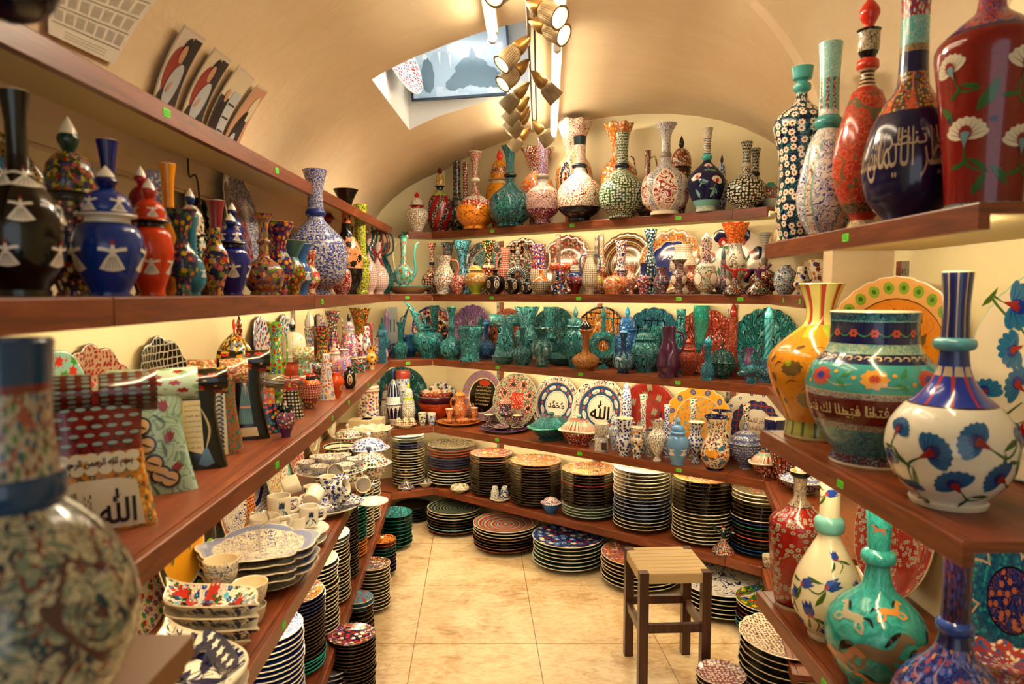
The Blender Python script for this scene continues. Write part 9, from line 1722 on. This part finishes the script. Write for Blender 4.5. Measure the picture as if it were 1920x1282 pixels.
put_('R5',1495,883,115,.088,K_prof,[('bands',(0,'#d8c8a4'),(.03,'#2a2434'),(.045,BLOS),(.745,'#1c1c34'),(.75,sc('#b8a488','#2c3050',.008,.2)),(.955,'#1c1814')),'#c9a878'],dict(prof=[(.72,0,1),(.75,.03),(.78,.06),(.90,.25),(.98,.45),(1,.60),(.97,.635),(.86,.665),(.5,.72),(.28,.78),(.2,.83),(.24,.955),(.34,.97),(.36,1,1)],**FX),'vase','vase','red bottle vase covered in small white blossoms, low right')
q=OBS['R5'][-1]; at(Vector((q[0],q[1],0)),0,0,z_at(883,q[1])-.02,K_pot,.05,.014,['#cfc8b8'],dict(prof=[(.6,0,1),(.7,.3),(1,.6),(.5,.85),(.05,1,1)],open_=False),'stopper','stopper','white pointed stopper standing in the red blossom bottle')
put_('R5',1550,868,140,.09,K_prof,['#e4d8b8','#e4d8b8','#7ab4ac'],dict(prof=[(.5,0,1),(.52,.02,1),(.5,.03),(.72,.08),(.96,.17),(1,.25),(.88,.36),(.58,.48),(.36,.56),(.29,.60,1),(.40,.615),(.42,.65),(.40,.68),(.29,.70,1),(.28,.85),(.34,.985),(.35,1,1)],ring=(.60,.70),
   deco=q_place([(m_tul,-38,.34,.34,.5),(m_tul,8,.36,.38,.4),(m_tul,-28,.20,.40,1.9),(m_tul,25,.19,.36,1.2),(m_tul,-62,.26,.32,1.2),(m_tul,5,.08,.36,2.5),(m_tul,18,.50,.24,1.9),(m_tul,5,.84,.3,.2),(m_tul,-60,.10,.3,1),(m_tul,60,.34,.34,2)]),dm=('#2f4f9c','#a83440','#5a90b8','#4f6a24'),**FX),'vase','vase','cream bottle vase with blue tulips and a turquoise neck ring')
put_('R5',1640,938,200,.095,K_prof,[('marble','#2f8a86','#46a8a0',.03,.4,.6),'#3a9c98'],dict(prof=[(.5,0,1),(.52,.02,1),(.5,.03),(.72,.09),(.96,.20),(1,.30),(.90,.39),(.62,.47),(.34,.53),(.26,.60),(.22,.66,1),(.32,.675),(.34,.70),(.32,.725),(.22,.745,1),(.24,.86),(.30,.985),(.31,1,1)],
   deco=q_place([(m_horse,-48,.20,.60,0,1),(m_horse,2,.28,.74,1,1),(m_horse,24,.47,.36,3,1),(m_horse,-34,.42,.44,4,-1),(m_horse,62,.30,.44,5,1),(m_horse,3,.86,.15,5,-1),(m_horse,8,.10,.4,3,-1)]),dm=('#b07c5c','#7c6a50','#241c10','#c99048','#a8a088','#b86a44'),**FX),'vase','vase','turquoise bottle vase painted with galloping horses')
put_('R5',1782,1019,250,.10,K_prof,[('bands',(0,sc(fl('#1c2466',('#8a4a5c','#4a6ab0','#b87c5c'),.03),'#8a7a94',.08,.04)),(.55,'#16205c'),(.6,fl('#141a44',('#5a2c34','#3a3a6c'),.03))),'#cfae70','#2c4a8c'],dict(prof=[(.5,0,1),(.52,.02,1),(.5,.03),(.72,.08),(.96,.17),(1,.26),(.88,.36),(.56,.45),(.32,.52),(.24,.60,1),(.30,.615),(.31,.635),(.30,.65),(.24,.665,1),(.23,.85),(.25,.985),(.26,1,1)],ring=(.60,.665),**FX),'vase','vase','dark navy bottle vase with flowered body at the lower right')
at(Vector((1.06,1.42,0)),0,0,Z['R5']+.001,K_ruffle,.15,.075,[fl('#c95a3c',('#3a6aa8','#efe4cd','#8ab0c8','#e0b03c'),.03),fl('#b84a34',('#3a6aa8','#efe4cd'),.02)],dict(n=9,amp=.12),'ruffled_pot','pot','red, blue and yellow ruffled pot at the bottom right corner')
# ================= stool =================
st=empty('stool',(.63,2.72,0),math.radians(3)); tag(st,'low dark wood stool with woven cord seat standing on the tile floor','stool')
SH=.468; sw=.142
def post(x,y):
    bm=newbm(); box(bm,x-.018,x+.018,y-.018,y+.018,0,SH); bev(bm,.003)
    for f in bm.faces:
        for l in f.loops: l[UV(bm)[0]].uv=(l.vert.co.x+l.vert.co.y,l.vert.co.z)
    link('leg',bm2me(bm,'leg',[M_DWOOD],False),st)
for x in (-1,1):
    for y in (-1,1): post(x*(sw-.018),y*(sw-.018))
for (x0,x1,y0,y1,z) in ((-sw+.03,sw-.03,-sw+.006,-sw+.026,.225),(-sw+.03,sw-.03,sw-.026,sw-.006,.225),(-sw+.006,-sw+.026,-sw+.03,sw-.03,.21),(sw-.026,sw-.006,-sw+.03,sw-.03,.21)):
    bm=newbm(); box(bm,x0,x1,y0,y1,z,z+.034); bev(bm,.002); link('stretcher',bm2me(bm,'stretcher',[M_DWOOD],False),st)
m,b=newmat('woven_cord',.7); o=obco(); s=sep(o); k_=1/.0185
u=mt('MULTIPLY',mt('ADD',s[0],s[1]),k_*.72); v=mt('MULTIPLY',mt('SUBTRACT',s[0],s[1]),k_*.72)
chk=mt('FRACT',mt('ADD',mt('FLOOR',mt('MULTIPLY',s[0],k_)),mt('MULTIPLY',mt('FLOOR',mt('MULTIPLY',s[1],k_*1.0)),.5)))
fx=mt('FRACT',mt('MULTIPLY',s[0],k_)); fy=mt('FRACT',mt('MULTIPLY',s[1],k_)); gap=mt('MULTIPLY',less(mt('ABSOLUTE',mt('SUBTRACT',fy,.5)),.07),mt('MULTIPLY',less(mt('ABSOLUTE',mt('SUBTRACT',fx,.5)),.45),more(chk,.25)))
fine=mt('ABSOLUTE',mt('SINE',mt('MULTIPLY',mt('ADD',s[0],mt('MULTIPLY',s[2],1.0)),2200.0)))
put(b.inputs['Base Color'],mix(gap,mix(mt('MULTIPLY',fine,.3),C('#c4a878'),C('#a08654')),C('#4a3820')))
q=nd('ShaderNodeBump'); q.inputs['Strength'].default_value=.7; q.inputs['Distance'].default_value=.002; put(q.inputs['Height'],mt('SUBTRACT',mt('MULTIPLY',fine,.4),gap)); put(b.inputs['Normal'],q.outputs[0]); M_CORD=m
bm=newbm(); t_=.036; w=sw
outl=[(-w+t_,-w+.002),(w-t_,-w+.002),(w-t_,-w+t_),(w-.002,-w+t_),(w-.002,w-t_),(w-t_,w-t_),(w-t_,w-.002),(-w+t_,w-.002),(-w+t_,w-t_),(-w+.002,w-t_),(-w+.002,-w+t_),(-w+t_,-w+t_)]
prism(bm,outl,SH-.042,SH-.001); es=[e for e in bm.edges if all(abs(v.co.z-(SH-.001))<1e-5 for v in e.verts) and len(e.link_faces)==2]; bmesh.ops.bevel(bm,geom=es,offset=.006,segments=3,affect='EDGES',profile=.5)
link('woven_seat',bm2me(bm,'woven_seat',[M_CORD,M_CORD],False),st)
# ================= overhead left shelf: photographs and printed sheet =================
def vx(z): return .42-1.41*math.sqrt(max(0,1-((z-1.85)/.75)**2))
def vsheet(name,corners,th,matl,label,cat,zb=None,deco=None,dm=(),thick=.002,off=.012):
    """corners TL,TR (top) and BL,BR (lowest seen) in pixels; the sheet follows the vault"""
    P=[hit_vault(*c) for c in corners]; TLp,TRp,BLp,BRp=P; n=10; bm=newbm(); um,un=UV(bm); g=[]
    def pt(u,v,e=0.0):
        a=TLp.lerp(TRp,u); b=BLp.lerp(BRp,u); zt,zl=a.z,b.z; z0=zb or zl; z=zt+(z0-zt)*v; t=(z-zt)/(zl-zt); y=a.y+(b.y-a.y)*t
        x=vx(z)+off; nx=Vector((-(x-.42)/1.41**2,0,-(z-1.85)/.75**2)).normalized(); return Vector((x,y,z))+nx*e
    for k in (0,1):
        g.append([[bm.verts.new(pt(i/n,j/n,k*thick)) for i in range(n+1)] for j in range(n+1)])
    for k in (0,1):
        for j in range(n):
            for i in range(n):
                q=[g[k][j][i],g[k][j][i+1],g[k][j+1][i+1],g[k][j+1][i]]; f=bm.faces.new(q if k else q[::-1]); f.material_index=0
    for i in range(n):
        for a in ((g[0][0][i],g[0][0][i+1],g[1][0][i+1],g[1][0][i]),(g[0][n][i],g[1][n][i],g[1][n][i+1],g[0][n][i+1]),(g[0][i][0],g[1][i][0],g[1][i+1][0],g[0][i+1][0]),(g[0][i][n],g[0][i+1][n],g[1][i+1][n],g[1][i][n])): bm.faces.new(a)
    ms=[matl]
    if deco: deco(bm,lambda x,y,e=.0008:pt(x,1-y,thick+e),1); ms+=[simple('print_ink',c,.5) for c in dm]
    o=link(name,bm2me(bm,name,ms,False)); tag(o,label,cat); return o
PAPER=simple('paper','#d9cfbc',.7); PH=simple('photo_paper','#cdbba4',.25)
def tab(bm,S,k):
    for r in range(5):
        stroke(bm,lambda x,y:S(x,y,.001),[(.04,.16+.17*r),(.5,.16+.17*r),(.96,.16+.17*r)],.008,k+1,0)
        for c in range(7):
            for q in range(5): stroke(bm,lambda x,y:S(x,y,.0006),[(.07+.13*c+.02*q,.19+.17*r),(.07+.13*c+.02*q,.30+.17*r)],.009,k,0)
    for q in range(3): stroke(bm,lambda x,y:S(x,y,.0006),[(.2,.1-.03*q),(.8,.1-.03*q)],.008,k,0)
vsheet('printed_sheet',[(95,-130),(330,-50),(78,62),(203,121)],0,PAPER,'printed paper sheet with grey tables on the sloping vault, upper left','paper',deco=tab,dm=('#a9a090','#7c7468'))
def ph(kind):
    def f(bm,S,k):
        bl_=lambda x,y,rx,ry,c,r=0,e=.0008: blob(bm,lambda a,b:S(a,b,e*2.5),x,y,ell(rx,ry,r,24),k+c,5)
        q=lambda x0,x1,y0,y1,c,e=.0005: blob(bm,lambda a,b:S(a,b,e*2.5),(x0+x1)/2,(y0+y1)/2,[(((x1-x0)/2)*max(-1,min(1,1.45*cos(2*PI*i/40))),((y1-y0)/2)*max(-1,min(1,1.45*sin(2*PI*i/40)))) for i in range(40)],k+c,8)
        if kind in(0,1):
            q(.02,.98,.02,.98,1 if kind else 2,.0004); q(.6,.96,.3,.96,3,.0005); bl_(.35,.62,.26,.24,0,0,.0008); bl_(.5,.84,.14,.11,4,0,.001); bl_(.48,.80,.11,.08,5,0,.0012); bl_(.52,.52,.30,.17,6,.5,.0014); bl_(.3,.25,.28,.22,3,0,.001); bl_(.42,.5,.1,.03,5,.5,.0018)
        elif kind==2:
            q(.02,.98,.02,.98,1,.0004); q(.02,.5,.02,.7,3,.0006); bl_(.3,.35,.2,.3,4,0,.001); q(.5,.95,.1,.8,6,.0008); bl_(.3,.72,.09,.07,5,0,.0012)
            for i in range(4): q(.55,.9,.2+.15*i,.22+.15*i,3,.001)
        else:
            q(.02,.98,.02,.98,5,.0004); bl_(.45,.4,.4,.25,3,.7,.0008); bl_(.3,.3,.2,.1,6,.5,.001); bl_(.7,.75,.2,.15,1,0,.001); bl_(.5,.6,.14,.08,4,.8,.0012)
    return f
PD=('#8c3426','#cdbd9c','#c9bca8','#2a2422','#1c1612','#b98a68','#a9acac')
for k,(c,lab) in enumerate(([[(330,45),(370,73),(273,167),(317,188)],'photograph of a person in red holding a white plate'],[[(388,88),(421,113),(330,197),(368,217)],'photograph of a person in red holding a large grey plate'],[[(435,121),(465,148),(378,222),(408,240)],'photograph of a person in dark clothes beside shelves'],[[(470,158),(492,170),(415,240),(441,258)],'photograph of a person in dark clothes bending, rightmost photograph'])):
    vsheet('photograph',c,0,PH,lab,'photograph',zb=Z['L0']+.004,deco=ph(k),dm=PD,off=.02)
# hanging ball and loose cable
hb=empty('hanging_ornament',(-.497,.70,1.862)); tag(hb,'dark blue round ornament hanging in the top left corner, out of focus','ornament')
bm=newbm(); bmesh.ops.create_uvsphere(bm,u_segments=28,v_segments=18,radius=.043); link('ball',bm2me(bm,'ball',GM([fl('#10122c',('#3a3a4c','#241c2c'),.02)])),hb)
bm=newbm(); tube(bm,[(0,0,.04),(0,0,.25),(0,0,.6)],.0018,6); link('cord',bm2me(bm,'cord',[M_BLACKM]),hb)
def cable(name,pts,lab,r=.003):
    bm=newbm(); tube(bm,pts,r,6); tag(link(name,bm2me(bm,name,[simple('cable','#3a3024',.5)])),lab,'cable')
WX=BACK[1].x
q=on_x(352,290,WX+.01); cable('electric_cable',[q,on_x(355,330,WX+.012),on_x(372,330,WX+.03) if 0 else Vector((WX+.012,q.y+.05,q.z-.06)),Vector((WX+.012,q.y+.07,q.z-.2)),Vector((WX+.012,q.y+.06,1.60))],'thin dark cable running down the left wall above the vases')
# plate in the ceiling niche
npm=plate_me(.16,.03,fl('#e8e4dc',('#b8382c','#8ab0c4'),.02,'#c9483c'),'#e4e0d4',CREAM); o=link('plate',npm); o.matrix_world=Matrix.Translation((-.525,3.20,2.60))@Matrix.Rotation(math.radians(70),4,'Y')@Matrix.Rotation(.35,4,'X'); tag(o,'white plate with red lace border leaning sideways in the ceiling niche','plate')
# ================= nearest things on the left =================
X0,X1,Y0,Y1=-.572,-.395,.44,.80
ds_=empty('display_stand',((X0+X1)/2,(Y0+Y1)/2,0)); tag(ds_,'brown wooden stand with moulded top under the large blurred vase','stand'); cx,cy=(X0+X1)/2,(Y0+Y1)/2
M_OAK=simple('stand_wood','#7a4a22',.45)
for nm,(gx_,z0,z1) in (('cabinet',(0,0,1.085)),('moulding',(.012,1.085,1.10)),('top',(.02,1.10,1.128))):
    bm=newbm(); box(bm,X0-cx-(0 if nm=='cabinet' else 0),X1-cx+gx_-.02,Y0-cy,Y1-cy+gx_,z0,z1); bev(bm,.003); link(nm,bm2me(bm,nm,[M_OAK],False),ds_)
FV=('bands',(0,sc(sc(sc(('marble','#7c8a78','#c2b698',.02),'#24424f',.016,.14),'#7a3428',.03,.07),'#5c3c3c',.11,.04)),(.60,'#1c4a6c'),(.68,sc(fl('#b0ac98',('#2c5a74','#7c3a30','#5a7a4c'),.018),'#9a5a44',.10,.05)),(.88,'#7a3a30'),(.90,'#1c4a6c'))
o=assemble('vase',K_prof(.378,.104,[FV,'#1c4a6c'],prof=[(.5,0,1),(.52,.02),(.72,.09),(.95,.22),(1,.33),(.9,.44),(.66,.54),(.42,.60,1),(.45,.62),(.45,.67),(.40,.69,1),(.36,.80),(.38,.93),(.40,1,1)]),(-.466,.62,1.1285),facing(-.466,.62),'very large blurred flowered vase with blue collar, bottom left corner','vase')
flush_stacks(264)
